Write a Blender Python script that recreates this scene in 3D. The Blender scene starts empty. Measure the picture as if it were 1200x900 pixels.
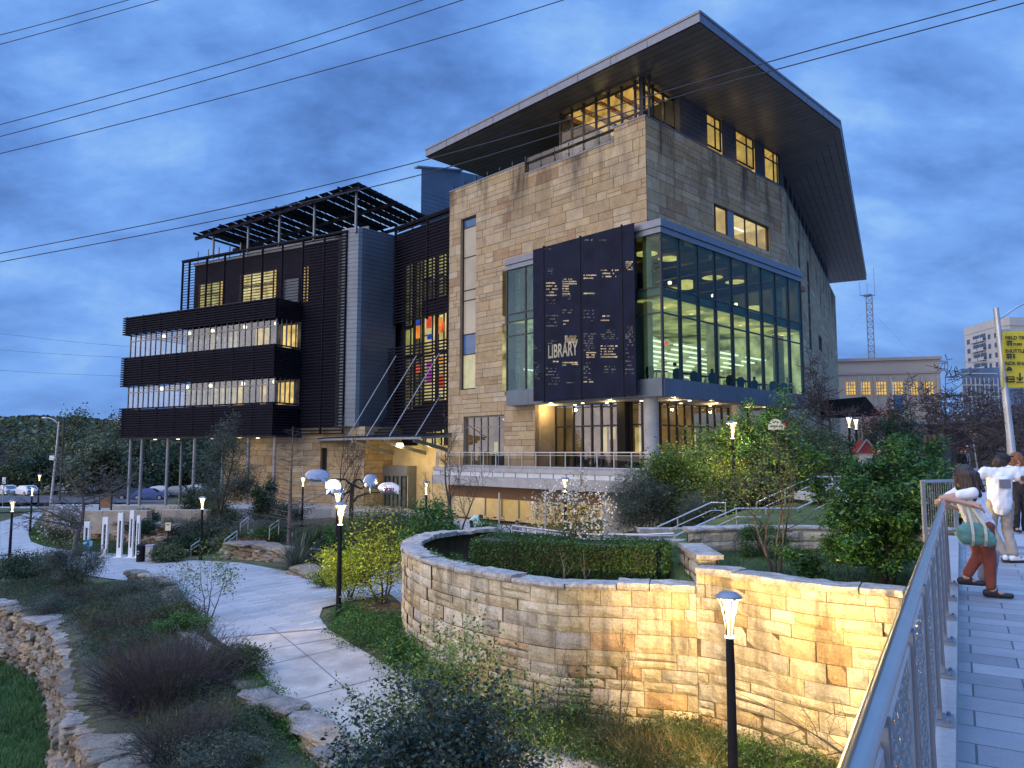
import bpy, bmesh, math, random
import numpy as np
from mathutils import Vector, Matrix
SC = bpy.context.scene
COL = SC.collection
R = math.radians
PI = math.pi
rnd = random.Random(11)
# ------------------------------------------------------------------ camera
PITCH, FOC, CZ = R(5.25), 870.0, 1.6
CP, SP = math.cos(PITCH), math.sin(PITCH)
cam_data = bpy.data.cameras.new('camera')
cam = bpy.data.objects.new('camera', cam_data)
COL.objects.link(cam)
cam.location = (0, 0, CZ)
cam.rotation_euler = (PI / 2 + PITCH, 0, 0)
cam_data.sensor_width = 36.0
cam_data.lens = FOC / 1200 * 36
cam_data.clip_start = 0.05
cam_data.clip_end = 6000
SC.camera = cam
def ray(px, py):
 a, b = (px - 600) / FOC, (450 - py) / FOC
 return Vector((a, CP - b * SP, SP + b * CP))
def at(px, py, Y):
 "point seen at (px, py) of the photo that stands Y metres away"
 d = ray(px, py)
 return Vector((d.x * Y / d.y, Y, CZ + d.z * Y / d.y))
def atz(px, py, z):
 d = ray(px, py)
 s = (z - CZ) / d.z
 return Vector((d.x * s, d.y * s, z))
class Frame:
 "a vertical wall plane: t runs along it, o is the distance out of it"
 def __init__(self, O, az):
  self.O = Vector((O[0], O[1]))
  self.u = Vector((math.sin(R(az)), math.cos(R(az))))
  n = Vector((self.u.y, -self.u.x))
  if n.y > 0:
   n = -n
  self.n = n
 def P(self, t, o, z):
  p = self.O + self.u * t + self.n * o
  return Vector((p.x, p.y, z))
 def hit(self, px, py, o=0.0):
  d = ray(px, py)
  q = self.O + self.n * o
  det = d.x * (-self.u.y) + self.u.x * d.y
  s = (q.x * (-self.u.y) + self.u.x * q.y) / det
  t = (d.x * q.y - d.y * q.x) / det
  return t, CZ + d.z * s
 def rect(self, xa, ya, xb, yb, o=0.0):
  "two opposite corners in the photo -> t0, t1, z0, z1"
  ta, za = self.hit(xa, ya, o)
  tb, zb = self.hit(xb, yb, o)
  return min(ta, tb), max(ta, tb), min(za, zb), max(za, zb)
# ------------------------------------------------------------------ mesh building
class MB:
 def __init__(self):
  self.v, self.f, self.c = [], [], []
 def add(self, vs, fs, col=None):
  k = len(self.v)
  self.v.extend([tuple(p) for p in vs])
  for f in fs:
   self.f.append(tuple(i + k for i in f))
   self.c.append(col)
  return self
 def quad(self, a, b, c, d, col=None):
  return self.add([a, b, c, d], [(0, 1, 2, 3)], col)
 def hexa(self, p, col=None):
  return self.add(p, [(0, 3, 2, 1), (4, 5, 6, 7), (0, 1, 5, 4), (1, 2, 6, 5), (2, 3, 7, 6), (3, 0, 4, 7)], col)
 def box(self, fr, t0, t1, o0, o1, z0, z1, col=None):
  P = fr.P
  return self.hexa([P(t0, o0, z0), P(t1, o0, z0), P(t1, o1, z0), P(t0, o1, z0),
  P(t0, o0, z1), P(t1, o0, z1), P(t1, o1, z1), P(t0, o1, z1)], col)
 def abox(self, x0, x1, y0, y1, z0, z1, col=None):
  return self.hexa([(x0, y0, z0), (x1, y0, z0), (x1, y1, z0), (x0, y1, z0),
  (x0, y0, z1), (x1, y0, z1), (x1, y1, z1), (x0, y1, z1)], col)
 def rbox(self, c, size, rz=0.0, col=None, tilt=None):
  M_ = Matrix.Rotation(rz, 3, 'Z')
  if tilt:
   M_ = M_ @ Matrix.Rotation(tilt[0], 3, 'X') @ Matrix.Rotation(tilt[1], 3, 'Y')
  x, y, z = size[0] / 2, size[1] / 2, size[2] / 2
  pts = [(-x, -y, -z), (x, -y, -z), (x, y, -z), (-x, y, -z), (-x, -y, z), (x, -y, z), (x, y, z), (-x, y, z)]
  c = Vector(c)
  return self.hexa([c + M_ @ Vector(p) for p in pts], col)
 def bar(self, a, b, w, h, col=None, up=(0, 0, 1)):
  "rectangular bar from a to b"
  a, b = Vector(a), Vector(b)
  d = (b - a).normalized()
  s = d.cross(Vector(up))
  if s.length < 1e-4:
   s = d.cross(Vector((1, 0, 0)))
  s.normalize()
  u = s.cross(d).normalized()
  s, u = s * w / 2, u * h / 2
  return self.hexa([a - s - u, a + s - u, a + s + u, a - s + u, b - s - u, b + s - u, b + s + u, b - s + u], col)
 def tube(self, pts, rads, n=8, col=None, cap=True):
  pts = [Vector(p) for p in pts]
  if not isinstance(rads, (list, tuple)):
   rads = [rads] * len(pts)
  vs, fs = [], []
  ref = None
  for i, p in enumerate(pts):
   d = (pts[min(i + 1, len(pts) - 1)] - pts[max(i - 1, 0)]).normalized()
   if ref is None:
    ref = Vector((0, 0, 1)) if abs(d.z) < 0.9 else Vector((1, 0, 0))
   s = d.cross(ref).normalized()
   u = s.cross(d).normalized()
   ref = u
   for k in range(n):
    a = 2 * PI * k / n
    vs.append(p + (s * math.cos(a) + u * math.sin(a)) * rads[i])
  for i in range(len(pts) - 1):
   for k in range(n):
    k2 = (k + 1) % n
    fs.append((i * n + k, i * n + k2, (i + 1) * n + k2, (i + 1) * n + k))
  if cap:
   fs.append(tuple(range(n - 1, -1, -1)))
   fs.append(tuple((len(pts) - 1) * n + k for k in range(n)))
  return self.add(vs, fs, col)
 def lathe(self, prof, c=(0, 0, 0), n=16, col=None):
  vs, fs = [], []
  for r, z in prof:
   for k in range(n):
    a = 2 * PI * k / n
    vs.append((c[0] + r * math.cos(a), c[1] + r * math.sin(a), c[2] + z))
  for i in range(len(prof) - 1):
   for k in range(n):
    k2 = (k + 1) % n
    fs.append((i * n + k, i * n + k2, (i + 1) * n + k2, (i + 1) * n + k))
  fs.append(tuple(range(n - 1, -1, -1)))
  fs.append(tuple((len(prof) - 1) * n + k for k in range(n)))
  return self.add(vs, fs, col)
 def ball(self, c, r, n=10, m=7, sc=(1, 1, 1), col=None):
  vs, fs = [], []
  for i in range(m + 1):
   th = PI * i / m
   for k in range(n):
    a = 2 * PI * k / n
    vs.append((c[0] + r * sc[0] * math.sin(th) * math.cos(a), c[1] + r * sc[1] * math.sin(th) * math.sin(a), c[2] + r * sc[2] * math.cos(th)))
  for i in range(m):
   for k in range(n):
    k2 = (k + 1) % n
    fs.append((i * n + k, (i + 1) * n + k, (i + 1) * n + k2, i * n + k2))
  return self.add(vs, fs, col)
 def prism(self, poly, z0, z1, col=None):
  "closed polygon (x, y) from z0 up to z1 (numbers or lists)"
  n = len(poly)
  zl = z0 if isinstance(z0, (list, tuple)) else [z0] * n
  zh = z1 if isinstance(z1, (list, tuple)) else [z1] * n
  vs = [(p[0], p[1], zl[i]) for i, p in enumerate(poly)] + [(p[0], p[1], zh[i]) for i, p in enumerate(poly)]
  fs = [tuple(range(n - 1, -1, -1)), tuple(range(n, 2 * n))]
  fs += [(i, (i + 1) % n, n + (i + 1) % n, n + i) for i in range(n)]
  return self.add(vs, fs, col)
 def build(self, name, mat, parent=None, smooth=False, label=None):
  v = np.array(self.v, dtype=np.float64).reshape(-1, 3)
  return mesh_obj(name, v, self.f, mat, parent, smooth, self.c if any(c is not None for c in self.c) else None, label)
def origin_of(o):
 p = Vector((0, 0, 0))
 while o is not None:
  p = p + o.location
  o = o.parent
 return p
def mesh_obj(name, v, faces, mat, parent=None, smooth=False, cols=None, label=None, base=None):
 me = bpy.data.meshes.new(name)
 v = np.asarray(v, dtype=np.float64)
 loc = Vector((0, 0, 0))
 if parent is not None:
  v = v - np.array(origin_of(parent))
 else:
  lo, hi = v.min(axis=0), v.max(axis=0)
  loc = Vector(((lo[0] + hi[0]) / 2, (lo[1] + hi[1]) / 2, lo[2])) if base is None else Vector(base)
  v = v - np.array(loc)
 if isinstance(faces, np.ndarray):
  m, k = faces.shape
  me.vertices.add(len(v))
  me.vertices.foreach_set('co', v.astype(np.float32).ravel())
  me.loops.add(m * k)
  me.loops.foreach_set('vertex_index', faces.astype(np.int32).ravel())
  me.polygons.add(m)
  me.polygons.foreach_set('loop_start', np.arange(0, m * k, k, dtype=np.int32))
  me.update(calc_edges=True)
 else:
  me.from_pydata([tuple(p) for p in v], [], faces)
 if cols is not None:
  at_ = me.attributes.new('Col', 'FLOAT_COLOR', 'FACE')
  arr = np.array([(c[0], c[1], c[2], 1.0) if c is not None else (1, 1, 1, 1) for c in cols], dtype=np.float32)
  at_.data.foreach_set('color', arr.ravel())
 if smooth:
  me.polygons.foreach_set('use_smooth', np.ones(len(me.polygons), dtype=bool))
 me.materials.append(mat)
 me.update()
 o = bpy.data.objects.new(name, me)
 COL.objects.link(o)
 o.location = loc
 if parent is not None:
  o.parent = parent
 if label:
  o['label'] = label
 return o
def thing(name, label, cat, loc=(0, 0, 0), group=None):
 o = bpy.data.objects.new(name, None)
 COL.objects.link(o)
 o.location = loc
 o.empty_display_size = 0.3
 o['label'] = label
 o['category'] = cat
 if group:
  o['group'] = group
 return o
def tag(o, label, cat, group=None):
 o['label'] = label
 o['category'] = cat
 if group:
  o['group'] = group
 return o
def struct(o, kind='structure', label=None):
 o['kind'] = kind
 if label:
  o['label'] = label
 return o
def dup(root, loc, rotz=0.0, label=None, group=None, scale=None):
 def cp(o, par):
  c = o.copy()
  COL.objects.link(c)
  c.parent = par
  for ch in o.children:
   cp(ch, c)
  return c
 r = cp(root, None)
 r.location = loc
 r.rotation_euler = (0, 0, rotz)
 if scale is not None:
  r.scale = (scale, scale, scale) if not isinstance(scale, (tuple, list)) else scale
 if label:
  r['label'] = label
 if group:
  r['group'] = group
 return r
def catmull(pts, per=8, closed=False):
 pts = [np.array(p, dtype=float) for p in pts]
 out = []
 n = len(pts)
 rng_ = range(n if closed else n - 1)
 for i in rng_:
  p0 = pts[(i - 1) % n] if closed or i > 0 else 2 * pts[0] - pts[1]
  p1, p2 = pts[i], pts[(i + 1) % n]
  p3 = pts[(i + 2) % n] if closed or i + 2 < n else 2 * pts[-1] - pts[-2]
  for k in range(per):
   t = k / per
   out.append(0.5 * ((2 * p1) + (-p0 + p2) * t + (2 * p0 - 5 * p1 + 4 * p2 - p3) * t * t + (-p0 + 3 * p1 - 3 * p2 + p3) * t ** 3))
 if not closed:
  out.append(pts[-1])
 return out
def in_poly(x, y, poly):
 "vectorised point in polygon"
 x, y = np.asarray(x, float), np.asarray(y, float)
 ins = np.zeros(x.shape, bool)
 n = len(poly)
 for i in range(n):
  x0, y0 = poly[i][0], poly[i][1]
  x1, y1 = poly[(i + 1) % n][0], poly[(i + 1) % n][1]
  c = ((y0 > y) != (y1 > y)) & (x < (x1 - x0) * (y - y0) / ((y1 - y0) if y1 != y0 else 1e-9) + x0)
  ins ^= c
 return ins
def dist_polyline(x, y, pts):
 x, y = np.asarray(x, float), np.asarray(y, float)
 best = np.full(x.shape, 1e9)
 for i in range(len(pts) - 1):
  ax, ay = pts[i][0], pts[i][1]
  bx, by = pts[i + 1][0] - ax, pts[i + 1][1] - ay
  tt = np.clip(((x - ax) * bx + (y - ay) * by) / (bx * bx + by * by + 1e-12), 0, 1)
  best = np.minimum(best, np.hypot(x - ax - tt * bx, y - ay - tt * by))
 return best
# ------------------------------------------------------------------ materials
def new_mat(name):
 m = bpy.data.materials.new(name)
 m.use_nodes = True
 nt = m.node_tree
 nt.nodes.clear()
 out = nt.nodes.new('ShaderNodeOutputMaterial')
 return m, nt, out
def nd(nt, kind, **kw):
 n = nt.nodes.new(kind)
 for k, v in kw.items():
  if k.startswith('i_'):
   key = k[2:]
   key = int(key) if key.isdigit() else key.replace('_', ' ')
   n.inputs[key].default_value = v
  else:
   setattr(n, k, v)
 return n
def rgb(c):
 return (c[0], c[1], c[2], 1.0)
def ramp(nt, stops):
 r = nt.nodes.new('ShaderNodeValToRGB')
 e = r.color_ramp.elements
 while len(e) < len(stops):
  e.new(0.5)
 for i, (p, c) in enumerate(stops):
  e[i].position = p
  e[i].color = rgb(c) if not isinstance(c, (int, float)) else (c, c, c, 1)
 return r
def mul(nt, a, b, fac=1.0, mode='MULTIPLY'):
 m = nd(nt, 'ShaderNodeMix', data_type='RGBA', blend_type=mode)
 m.inputs[0].default_value = fac
 nt.links.new(a, m.inputs[6])
 if hasattr(b, 'links') or hasattr(b, 'is_output'):
  nt.links.new(b, m.inputs[7])
 else:
  m.inputs[7].default_value = rgb(b)
 return m.outputs[2]
def M(name, col, rough=0.65, metal=0.0, var=0.2, scale=2.0, bump=0.0, bscale=25.0, attr=False, coords='Position',
  col2=None, spec=0.4, fine=0.0, fscale=30.0, island=0.0, stretch=None, transl=0.0, streak=None, tint_top=None):
 "principled material: base colour (or the face attribute Col) broken up by noise, optional bump"
 m, nt, out = new_mat(name)
 L = nt.links.new
 b = nd(nt, 'ShaderNodeBsdfPrincipled', i_Roughness=rough, i_Metallic=metal)
 b.inputs['Specular IOR Level'].default_value = spec
 if coords == 'Position':
  co = nd(nt, 'ShaderNodeNewGeometry').outputs['Position']
 else:
  co = nd(nt, 'ShaderNodeTexCoord').outputs[coords]
 if stretch:
  mp = nd(nt, 'ShaderNodeMapping')
  mp.inputs['Scale'].default_value = stretch
  L(co, mp.inputs[0])
  co = mp.outputs[0]
 nz = nd(nt, 'ShaderNodeTexNoise', i_Scale=scale, i_Detail=5.0, i_Roughness=0.6)
 L(co, nz.inputs['Vector'])
 if attr:
  base = nd(nt, 'ShaderNodeAttribute', attribute_name='Col').outputs['Color']
  rp = ramp(nt, [(0.3, 1 - var), (0.7, 1 + var)])
  L(nz.outputs['Fac'], rp.inputs[0])
  c = mul(nt, base, rp.outputs[0])
 else:
  c2 = col2 if col2 else tuple(min(1, x * (1 + var)) for x in col)
  c1 = tuple(x * (1 - var) for x in col) if not col2 else col
  rp = ramp(nt, [(0.32, c1), (0.68, c2)])
  L(nz.outputs['Fac'], rp.inputs[0])
  c = rp.outputs[0]
 if fine:
  nf = nd(nt, 'ShaderNodeTexNoise', i_Scale=fscale, i_Detail=3.0)
  L(co, nf.inputs['Vector'])
  rf = ramp(nt, [(0.3, 1 - fine), (0.7, 1 + fine)])
  L(nf.outputs['Fac'], rf.inputs[0])
  c = mul(nt, c, rf.outputs[0])
 if island:
  g = nd(nt, 'ShaderNodeNewGeometry')
  ri = ramp(nt, [(0.0, 1 - island), (1.0, 1 + island)])
  L(g.outputs['Random Per Island'], ri.inputs[0])
  c = mul(nt, c, ri.outputs[0])
 if streak:
  st, hs, zl, zh = streak
  mp = nd(nt, 'ShaderNodeMapping')
  mp.inputs['Scale'].default_value = (hs, hs, hs * 0.16)
  L(nd(nt, 'ShaderNodeNewGeometry').outputs['Position'], mp.inputs[0])
  ns = nd(nt, 'ShaderNodeTexNoise', i_Scale=1.0, i_Detail=6.0, i_Roughness=0.65)
  L(mp.outputs[0], ns.inputs['Vector'])
  sx = nd(nt, 'ShaderNodeSeparateXYZ')
  L(nd(nt, 'ShaderNodeNewGeometry').outputs['Position'], sx.inputs[0])
  mr = nd(nt, 'ShaderNodeMapRange', i_1=zl, i_2=zh, i_3=0.0, i_4=1.0)
  L(sx.outputs['Z'], mr.inputs[0])
  r1 = ramp(nt, [(0.47, 0.0), (0.62, 1.0)])
  L(ns.outputs['Fac'], r1.inputs[0])
  mm = nd(nt, 'ShaderNodeMath', operation='MULTIPLY')
  L(r1.outputs[0], mm.inputs[0])
  L(mr.outputs[0], mm.inputs[1])
  m3 = nd(nt, 'ShaderNodeMath', operation='MULTIPLY')
  L(mm.outputs[0], m3.inputs[0])
  m3.inputs[1].default_value = st
  mx = nd(nt, 'ShaderNodeMix', data_type='RGBA')
  L(m3.outputs[0], mx.inputs[0])
  L(c, mx.inputs[6])
  mx.inputs[7].default_value = (0.035, 0.03, 0.025, 1)
  c = mx.outputs[2]
 L(c, b.inputs['Base Color'])
 if bump:
  nb = nd(nt, 'ShaderNodeTexNoise', i_Scale=bscale, i_Detail=6.0, i_Roughness=0.65)
  L(co, nb.inputs['Vector'])
  bp = nd(nt, 'ShaderNodeBump', i_Strength=bump, i_Distance=0.03)
  L(nb.outputs['Fac'], bp.inputs['Height'])
  L(bp.outputs[0], b.inputs['Normal'])
 if transl:
  tr = nd(nt, 'ShaderNodeBsdfTranslucent')
  L(c, tr.inputs['Color'])
  ms = nd(nt, 'ShaderNodeMixShader')
  ms.inputs[0].default_value = transl
  L(b.outputs[0], ms.inputs[1])
  L(tr.outputs[0], ms.inputs[2])
  L(ms.outputs[0], out.inputs[0])
 else:
  L(b.outputs[0], out.inputs[0])
 return m
def E(name, col, strength=1.0, var=0.25, scale=1.0, stretch=None, sample=False, col2=None, base=None):
 "self-lit surface (lamp glass, a lit room seen through a window), uneven by noise"
 m, nt, out = new_mat(name)
 L = nt.links.new
 em = nd(nt, 'ShaderNodeEmission', i_Strength=strength)
 co = nd(nt, 'ShaderNodeNewGeometry').outputs['Position']
 if stretch:
  mp = nd(nt, 'ShaderNodeMapping')
  mp.inputs['Scale'].default_value = stretch
  L(co, mp.inputs[0])
  co = mp.outputs[0]
 nz = nd(nt, 'ShaderNodeTexNoise', i_Scale=scale, i_Detail=4.0)
 L(co, nz.inputs['Vector'])
 c2 = col2 if col2 else tuple(x * (1 + var) for x in col)
 c1 = tuple(x * (1 - var) for x in col)
 rp = ramp(nt, [(0.35, c1), (0.65, c2)])
 L(nz.outputs['Fac'], rp.inputs[0])
 L(rp.outputs[0], em.inputs[0])
 L(em.outputs[0], out.inputs[0])
 m.cycles.emission_sampling = 'AUTO' if sample else 'NONE'
 return m
def glass(name, tint=(0.8, 0.88, 0.86), refl=0.06, gcol=(1, 1, 1), rough=0.0, wav=0.0):
 m, nt, out = new_mat(name)
 L = nt.links.new
 tr = nd(nt, 'ShaderNodeBsdfTransparent')
 tr.inputs[0].default_value = rgb(tint)
 gl = nd(nt, 'ShaderNodeBsdfGlossy', i_Roughness=rough)
 gl.inputs[0].default_value = rgb(gcol)
 lw = nd(nt, 'ShaderNodeLayerWeight')
 lw.inputs['Blend'].default_value = 0.5
 pw = nd(nt, 'ShaderNodeMath', operation='POWER')
 L(lw.outputs['Facing'], pw.inputs[0])
 pw.inputs[1].default_value = 5.0
 ad = nd(nt, 'ShaderNodeMath', operation='MULTIPLY_ADD')
 L(pw.outputs[0], ad.inputs[0])
 ad.inputs[1].default_value = 1.0 - refl
 ad.inputs[2].default_value = refl
 if wav:
  nb = nd(nt, 'ShaderNodeTexNoise', i_Scale=0.6, i_Detail=2.0)
  L(nd(nt, 'ShaderNodeNewGeometry').outputs['Position'], nb.inputs['Vector'])
  bp = nd(nt, 'ShaderNodeBump', i_Strength=wav, i_Distance=0.05)
  L(nb.outputs['Fac'], bp.inputs['Height'])
  L(bp.outputs[0], gl.inputs['Normal'])
 ms = nd(nt, 'ShaderNodeMixShader')
 L(ad.outputs[0], ms.inputs[0])
 L(tr.outputs[0], ms.inputs[1])
 L(gl.outputs[0], ms.inputs[2])
 L(ms.outputs[0], out.inputs[0])
 return m
def pavers(name, fr, w, h, c1, c2, mortar, msize=0.012, rough=0.6, bump=0.4, offset=0.5, cvar=0.25):
 "laid slabs: brick texture in the axes of a frame"
 m, nt, out = new_mat(name)
 L = nt.links.new
 b = nd(nt, 'ShaderNodeBsdfPrincipled', i_Roughness=rough)
 pos = nd(nt, 'ShaderNodeNewGeometry').outputs['Position']
 du = nd(nt, 'ShaderNodeVectorMath', operation='DOT_PRODUCT')
 dn = nd(nt, 'ShaderNodeVectorMath', operation='DOT_PRODUCT')
 L(pos, du.inputs[0])
 L(pos, dn.inputs[0])
 du.inputs[1].default_value = (fr.n.x, fr.n.y, 0)
 dn.inputs[1].default_value = (fr.u.x, fr.u.y, 0)
 cb = nd(nt, 'ShaderNodeCombineXYZ')
 L(du.outputs['Value'], cb.inputs[0])
 L(dn.outputs['Value'], cb.inputs[1])
 br = nd(nt, 'ShaderNodeTexBrick', offset=offset)
 br.inputs['Color1'].default_value = rgb(c1)
 br.inputs['Color2'].default_value = rgb(c2)
 br.inputs['Mortar'].default_value = rgb(mortar)
 br.inputs['Scale'].default_value = 1.0
 br.inputs['Mortar Size'].default_value = msize
 br.inputs['Mortar Smooth'].default_value = 0.2
 br.inputs['Brick Width'].default_value = w
 br.inputs['Row Height'].default_value = h
 L(cb.outputs[0], br.inputs['Vector'])
 nz = nd(nt, 'ShaderNodeTexNoise', i_Scale=1.1, i_Detail=6.0, i_Roughness=0.7)
 L(pos, nz.inputs['Vector'])
 rp = ramp(nt, [(0.3, 1 - cvar), (0.7, 1 + cvar)])
 L(nz.outputs['Fac'], rp.inputs[0])
 c = mul(nt, br.outputs['Color'], rp.outputs[0])
 nf = nd(nt, 'ShaderNodeTexNoise', i_Scale=90.0, i_Detail=3.0)
 L(pos, nf.inputs['Vector'])
 rf = ramp(nt, [(0.3, 0.82), (0.7, 1.16)])
 L(nf.outputs['Fac'], rf.inputs[0])
 c = mul(nt, c, rf.outputs[0])
 L(c, b.inputs['Base Color'])
 iv = nd(nt, 'ShaderNodeMath', operation='SUBTRACT')
 iv.inputs[0].default_value = 1.0
 L(br.outputs['Fac'], iv.inputs[1])
 am = nd(nt, 'ShaderNodeMath', operation='MULTIPLY_ADD')
 L(nf.outputs['Fac'], am.inputs[0])
 am.inputs[1].default_value = 0.25
 L(iv.outputs[0], am.inputs[2])
 bp = nd(nt, 'ShaderNodeBump', i_Strength=bump, i_Distance=0.01)
 L(am.outputs[0], bp.inputs['Height'])
 L(bp.outputs[0], b.inputs['Normal'])
 L(b.outputs[0], out.inputs[0])
 return m
MT = {}
MT['stone'] = M('stone_facade', (0.4, 0.3, 0.2), rough=0.85, var=0.16, scale=1.6, attr=True, bump=0.35, bscale=6, fine=0.14, fscale=14, streak=(0.85, 0.55, 18.5, 23.0))
MT['stone_low'] = M('stone_base', (0.4, 0.3, 0.2), rough=0.85, var=0.2, scale=1.2, attr=True, bump=0.3, bscale=6, fine=0.14, fscale=14)
MT['joint'] = M('joint', (0.1, 0.08, 0.06), rough=0.95)
MT['wall_block'] = M('retaining_stone', (0.4, 0.3, 0.2), rough=0.9, var=0.2, scale=2.2, attr=True, bump=0.6, bscale=13, fine=0.2, fscale=22, streak=(0.62, 2.2, -7.5, -1.6))
MT['cap'] = M('cap_stone', (0.33, 0.3, 0.26), rough=0.9, var=0.35, scale=3.5, bump=0.9, bscale=12, fine=0.3, fscale=18)
MT['rock'] = M('dry_rock', (0.3, 0.27, 0.23), rough=0.92, var=0.32, scale=3.2, attr=True, bump=1.0, bscale=10, fine=0.3, fscale=20)
MT['metal_dark'] = M('dark_metal', (0.035, 0.036, 0.042), rough=0.42, metal=0.6, var=0.2)
MT['black'] = M('black_paint', (0.014, 0.014, 0.017), rough=0.8, var=0.3, spec=0.15)
MT['fascia'] = M('fascia_metal', (0.15, 0.175, 0.225), rough=0.38, metal=0.55, var=0.1)
MT['soffit'] = M('soffit_boards', (0.12, 0.1, 0.085), rough=0.5, metal=0.2, var=0.25, scale=1.0)
MT['clad_dark'] = M('dark_cladding', (0.045, 0.05, 0.065), rough=0.5, metal=0.3, var=0.15)
MT['clad_zinc'] = M('zinc_cladding', (0.1, 0.13, 0.17), rough=0.42, metal=0.5, var=0.14, scale=0.4)
MT['louvre'] = M('louvre_metal', (0.012, 0.012, 0.02), rough=0.8, spec=0.08, var=0.25)
MT['screen'] = M('screen_metal', (0.009, 0.012, 0.028), rough=0.7, spec=0.1, var=0.3, scale=0.8)
MT['wingwall'] = M('wing_wall', (0.02, 0.02, 0.032), rough=0.8, spec=0.08, var=0.2)
MT['steel'] = M('brushed_steel', (0.5, 0.5, 0.5), rough=0.28, metal=1.0, var=0.08, scale=6, coords='Object')
MT['steel_dull'] = M('painted_steel', (0.2, 0.22, 0.25), rough=0.5, metal=0.4, var=0.12)
MT['galv'] = M('galvanised_steel', (0.42, 0.43, 0.44), rough=0.45, metal=0.7, var=0.12)
MT['concrete'] = M('concrete', (0.31, 0.31, 0.305), rough=0.8, var=0.15, scale=1.2, bump=0.15, bscale=30, fine=0.08)
MT['concrete_dark'] = M('stained_concrete', (0.3, 0.28, 0.25), rough=0.85, var=0.25, scale=0.8, streak=(0.8, 0.9, -3.2, -0.6), bump=0.2)
MT['path'] = M('path_concrete', (0.335, 0.305, 0.265), rough=0.8, var=0.28, scale=1.1, bump=0.1, bscale=40, fine=0.06)
MT['white'] = M('white_paint', (0.75, 0.75, 0.74), rough=0.5, var=0.06)
MT['frame'] = M('window_frame', (0.03, 0.03, 0.034), rough=0.4, metal=0.4, var=0.1)
MT['frame_grey'] = M('window_frame_grey', (0.16, 0.18, 0.2), rough=0.4, metal=0.4, var=0.1)
MT['bark'] = M('bark', (0.075, 0.062, 0.05), rough=0.95, var=0.35, scale=9, bump=0.8, bscale=30, coords='Object')
MT['bark_grey'] = M('grey_bark', (0.12, 0.105, 0.095), rough=0.95, var=0.35, scale=9, bump=0.8, bscale=30, coords='Object')
MT['twig'] = M('twig', (0.06, 0.05, 0.05), rough=0.95, var=0.35, scale=4)
MT['twig_purple'] = M('purple_twig', (0.06, 0.05, 0.052), rough=0.95, var=0.3, scale=2, island=0.35)
MT['wood'] = M('timber', (0.2, 0.11, 0.055), rough=0.7, var=0.25, scale=4, stretch=(1, 1, 6))
MT['mulch'] = M('mulch', (0.07, 0.045, 0.03), rough=1.0, var=0.5, scale=7, bump=1.0, bscale=30, fine=0.4, fscale=40)
MT['glass'] = glass('glass_clear', (0.8, 0.86, 0.82), 0.05)
MT['glass_teal'] = glass('glass_teal', (0.56, 0.8, 0.68), 0.05, (0.4, 0.72, 0.75), wav=0.15)
MT['glass_blue'] = glass('glass_blue', (0.34, 0.55, 0.62), 0.1, (0.45, 0.75, 0.9), wav=0.25)
MT['glass_mirror'] = glass('glass_mirror', (0.55, 0.6, 0.62), 0.13, (0.75, 0.85, 1.0), wav=0.3)
MT['glass_rail'] = glass('glass_rail', (0.78, 0.84, 0.88), 0.08, (0.9, 0.95, 1.0))
MT['mirror'] = M('polished_steel', (0.5, 0.54, 0.62), rough=0.06, metal=1.0, var=0.02, coords='Object')
MT['warm_lamp'] = E('warm_lamp', (1.0, 0.8, 0.42), 5.0, var=0.1)
MT['lamp_white'] = E('lamp_white', (1.0, 0.86, 0.6), 3.0, var=0.05)
MT['down'] = E('downlight', (1.0, 0.82, 0.5), 6.0, var=0.05)
MT['room_back'] = E('room_back', (0.95, 0.66, 0.2), 0.85, var=0.4, scale=0.9, col2=(1.0, 0.84, 0.42))
MT['room_side'] = E('room_side', (0.85, 0.55, 0.15), 0.7, var=0.3, scale=1.0)
MT['room_ceil'] = E('room_ceil', (1.0, 0.7, 0.25), 0.85, var=0.25, scale=0.8)
MT['room_floor'] = E('room_floor', (0.35, 0.2, 0.06), 0.5, var=0.3)
MT['asphalt'] = M('asphalt', (0.07, 0.072, 0.078), rough=0.85, var=0.2, bump=0.2)
def leafm(name, col, island=0.45, transl=0.25, rough=0.5, var=0.3, scale=1.5):
 return M(name, col, rough=rough, var=var, scale=scale, island=island, transl=transl, spec=0.3)
MT['leaf_green'] = leafm('leaf_green', (0.055, 0.14, 0.03), island=0.6)
MT['leaf_bright'] = leafm('leaf_bright', (0.11, 0.18, 0.035), island=0.55)
MT['leaf_dark'] = leafm('leaf_dark', (0.028, 0.06, 0.03))
MT['leaf_olive'] = leafm('leaf_olive', (0.075, 0.1, 0.042))
MT['leaf_grey'] = leafm('leaf_grey', (0.075, 0.1, 0.075))
MT['leaf_blue'] = leafm('leaf_blue', (0.03, 0.056, 0.045))
MT['leaf_lamplit'] = leafm('leaf_lamplit', (0.3, 0.36, 0.03), transl=0.35)  # lamplight on the leaves is painted into this yellow
MT['leaf_far'] = leafm('leaf_far', (0.1, 0.12, 0.065), var=0.55, scale=0.2)
MT['leaf_hedge'] = leafm('leaf_hedge', (0.045, 0.1, 0.024))
MT['flower_white'] = leafm('flower_white', (0.62, 0.6, 0.52), island=0.15)
MT['grass'] = leafm('grass_blade', (0.048, 0.1, 0.024), var=0.5, scale=0.8)
MT['grass_dry'] = leafm('dry_grass', (0.2, 0.15, 0.07))
MT['leaf_laurel'] = leafm('leaf_laurel', (0.036, 0.1, 0.024), island=0.6, rough=0.35)
MT['lawn'] = M('lawn', (0.045, 0.1, 0.022), rough=0.95, var=0.4, scale=1.3, bump=1.0, bscale=40, fine=0.4, fscale=35)
MT['ground'] = M('soil_ground', (0.07, 0.075, 0.035), rough=1.0, attr=True, var=0.45, scale=1.1, bump=1.0, bscale=18, fine=0.4, fscale=25)
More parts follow.
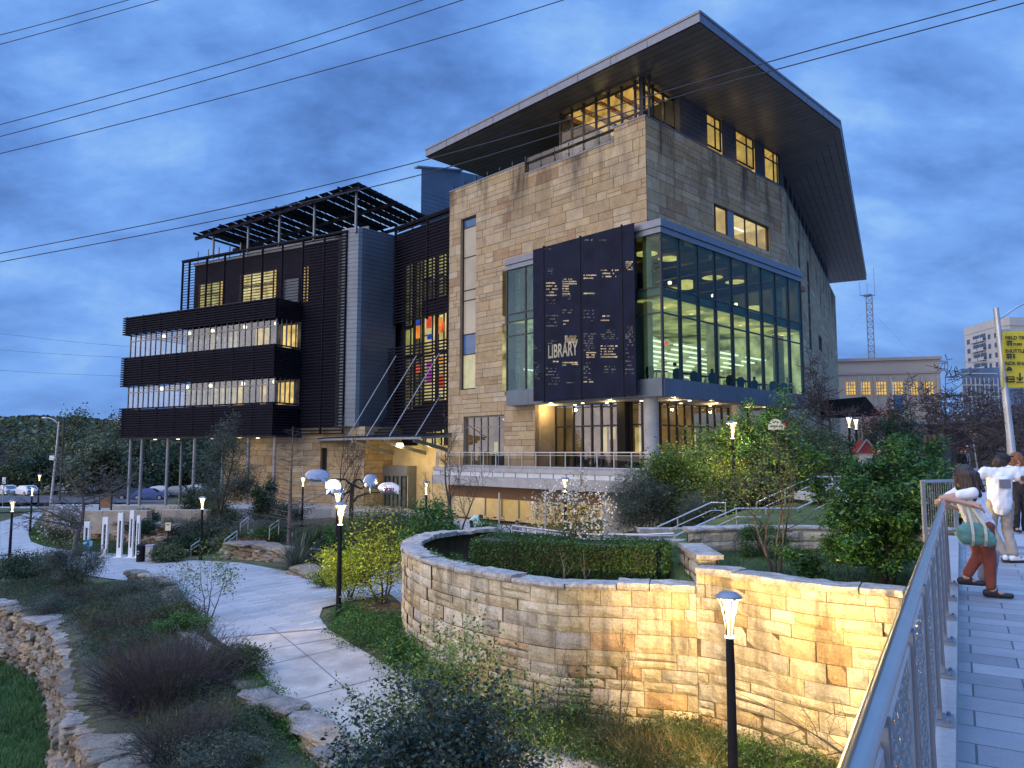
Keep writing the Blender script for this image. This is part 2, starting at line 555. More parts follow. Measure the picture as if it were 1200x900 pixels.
MT['leaf_red'] = leafm('leaf_red', (0.18, 0.06, 0.035))
# ------------------------------------------------------------------ world: dusk sky with broken cloud
SUN_EL, SUN_ROT = R(14.0), R(222.0)
world = bpy.data.worlds.new('World')
SC.world = world
world.use_nodes = True
wn = world.node_tree
wn.nodes.clear()
WL = wn.links.new
wout = wn.nodes.new('ShaderNodeOutputWorld')
wbg = nd(wn, 'ShaderNodeBackground', i_Strength=1.0)
WL(wbg.outputs[0], wout.inputs[0])
gen = nd(wn, 'ShaderNodeTexCoord').outputs['Generated']
sep = nd(wn, 'ShaderNodeSeparateXYZ')
WL(gen, sep.inputs[0])
def wmath(op, a, b=None, c=None, clamp=False):
 n = nd(wn, 'ShaderNodeMath', operation=op)
 n.use_clamp = clamp
 for i, x in enumerate((a, b, c)):
  if x is None:
   continue
  if isinstance(x, (int, float)):
   n.inputs[i].default_value = x
  else:
   WL(x, n.inputs[i])
 return n.outputs[0]
zc = wmath('MAXIMUM', sep.outputs['Z'], 0.0)
den = wmath('ADD', zc, 0.42)
cx = wmath('DIVIDE', sep.outputs['X'], den)
cy = wmath('DIVIDE', sep.outputs['Y'], den)
cmb = nd(wn, 'ShaderNodeCombineXYZ')
WL(cx, cmb.inputs[0])
WL(cy, cmb.inputs[1])
n1 = nd(wn, 'ShaderNodeTexNoise', i_Scale=3.0, i_Detail=9.0, i_Roughness=0.585, i_Distortion=0.12)
mp1 = nd(wn, 'ShaderNodeMapping')
mp1.inputs['Location'].default_value = (3.1, 1.7, 0.4)
mp1.inputs['Scale'].default_value = (0.8, 1.15, 1.0)
WL(cmb.outputs[0], mp1.inputs[0])
WL(mp1.outputs[0], n1.inputs['Vector'])
n2 = nd(wn, 'ShaderNodeTexNoise', i_Scale=0.5, i_Detail=4.0, i_Roughness=0.5)
mp2 = nd(wn, 'ShaderNodeMapping')
mp2.inputs['Location'].default_value = (7.7, 2.2, 0.0)
WL(cmb.outputs[0], mp2.inputs[0])
WL(mp2.outputs[0], n2.inputs['Vector'])
mixn = wmath('ADD', wmath('MULTIPLY', n1.outputs['Fac'], 0.76), wmath('MULTIPLY', n2.outputs['Fac'], 0.24))
cl = ramp(wn, [(0.37, (0.066, 0.155, 0.43)), (0.455, (0.11, 0.265, 0.69)), (0.54, (0.18, 0.4, 0.92)), (0.67, (0.37, 0.64, 1.0))])
WL(mixn, cl.inputs[0])
sky = nd(wn, 'ShaderNodeTexSky', sky_type='NISHITA')
sky.sun_disc = False
sky.sun_elevation = SUN_EL
sky.sun_rotation = SUN_ROT
skm = mul(wn, sky.outputs[0], (0.12, 0.12, 0.12))
mixs = nd(wn, 'ShaderNodeMix', data_type='RGBA')
mixs.inputs[0].default_value = 0.94
WL(skm, mixs.inputs[6])
WL(cl.outputs[0], mixs.inputs[7])
hz = nd(wn, 'ShaderNodeMapRange', i_1=0.0, i_2=0.35, i_3=0.5, i_4=0.0)
WL(zc, hz.inputs[0])
mixh = nd(wn, 'ShaderNodeMix', data_type='RGBA')
WL(hz.outputs[0], mixh.inputs[0])
WL(mixs.outputs[2], mixh.inputs[6])
mixh.inputs[7].default_value = (0.21, 0.42, 0.9, 1)
west = nd(wn, 'ShaderNodeMapRange', interpolation_type='SMOOTHSTEP', i_1=0.3, i_2=0.95, i_3=0.0, i_4=1.0)
WL(wmath('ADD', wmath('MULTIPLY', sep.outputs['X'], -0.9), wmath('MULTIPLY', sep.outputs['Y'], -0.43)), west.inputs[0])
wcol = ramp(wn, [(0.38, (1.1, 1.02, 1.2)), (0.62, (3.1, 2.6, 2.35))])
WL(mixn, wcol.inputs[0])
wadd = mul(wn, wcol.outputs[0], (1.0, 1.0, 1.0))
mixw = nd(wn, 'ShaderNodeMix', data_type='RGBA')
WL(west.outputs[0], mixw.inputs[0])
WL(mixh.outputs[2], mixw.inputs[6])
WL(wadd, mixw.inputs[7])
zen = nd(wn, 'ShaderNodeMapRange', interpolation_type='SMOOTHSTEP', i_1=0.58, i_2=0.93, i_3=1.0, i_4=4.6)
WL(zc, zen.inputs[0])
vm = nd(wn, 'ShaderNodeVectorMath', operation='SCALE')
WL(mixw.outputs[2], vm.inputs[0])
WL(zen.outputs[0], vm.inputs['Scale'])
WL(vm.outputs[0], wbg.inputs[0])
sun_d = bpy.data.lights.new('sun', 'SUN')
sun_d.energy = 0.55
sun_d.angle = R(40)
sun_d.color = (1.0, 0.93, 0.86)
sun = bpy.data.objects.new('sun', sun_d)
COL.objects.link(sun)
sun.rotation_euler = (PI / 2 - SUN_EL, 0, PI - SUN_ROT)
SC.view_settings.view_transform = 'Standard'
SC.view_settings.look = 'None'
SC.view_settings.exposure = 0
SC.cycles.use_denoising = True
SC.cycles.max_bounces = 6
SC.cycles.transparent_max_bounces = 16
SC.cycles.caustics_reflective = False
SC.cycles.caustics_refractive = False
SC.cycles.sample_clamp_indirect = 4.0
def lamp(loc, power, col=(1.0, 0.74, 0.36), radius=0.08, kind='POINT', spot=None, rot=None):
 d = bpy.data.lights.new('lamp_light', kind)
 d.energy = power
 d.color = col
 d.shadow_soft_size = radius
 if kind == 'SPOT':
  d.spot_size = spot
  d.spot_blend = 0.6
 o = bpy.data.objects.new('lamp_light', d)
 COL.objects.link(o)
 o.location = loc
 if rot:
  o.rotation_euler = rot
 return o
# ------------------------------------------------------------------ the library
MT['strip'] = E('light_strip', (1.0, 0.98, 0.78), 1.7, var=0.06)
CX, CY = 8.96, 48.0
LF = Frame((CX, CY), -44.2)                       # face towards the river walk (t runs away to the left)
RFc = Frame((CX, CY), 45.8)                       # street face (t runs away to the right)
E0 = RFc.P(20.1, 0, 0)
EF = Frame((E0.x, E0.y), 28.0)                    # street face after its bend
Sx = LF.P(20.6, 0, 0)
Kq = LF.P(20.6, -2.0, 0)
KF = Frame((Kq.x, Kq.y), -44.2)                   # recessed link
W0 = (-15.75, 69.5)
WF = Frame(W0, -61.4)                             # left wing
TF = Frame((5.96, 44.5), -44.2)                   # terrace edge
TOP = 24.1
GZ = -3.4
lib = thing('library_building', 'large sandstone library with flying metal roof, lit glass bay and dark louvred wing', 'building', (CX, CY, GZ))
STONES = [(0.35, 0.275, 0.165), (0.33, 0.25, 0.145), (0.365, 0.295, 0.19), (0.31, 0.235, 0.14), (0.345, 0.28, 0.185), (0.325, 0.265, 0.175), (0.4, 0.34, 0.245), (0.28, 0.19, 0.11)]
def stone_col(rg):
 r = rg.random()
 c = STONES[int(r * 6)] if r < 0.9 else STONES[6 + int(rg.random() * 2)]
 k = rg.uniform(0.9, 1.07)
 return tuple(x * k for x in c)
def ashlar(name, fr, t0, t1, z0, z1, holes, mat, seed, parent, hmin=0.45, hmax=0.95, lmin=0.7, lmax=2.6):
 "coursed stone facing; holes are (t0, t1, z0, z1) cut out of it"
 rg = random.Random(seed)
 mb = MB()
 z = z0
 g = 0.015
 while z < z1 - 1e-3:
  h = min(rg.uniform(hmin, hmax), z1 - z)
  if z1 - z - h < 0.25:
   h = z1 - z
  t = t0 - rg.uniform(0, 1.0)
  while t < t1:
   l = rg.uniform(lmin, lmax)
   rows = [(z, z + h)] if rg.random() < 0.7 or h < 0.6 else [(z, z + h * 0.5), (z + h * 0.5, z + h)]
   for (za, zb) in rows:
    pieces = [(max(t, t0), min(t + l, t1), za, zb)]
    for (ha, hb, hc, hd) in holes:
     nxt = []
     for (a, b, c, d) in pieces:
      if b <= ha or a >= hb or d <= hc or c >= hd:
       nxt.append((a, b, c, d))
       continue
      if a < ha:
       nxt.append((a, ha, c, d))
      if b > hb:
       nxt.append((hb, b, c, d))
      a2, b2 = max(a, ha), min(b, hb)
      if c < hc:
       nxt.append((a2, b2, c, hc))
      if d > hd:
       nxt.append((a2, b2, hd, d))
     pieces = nxt
    o = rg.uniform(0.0, 0.02)
    col = stone_col(rg)
    for (a, b, c, d) in pieces:
     if b - a < 0.03 or d - c < 0.03:
      continue
     mb.quad(fr.P(a + g, o, c + g), fr.P(b - g, o, c + g), fr.P(b - g, o, d - g), fr.P(a + g, o, d - g), col)
     if len(holes) < 2:
      pass
   t += l
  z += h
 cuts_t = sorted({t0, t1, *[min(max(x, t0), t1) for h in holes for x in h[:2]]})
 for a, b in zip(cuts_t[:-1], cuts_t[1:]):
  if b - a < 1e-4:
   continue
  m_ = (a + b) / 2
  zs = sorted([(h[2], h[3]) for h in holes if h[0] <= m_ <= h[1]])
  z = z0
  for c, d in zs:
   if c > z:
    mb.quad(fr.P(a, -0.012, z), fr.P(b, -0.012, z), fr.P(b, -0.012, c), fr.P(a, -0.012, c), (0.07, 0.055, 0.04))
   z = max(z, d)
  if z < z1:
   mb.quad(fr.P(a, -0.012, z), fr.P(b, -0.012, z), fr.P(b, -0.012, z1), fr.P(a, -0.012, z1), (0.07, 0.055, 0.04))
 for (a, b, c, d) in holes:
  a_, b_, c_, d_ = max(a, t0), min(b, t1), max(c, z0), min(d, z1)
  if b_ - a_ < 0.05 or d_ - c_ < 0.05:
   continue
  dd = -0.42
  rc = (0.36, 0.27, 0.17)
  for q in ((a_, c_, a_, d_), (b_, c_, b_, d_), (a_, c_, b_, c_), (a_, d_, b_, d_)):
   mb.quad(fr.P(q[0], 0.0, q[1]), fr.P(q[2], 0.0, q[3]), fr.P(q[2], dd, q[3]), fr.P(q[0], dd, q[1]), rc)
 return mb.build(name, mat, parent)
def lit_room(fr, t0, t1, z0, z1, o, depth, parent, back='room_back', side='room_side', ceil='room_ceil', floor='room_floor'):
 "the room seen through a window: five lit surfaces behind the glass"
 P = fr.P
 e = 0.01
 t0, t1, z0, z1 = t0 - e, t1 + e, z0 - e, z1 + e
 b = o - depth
 r = MB().quad(P(t0, b, z0), P(t1, b, z0), P(t1, b, z1), P(t0, b, z1)).build('room_wall', MT[back], parent)
 MB().quad(P(t0, o, z1), P(t1, o, z1), P(t1, b, z1), P(t0, b, z1)).build('room_ceiling', MT[ceil], parent)
 MB().quad(P(t0, o, z0), P(t1, o, z0), P(t1, b, z0), P(t0, b, z0)).build('room_floor', MT[floor], parent)
 s = MB().quad(P(t0, o, z0), P(t0, b, z0), P(t0, b, z1), P(t0, o, z1))
 s.quad(P(t1, o, z0), P(t1, b, z0), P(t1, b, z1), P(t1, o, z1))
 s.build('room_wall', MT[side], parent)
 return r
def window(fr, t0, t1, z0, z1, o=-0.18, cols=(0.5,), rows=(0.5,), depth=2.5, parent=None, fw=0.09, lit=True, gm='glass', fm='frame', **kw):
 "frame with bars, pane, lit room behind; one part of the building with sub-parts"
 mb = MB()
 for (a, b, c, d) in ((t0, t0 + fw, z0, z1), (t1 - fw, t1, z0, z1), (t0 + fw, t1 - fw, z0, z0 + fw), (t0 + fw, t1 - fw, z1 - fw, z1)):
  mb.box(fr, a, b, o - 0.06, o + 0.06, c, d)
 for c in cols:
  x = t0 + (t1 - t0) * c
  mb.box(fr, x - fw / 2, x + fw / 2, o - 0.05, o + 0.05, z0 + fw, z1 - fw)
 for r in rows:
  z = z0 + (z1 - z0) * r
  mb.box(fr, t0 + fw, t1 - fw, o - 0.045, o + 0.045, z - fw / 2, z + fw / 2)
 w = mb.build('window', MT[fm], parent)
 MB().quad(fr.P(t0, o - 0.02, z0), fr.P(t1, o - 0.02, z0), fr.P(t1, o - 0.02, z1), fr.P(t0, o - 0.02, z1)).build('pane', MT[gm], w)
 if lit:
  lit_room(fr, t0, t1, z0, z1, o - 0.1, depth, w, **kw)
  if depth > 1.5:
   wd, hh = t1 - t0, z1 - z0
   MB().box(fr, t0 + wd * 0.2, t0 + wd * 0.85, o - depth * 0.6, o - depth * 0.6 + 0.12, z1 - 0.14, z1 - 0.05).build('ceiling_light', MT['strip'], w)
   MB().box(fr, t0 + wd * 0.05, t0 + wd * 0.42, o - depth * 0.9, o - depth * 0.7, z0, z0 + hh * 0.45).build('bookcase', MT['wood'], w)
   MB().box(fr, t0 + wd * 0.62, t0 + wd * 0.9, o - depth * 0.5, o - depth * 0.4, z0, z0 + hh * 0.24).build('chair', MT['frame'], w)
 else:
  MB().quad(fr.P(t0, o - 0.5, z0), fr.P(t1, o - 0.5, z0), fr.P(t1, o - 0.5, z1), fr.P(t0, o - 0.5, z1)).build('blind', MT['clad_dark'], w)
 return w
# ---- river face of the stone block
tw = LF.rect(540, 257, 557, 455.5)                 # tall narrow window
tw = (tw[0], tw[1], tw[2], LF.hit(548, 254.5)[1])
ew = LF.rect(543.5, 488.5, 591, 553)              # terrace window
ew = (ew[0], ew[1], 0.5, ew[3])
BO, BR = 0.9, 1.6                                 # how far the bay stands out of either face
t_bay = LF.hit(594, 400, BO)[0]
s_bay = RFc.hit(940.5, 400, BR)[0]
BZ0, BZS, BZF, BZ1 = 5.1, 6.25, 15.55, 16.4       # soffit, glass foot, glass head, fascia top
t_rec = LF.hit(627, 500)[0]
tn = LF.hit(719.5, 160)[0]                        # notch in the parapet
tm = LF.hit(615, 200)[0]
zn = LF.hit(700, 173)[1]
holesL = [tw, ew, (0.0, t_bay - 0.6, BZ0 + 0.2, BZ1 - 0.3), (-0.1, t_rec, 0.5, BZ0 + 0.2), (tn, tm, zn, 40.0)]
ashlar('stone_wall', LF, 0.0, 20.6, 0.5, TOP, holesL, MT['stone'], 3, lib)
mb = MB()
mb.box(LF, 0.0, tn, -0.45, 0.05, TOP, TOP + 0.09)
mb.box(LF, tn, tm, -0.45, 0.05, zn, zn + 0.09)
mb.box(LF, tm, 20.6, -0.45, 0.05, TOP, TOP + 0.09)
mb.box(RFc, 0.0, 20.1, -0.45, 0.05, TOP, TOP + 0.09)
mb.box(EF, 0.0, 51.0, -0.45, 0.05, TOP, TOP + 0.09)
mb.build('parapet_coping', MT['fascia'], lib)
for q in ((tn - 0.02, tn, -0.45, zn, TOP), (tm, tm + 0.02, -0.45, zn, TOP), (20.58, 20.6, -9.0, GZ, TOP), (t_rec, t_rec + 0.03, -2.3, 0.5, BZ0 + 0.2)):
 MB().box(LF, q[0], q[1], q[2], -0.02, q[3], q[4], (0.34, 0.27, 0.175)).build('stone_return', MT['stone_low'], lib)
w = window(LF, tw[0] + 0.02, tw[1] - 0.02, tw[2] + 0.02, tw[3] - 0.02, o=-0.3, cols=(), rows=[(LF.hit(548, y)[1] - tw[2]) / (tw[3] - tw[2]) for y in (415, 391, 351, 339, 300, 265)],
  parent=lib, depth=0.4, lit=False, gm='glass', fm='frame')
MT['blind_glow_pale'] = E('blind_glow_pale', (0.5, 0.41, 0.38), 0.85, var=0.14, scale=0.35)  # blinds glow by themselves: sky reflected in the panes is put into their colour
MT['blind_glow_blue'] = E('blind_glow_blue', (0.07, 0.14, 0.36), 0.9, var=0.15)
MT['blind_glow_cream'] = E('blind_glow_cream', (0.68, 0.6, 0.38), 0.9, var=0.12)
for (ya, yb, mname) in ((265, 254, 'blind_glow_blue'), (391, 265.5, 'blind_glow_pale'), (414.5, 391.5, 'blind_glow_blue'), (455, 415, 'blind_glow_cream')):
 za, zb = LF.hit(548, ya)[1], LF.hit(548, yb)[1]
 MB().box(LF, tw[0] + 0.05, tw[1] - 0.05, -0.36, -0.33, za, zb - 0.02).build('blind', MT[mname], w)
w = window(LF, ew[0] + 0.02, ew[1] - 0.02, 0.5, ew[3] - 0.02, o=-0.25, cols=(0.18, 0.45, 0.62, 0.8), rows=(0.78,), depth=6, parent=lib, gm='glass_mirror', fm='frame_grey',
  back='room_floor', side='room_floor', ceil='room_floor')
MT['sign_red'] = E('sign_red', (1.0, 0.08, 0.1), 1.6, var=0.05)
tq, zq = LF.hit(588.5, 490)
MB().box(LF, tq - 0.32, tq + 0.28, -0.5, -0.45, zq - 0.3, zq + 0.05).build('exit_sign', MT['sign_red'], w)
for (xa, ya, xb, yb) in ((554, 512, 559, 530), (563, 514, 567, 531), (579, 518, 584, 528)):
 q = LF.rect(xa, ya, xb, yb, -3)
 MB().box(LF, q[0], q[1], -3.05, -3.0, 0.7, q[3]).build('lit_doorway', MT['room_back'], w)
# ---- street face of the stone block
rw = RFc.rect(836.3, 238, 903, 295)
rwz0, rwz1 = RFc.hit(836.5, 269.5)[1], RFc.hit(836.5, 237.5)[1]
rw = (rw[0], rw[1], rwz0, rwz1)
holesR = [rw, (0.0, s_bay - 1.2, BZ0 + 0.2, BZ1 - 0.3), (-0.1, 17.0, 0.3, BZ0 + 0.2)]
ashlar('stone_wall', RFc, 0.0, 20.1, 0.3, TOP, holesR, MT['stone'], 5, lib)
tA, tB = RFc.hit(854, 250)[0], RFc.hit(861, 250)[0]
window(RFc, rw[0], tA, rwz0, rwz1, o=-0.2, cols=(0.22,), rows=(), parent=lib, depth=3.0)
MB().box(RFc, tA, tB, -0.3, -0.1, rwz0, rwz1).build('spandrel_panel', MT['fascia'], lib)
window(RFc, tB, rw[1], rwz0, rwz1, o=-0.2, cols=(0.33, 0.66), rows=(), parent=lib, depth=3.0)
# ---- street face beyond the bend
holesE = []
def ehole(xa, ya, xb, yb):
 q = EF.rect(xa, ya, xb, yb)
 holesE.append(q)
 return q
e_slot = ehole(934.5, 280, 937.5, 316)
e_tall = ehole(945, 303, 951.5, 412)
e_low = [ehole(959.0, 391, 963.5, 414), ehole(970.2, 403, 971.4, 424), ehole(974.0, 408, 975.1, 428), ehole(977.2, 412, 978.1, 432)]
e_lit = [ehole(960.0 , 322, 962.2, 362), ehole(964.6, 331, 966.5, 372), ehole(968.6, 340, 970.3, 380), ehole(972.2, 348, 973.7, 387), ehole(975.4, 355, 976.7, 394), ehole(978.2, 361, 979.4, 400)]
ashlar('stone_wall', EF, 0.0, 51.0, -0.2, TOP, holesE, MT['stone'], 9, lib, lmin=1.2, lmax=3.5)
for q in [e_slot, e_tall] + e_low:
 window(EF, q[0], q[1], q[2], q[3], o=-0.08, cols=(0.5,), rows=(0.25, 0.5, 0.75) if q is e_tall else (), parent=lib, lit=False, gm='glass_mirror')
for q in e_lit:
 window(EF, q[0], q[1], q[2], q[3], o=-0.05, cols=(), rows=(0.4,), parent=lib, depth=0.12)
# ---- penthouse under the roof
ZS = 27.4
PS = 0.9                                           # set back from the stone
tg1 = LF.hit(657, 175, -PS)[0]
mb = MB()
zg0, zg1 = TOP - 1.2, ZS + 0.9
frp = MB()
ng = 7
for k in range(ng + 1):
 t = PS * 0 + 0.3 + (tg1 - 0.3) * k / ng
 frp.box(LF, t - 0.07, t + 0.07, -PS - 0.08, -PS + 0.08, zg0, zg1)
frp.box(LF, 0.3, tg1, -PS - 0.06, -PS + 0.06, ZS - 0.35, ZS - 0.2)
frp.box(LF, 0.3, tg1, -PS - 0.06, -PS + 0.06, TOP + 0.85, TOP + 0.97)
frp.box(LF, 0.3, tg1, -PS - 0.06, -PS + 0.06, zg0, zg0 + 0.12)
sg1 = RFc.hit(789, 120, -PS)[0]
for k in range(1, 4):
 s = 0.9 + (sg1 - 0.9) * k / 3
 frp.box(RFc, s - 0.07, s + 0.07, -PS - 0.08, -PS + 0.08, TOP, zg1)
frp.box(RFc, 0.9, sg1, -PS - 0.06, -PS + 0.06, TOP + 0.85, TOP + 0.97)
frp.box(RFc, 0.9, sg1, -PS - 0.06, -PS + 0.06, ZS - 0.35, ZS - 0.2)
pent = frp.build('penthouse_glazing', MT['frame'], lib)
mb = MB()
mb.quad(LF.P(0.9, -PS, zg0), LF.P(tg1, -PS, zg0), LF.P(tg1, -PS, zg1), LF.P(0.9, -PS, zg1))
mb.quad(RFc.P(0.9, -PS, TOP), RFc.P(sg1, -PS, TOP), RFc.P(sg1, -PS, zg1), RFc.P(0.9, -PS, zg1))
mb.build('pane', MT['glass'], pent)
MB().tube([LF.P(0.9, -0.95, TOP), LF.P(0.9, -0.95, ZS + 1.2)], 0.22, 10).build('column', MT['frame'], lib)
MT['pent_ceiling'] = E('penthouse_ceiling', (0.8, 0.45, 0.11), 0.8, var=0.35, scale=0.8, stretch=(3, 0.6, 1))
MT['pent_wall'] = E('penthouse_wall', (0.6, 0.34, 0.09), 0.75, var=0.45, scale=0.6, col2=(0.9, 0.62, 0.22))
P = LF.P
MB().quad(P(1.0, -1.0, ZS - 0.12), P(tg1, -1.0, ZS - 0.12), P(tg1, -8, ZS - 0.12), P(1.0, -8, ZS - 0.12)).build('room_ceiling', MT['pent_ceiling'], pent)
mb = MB()
mb.quad(P(tg1, -1.0, zg0), P(tg1, -8, zg0), P(tg1, -8, zg1), P(tg1, -1, zg1))
mb.quad(P(1.0, -8, zg0), P(tg1, -8, zg0), P(tg1, -8, zg1), P(1.0, -8, zg1))
mb.build('room_wall', MT['pent_wall'], pent)
MB().quad(P(1.0, -1.0, zg0), P(tg1, -1.0, zg0), P(tg1, -8, zg0), P(1.0, -8, zg0)).build('room_floor', MT['room_floor'], pent)
mb = MB()
for k in range(5):
 mb.box(LF, 1.6 + k * 1.6, 1.8 + k * 1.6, -7.8, -1.1, ZS - 0.4, ZS - 0.13)
mb.build('ceiling_beam', MT['wood'], pent)
pw = []
for (xa, ya, xb, yb, xm, ym) in ((828, 115.5, 847, 177, 828, 168), (862, 137.5, 885.5, 199, 862, 186), (895.5, 160, 915.8, 216, 895.8, 207)):
 ta = RFc.hit(xa, ya, -0.35)[0]
 tb = RFc.hit(xb, yb, -0.35)[0]
 zb_ = RFc.hit(xm, ym, -0.35)[1]
 zt_ = RFc.hit(xa, ya, -0.35)[1]
 pw.append((ta, tb, max(zb_, TOP + 0.05), min(zt_, ZS - 0.05)))
def clad(name, fr, t0, t1, z0, z1, o, holes, mat, parent, pitch=0.38):
 "horizontal metal boards with a shadow gap, cut round the openings"
 mb = MB()
 z = z0
 k = 0
 while z < z1 - 0.02:
  zt = min(z + pitch, z1)
  segs = [(t0, t1)]
  for (a, b, c, d) in holes:
   if d <= z + 0.02 or c >= zt - 0.02:
    continue
   segs = [s for (x, y) in segs for s in ((x, min(y, a)), (max(x, b), y)) if s[1] - s[0] > 0.02]
  for (a, b) in segs:
   mb.box(fr, a, b, o - 0.05, o, z, zt - 0.025)
   mb.box(fr, a, b, o - 0.06, o - 0.035, zt - 0.025, zt)
  z = zt
  k += 1
 return mb.build(name, mat, parent)
clad('dark_cladding', RFc, sg1, 20.1, TOP, ZS + 1.2, -0.35, pw, MT['clad_dark'], lib)
for q in pw:
 window(RFc, q[0] + 0.02, q[1] - 0.02, q[2] + 0.02, q[3] - 0.02, o=-0.5, cols=(0.62,), rows=(0.68,), parent=lib, depth=3.0, ceil='pent_ceiling', back='pent_wall', side='room_side')
mb = MB()
mb.box(RFc, sg1 - 0.02, sg1 + 0.1, -4, -0.36, TOP, ZS + 1.2)
mb.box(LF, tg1 - 0.1, tg1 + 0.1, -9, -PS - 0.1, zn, ZS + 1.2)
mb.build('dark_return', MT['clad_dark'], lib)
ew_p = [(4 + 3.2 * k, 6.2 + 3.2 * k, TOP + 0.6, ZS - 0.3) for k in range(13)]
clad('dark_cladding', EF, -0.1, 47.0, TOP, ZS + 1.2, -0.5, ew_p, MT['clad_dark'], lib, pitch=0.6)
for q in ew_p[:13]:
 window(EF, q[0], q[1], q[2], q[3], o=-0.6, cols=(0.5,), rows=(), parent=lib, lit=False, gm='glass_mirror')
mb = MB()
mb.prism([tuple(LF.P(20.6, -0.45, 0))[:2], tuple(LF.P(0.3, -0.45, 0))[:2], tuple(RFc.P(20, -0.45, 0))[:2], tuple(EF.P(50, -0.5, 0))[:2], tuple(EF.P(50, -22, 0))[:2], tuple(LF.P(20.6, -40, 0))[:2]], zn - 0.5, zn - 0.3)
mb.build('roof_deck', MT['concrete'], lib)
MB().box(LF, tg1, 19, -9.2, -9.0, zn - 0.3, ZS + 1.2).build('penthouse_wall', MT['clad_dark'], lib)
# ---- the flying roof
def fpt(px, py, z):
 p = atz(px, py, z)
 return (p.x, p.y)
RA = fpt(820, 25.5, ZS)
RL = fpt(498.5, 184, ZS)
RBn = fpt(985, 151.5, ZS)
RE = fpt(1015.5, 328, ZS)
RLb = (RL[0] + 0.717 * 22, RL[1] + 0.697 * 22)
REb = (RE[0] - 0.883 * 24, RE[1] + 0.469 * 24)
rpoly = [RL, RA, RBn, RE, REb, RLb]
def shrink(poly, d):
 c = np.mean(np.array(poly), axis=0)
 return [tuple(np.array(p) + (c - np.array(p)) / np.linalg.norm(c - np.array(p)) * d) for p in poly]
roof = MB().prism(rpoly, ZS + 0.03, ZS + 0.72).build('roof', MT['fascia'], lib)
mb = MB()
n = len(rpoly)
for i in range(4):
 a, b = Vector((*rpoly[i], ZS + 0.66)), Vector((*rpoly[(i + 1) % n], ZS + 0.66))
 mb.bar(a, b, 0.1, 0.16)
 L_ = (b - a).length
 for k in range(1, int(L_ / 3.0)):
  p = a + (b - a) * (k * 3.0 / L_)
  d = (b - a).normalized()
  mb.bar(p - d * 0.015 - Vector((0, 0, 0.34)), p + d * 0.015 - Vector((0, 0, 0.34)), 0.06, 0.62)
mb.build('fascia_trim', MT['fascia'], roof)
def clip_strip(poly, nx, ny, lo, hi):
 def clip(pl, sgn, lim):
  out = []
  for i in range(len(pl)):
   p, q = pl[i], pl[(i + 1) % len(pl)]
   dp = sgn * (p[0] * nx + p[1] * ny - lim)
   dq = sgn * (q[0] * nx + q[1] * ny - lim)
   if dp >= 0:
    out.append(p)
   if dp * dq < 0:
    s = dp / (dp - dq)
    out.append((p[0] + (q[0] - p[0]) * s, p[1] + (q[1] - p[1]) * s))
  return out
 return clip(clip(poly, 1, lo), -1, hi)
mb = MB()
rg = random.Random(4)
spoly = shrink(rpoly, 0.12)
for part, nrm in ((0, LF.u), (1, EF.u)):
 base_poly = [spoly[0], spoly[1], spoly[2], spoly[4], spoly[5]] if part == 0 else [spoly[2], spoly[3], spoly[4]]
 nx, ny = (RFc.u.x, RFc.u.y) if part == 0 else (EF.n.x, EF.n.y)
 ds = [p[0] * nx + p[1] * ny for p in base_poly]
 d = min(ds)
 while d < max(ds):
  w_ = 0.62
  pl = clip_strip(base_poly, nx, ny, d, d + w_ - 0.035)
  if len(pl) >= 3:
   k = rg.uniform(0.92, 1.08)
   z = ZS - 0.012 + rg.uniform(0, 0.004)
   mb.add([(p[0], p[1], z) for p in pl], [tuple(range(len(pl)))], (0.115 * k, 0.107 * k, 0.1 * k))
  d += w_
MT['soffit_attr'] = M('soffit_boards', (0.1, 0.09, 0.08), rough=0.5, metal=0.2, var=0.2, scale=0.7, attr=True)
mb.build('soffit', MT['soffit_attr'], roof)
MB().prism(shrink(rpoly, 0.1), ZS + 0.005, ZS + 0.02).build('soffit_backing', MT['black'], roof)
for (t, o) in ((2.0, -0.3), (5.5, -0.3), (8.5, -0.4)):
 lamp(LF.P(t, o - 2.0, ZS - 0.9), 60, (1.0, 0.66, 0.26), 0.3)
for s in (5.5, 10.5, 15.0):
 lamp(RFc.P(s, 1.0, ZS - 1.5), 14, (1.0, 0.66, 0.28), 0.3)
# ---- glass guard on the terrace parapet
g = MB()
gp = MB()
for (ta, tb, zz) in ((tn + 0.1, tm - 0.1, zn + 0.09), (tm + 0.1, 20.4, TOP + 0.09)):
 nn = max(3, int((tb - ta) / 1.35))
 for k in range(nn + 1):
  t = ta + (tb - ta) * k / nn
  gp.box(LF, t - 0.035, t + 0.035, -0.3, -0.2, zz, zz + (1.25 if zz < TOP else 0.55))
  for c in (0.3, 0.85):
   if zz < TOP or c < 0.5:
    gp.box(LF, t - 0.07, t + 0.07, -0.2, -0.16, zz + c, zz + c + 0.12)
 hgt = 1.3 if zz < TOP else 0.0
 if hgt:
  g.quad(LF.P(ta, -0.22, zz), LF.P(tb, -0.22, zz), LF.P(tb, -0.22, zz + hgt), LF.P(ta, -0.22, zz + hgt))
gr = gp.build('parapet_guard', MT['clad_dark'], lib)
g.build('pane', MT['glass_rail'], gr)
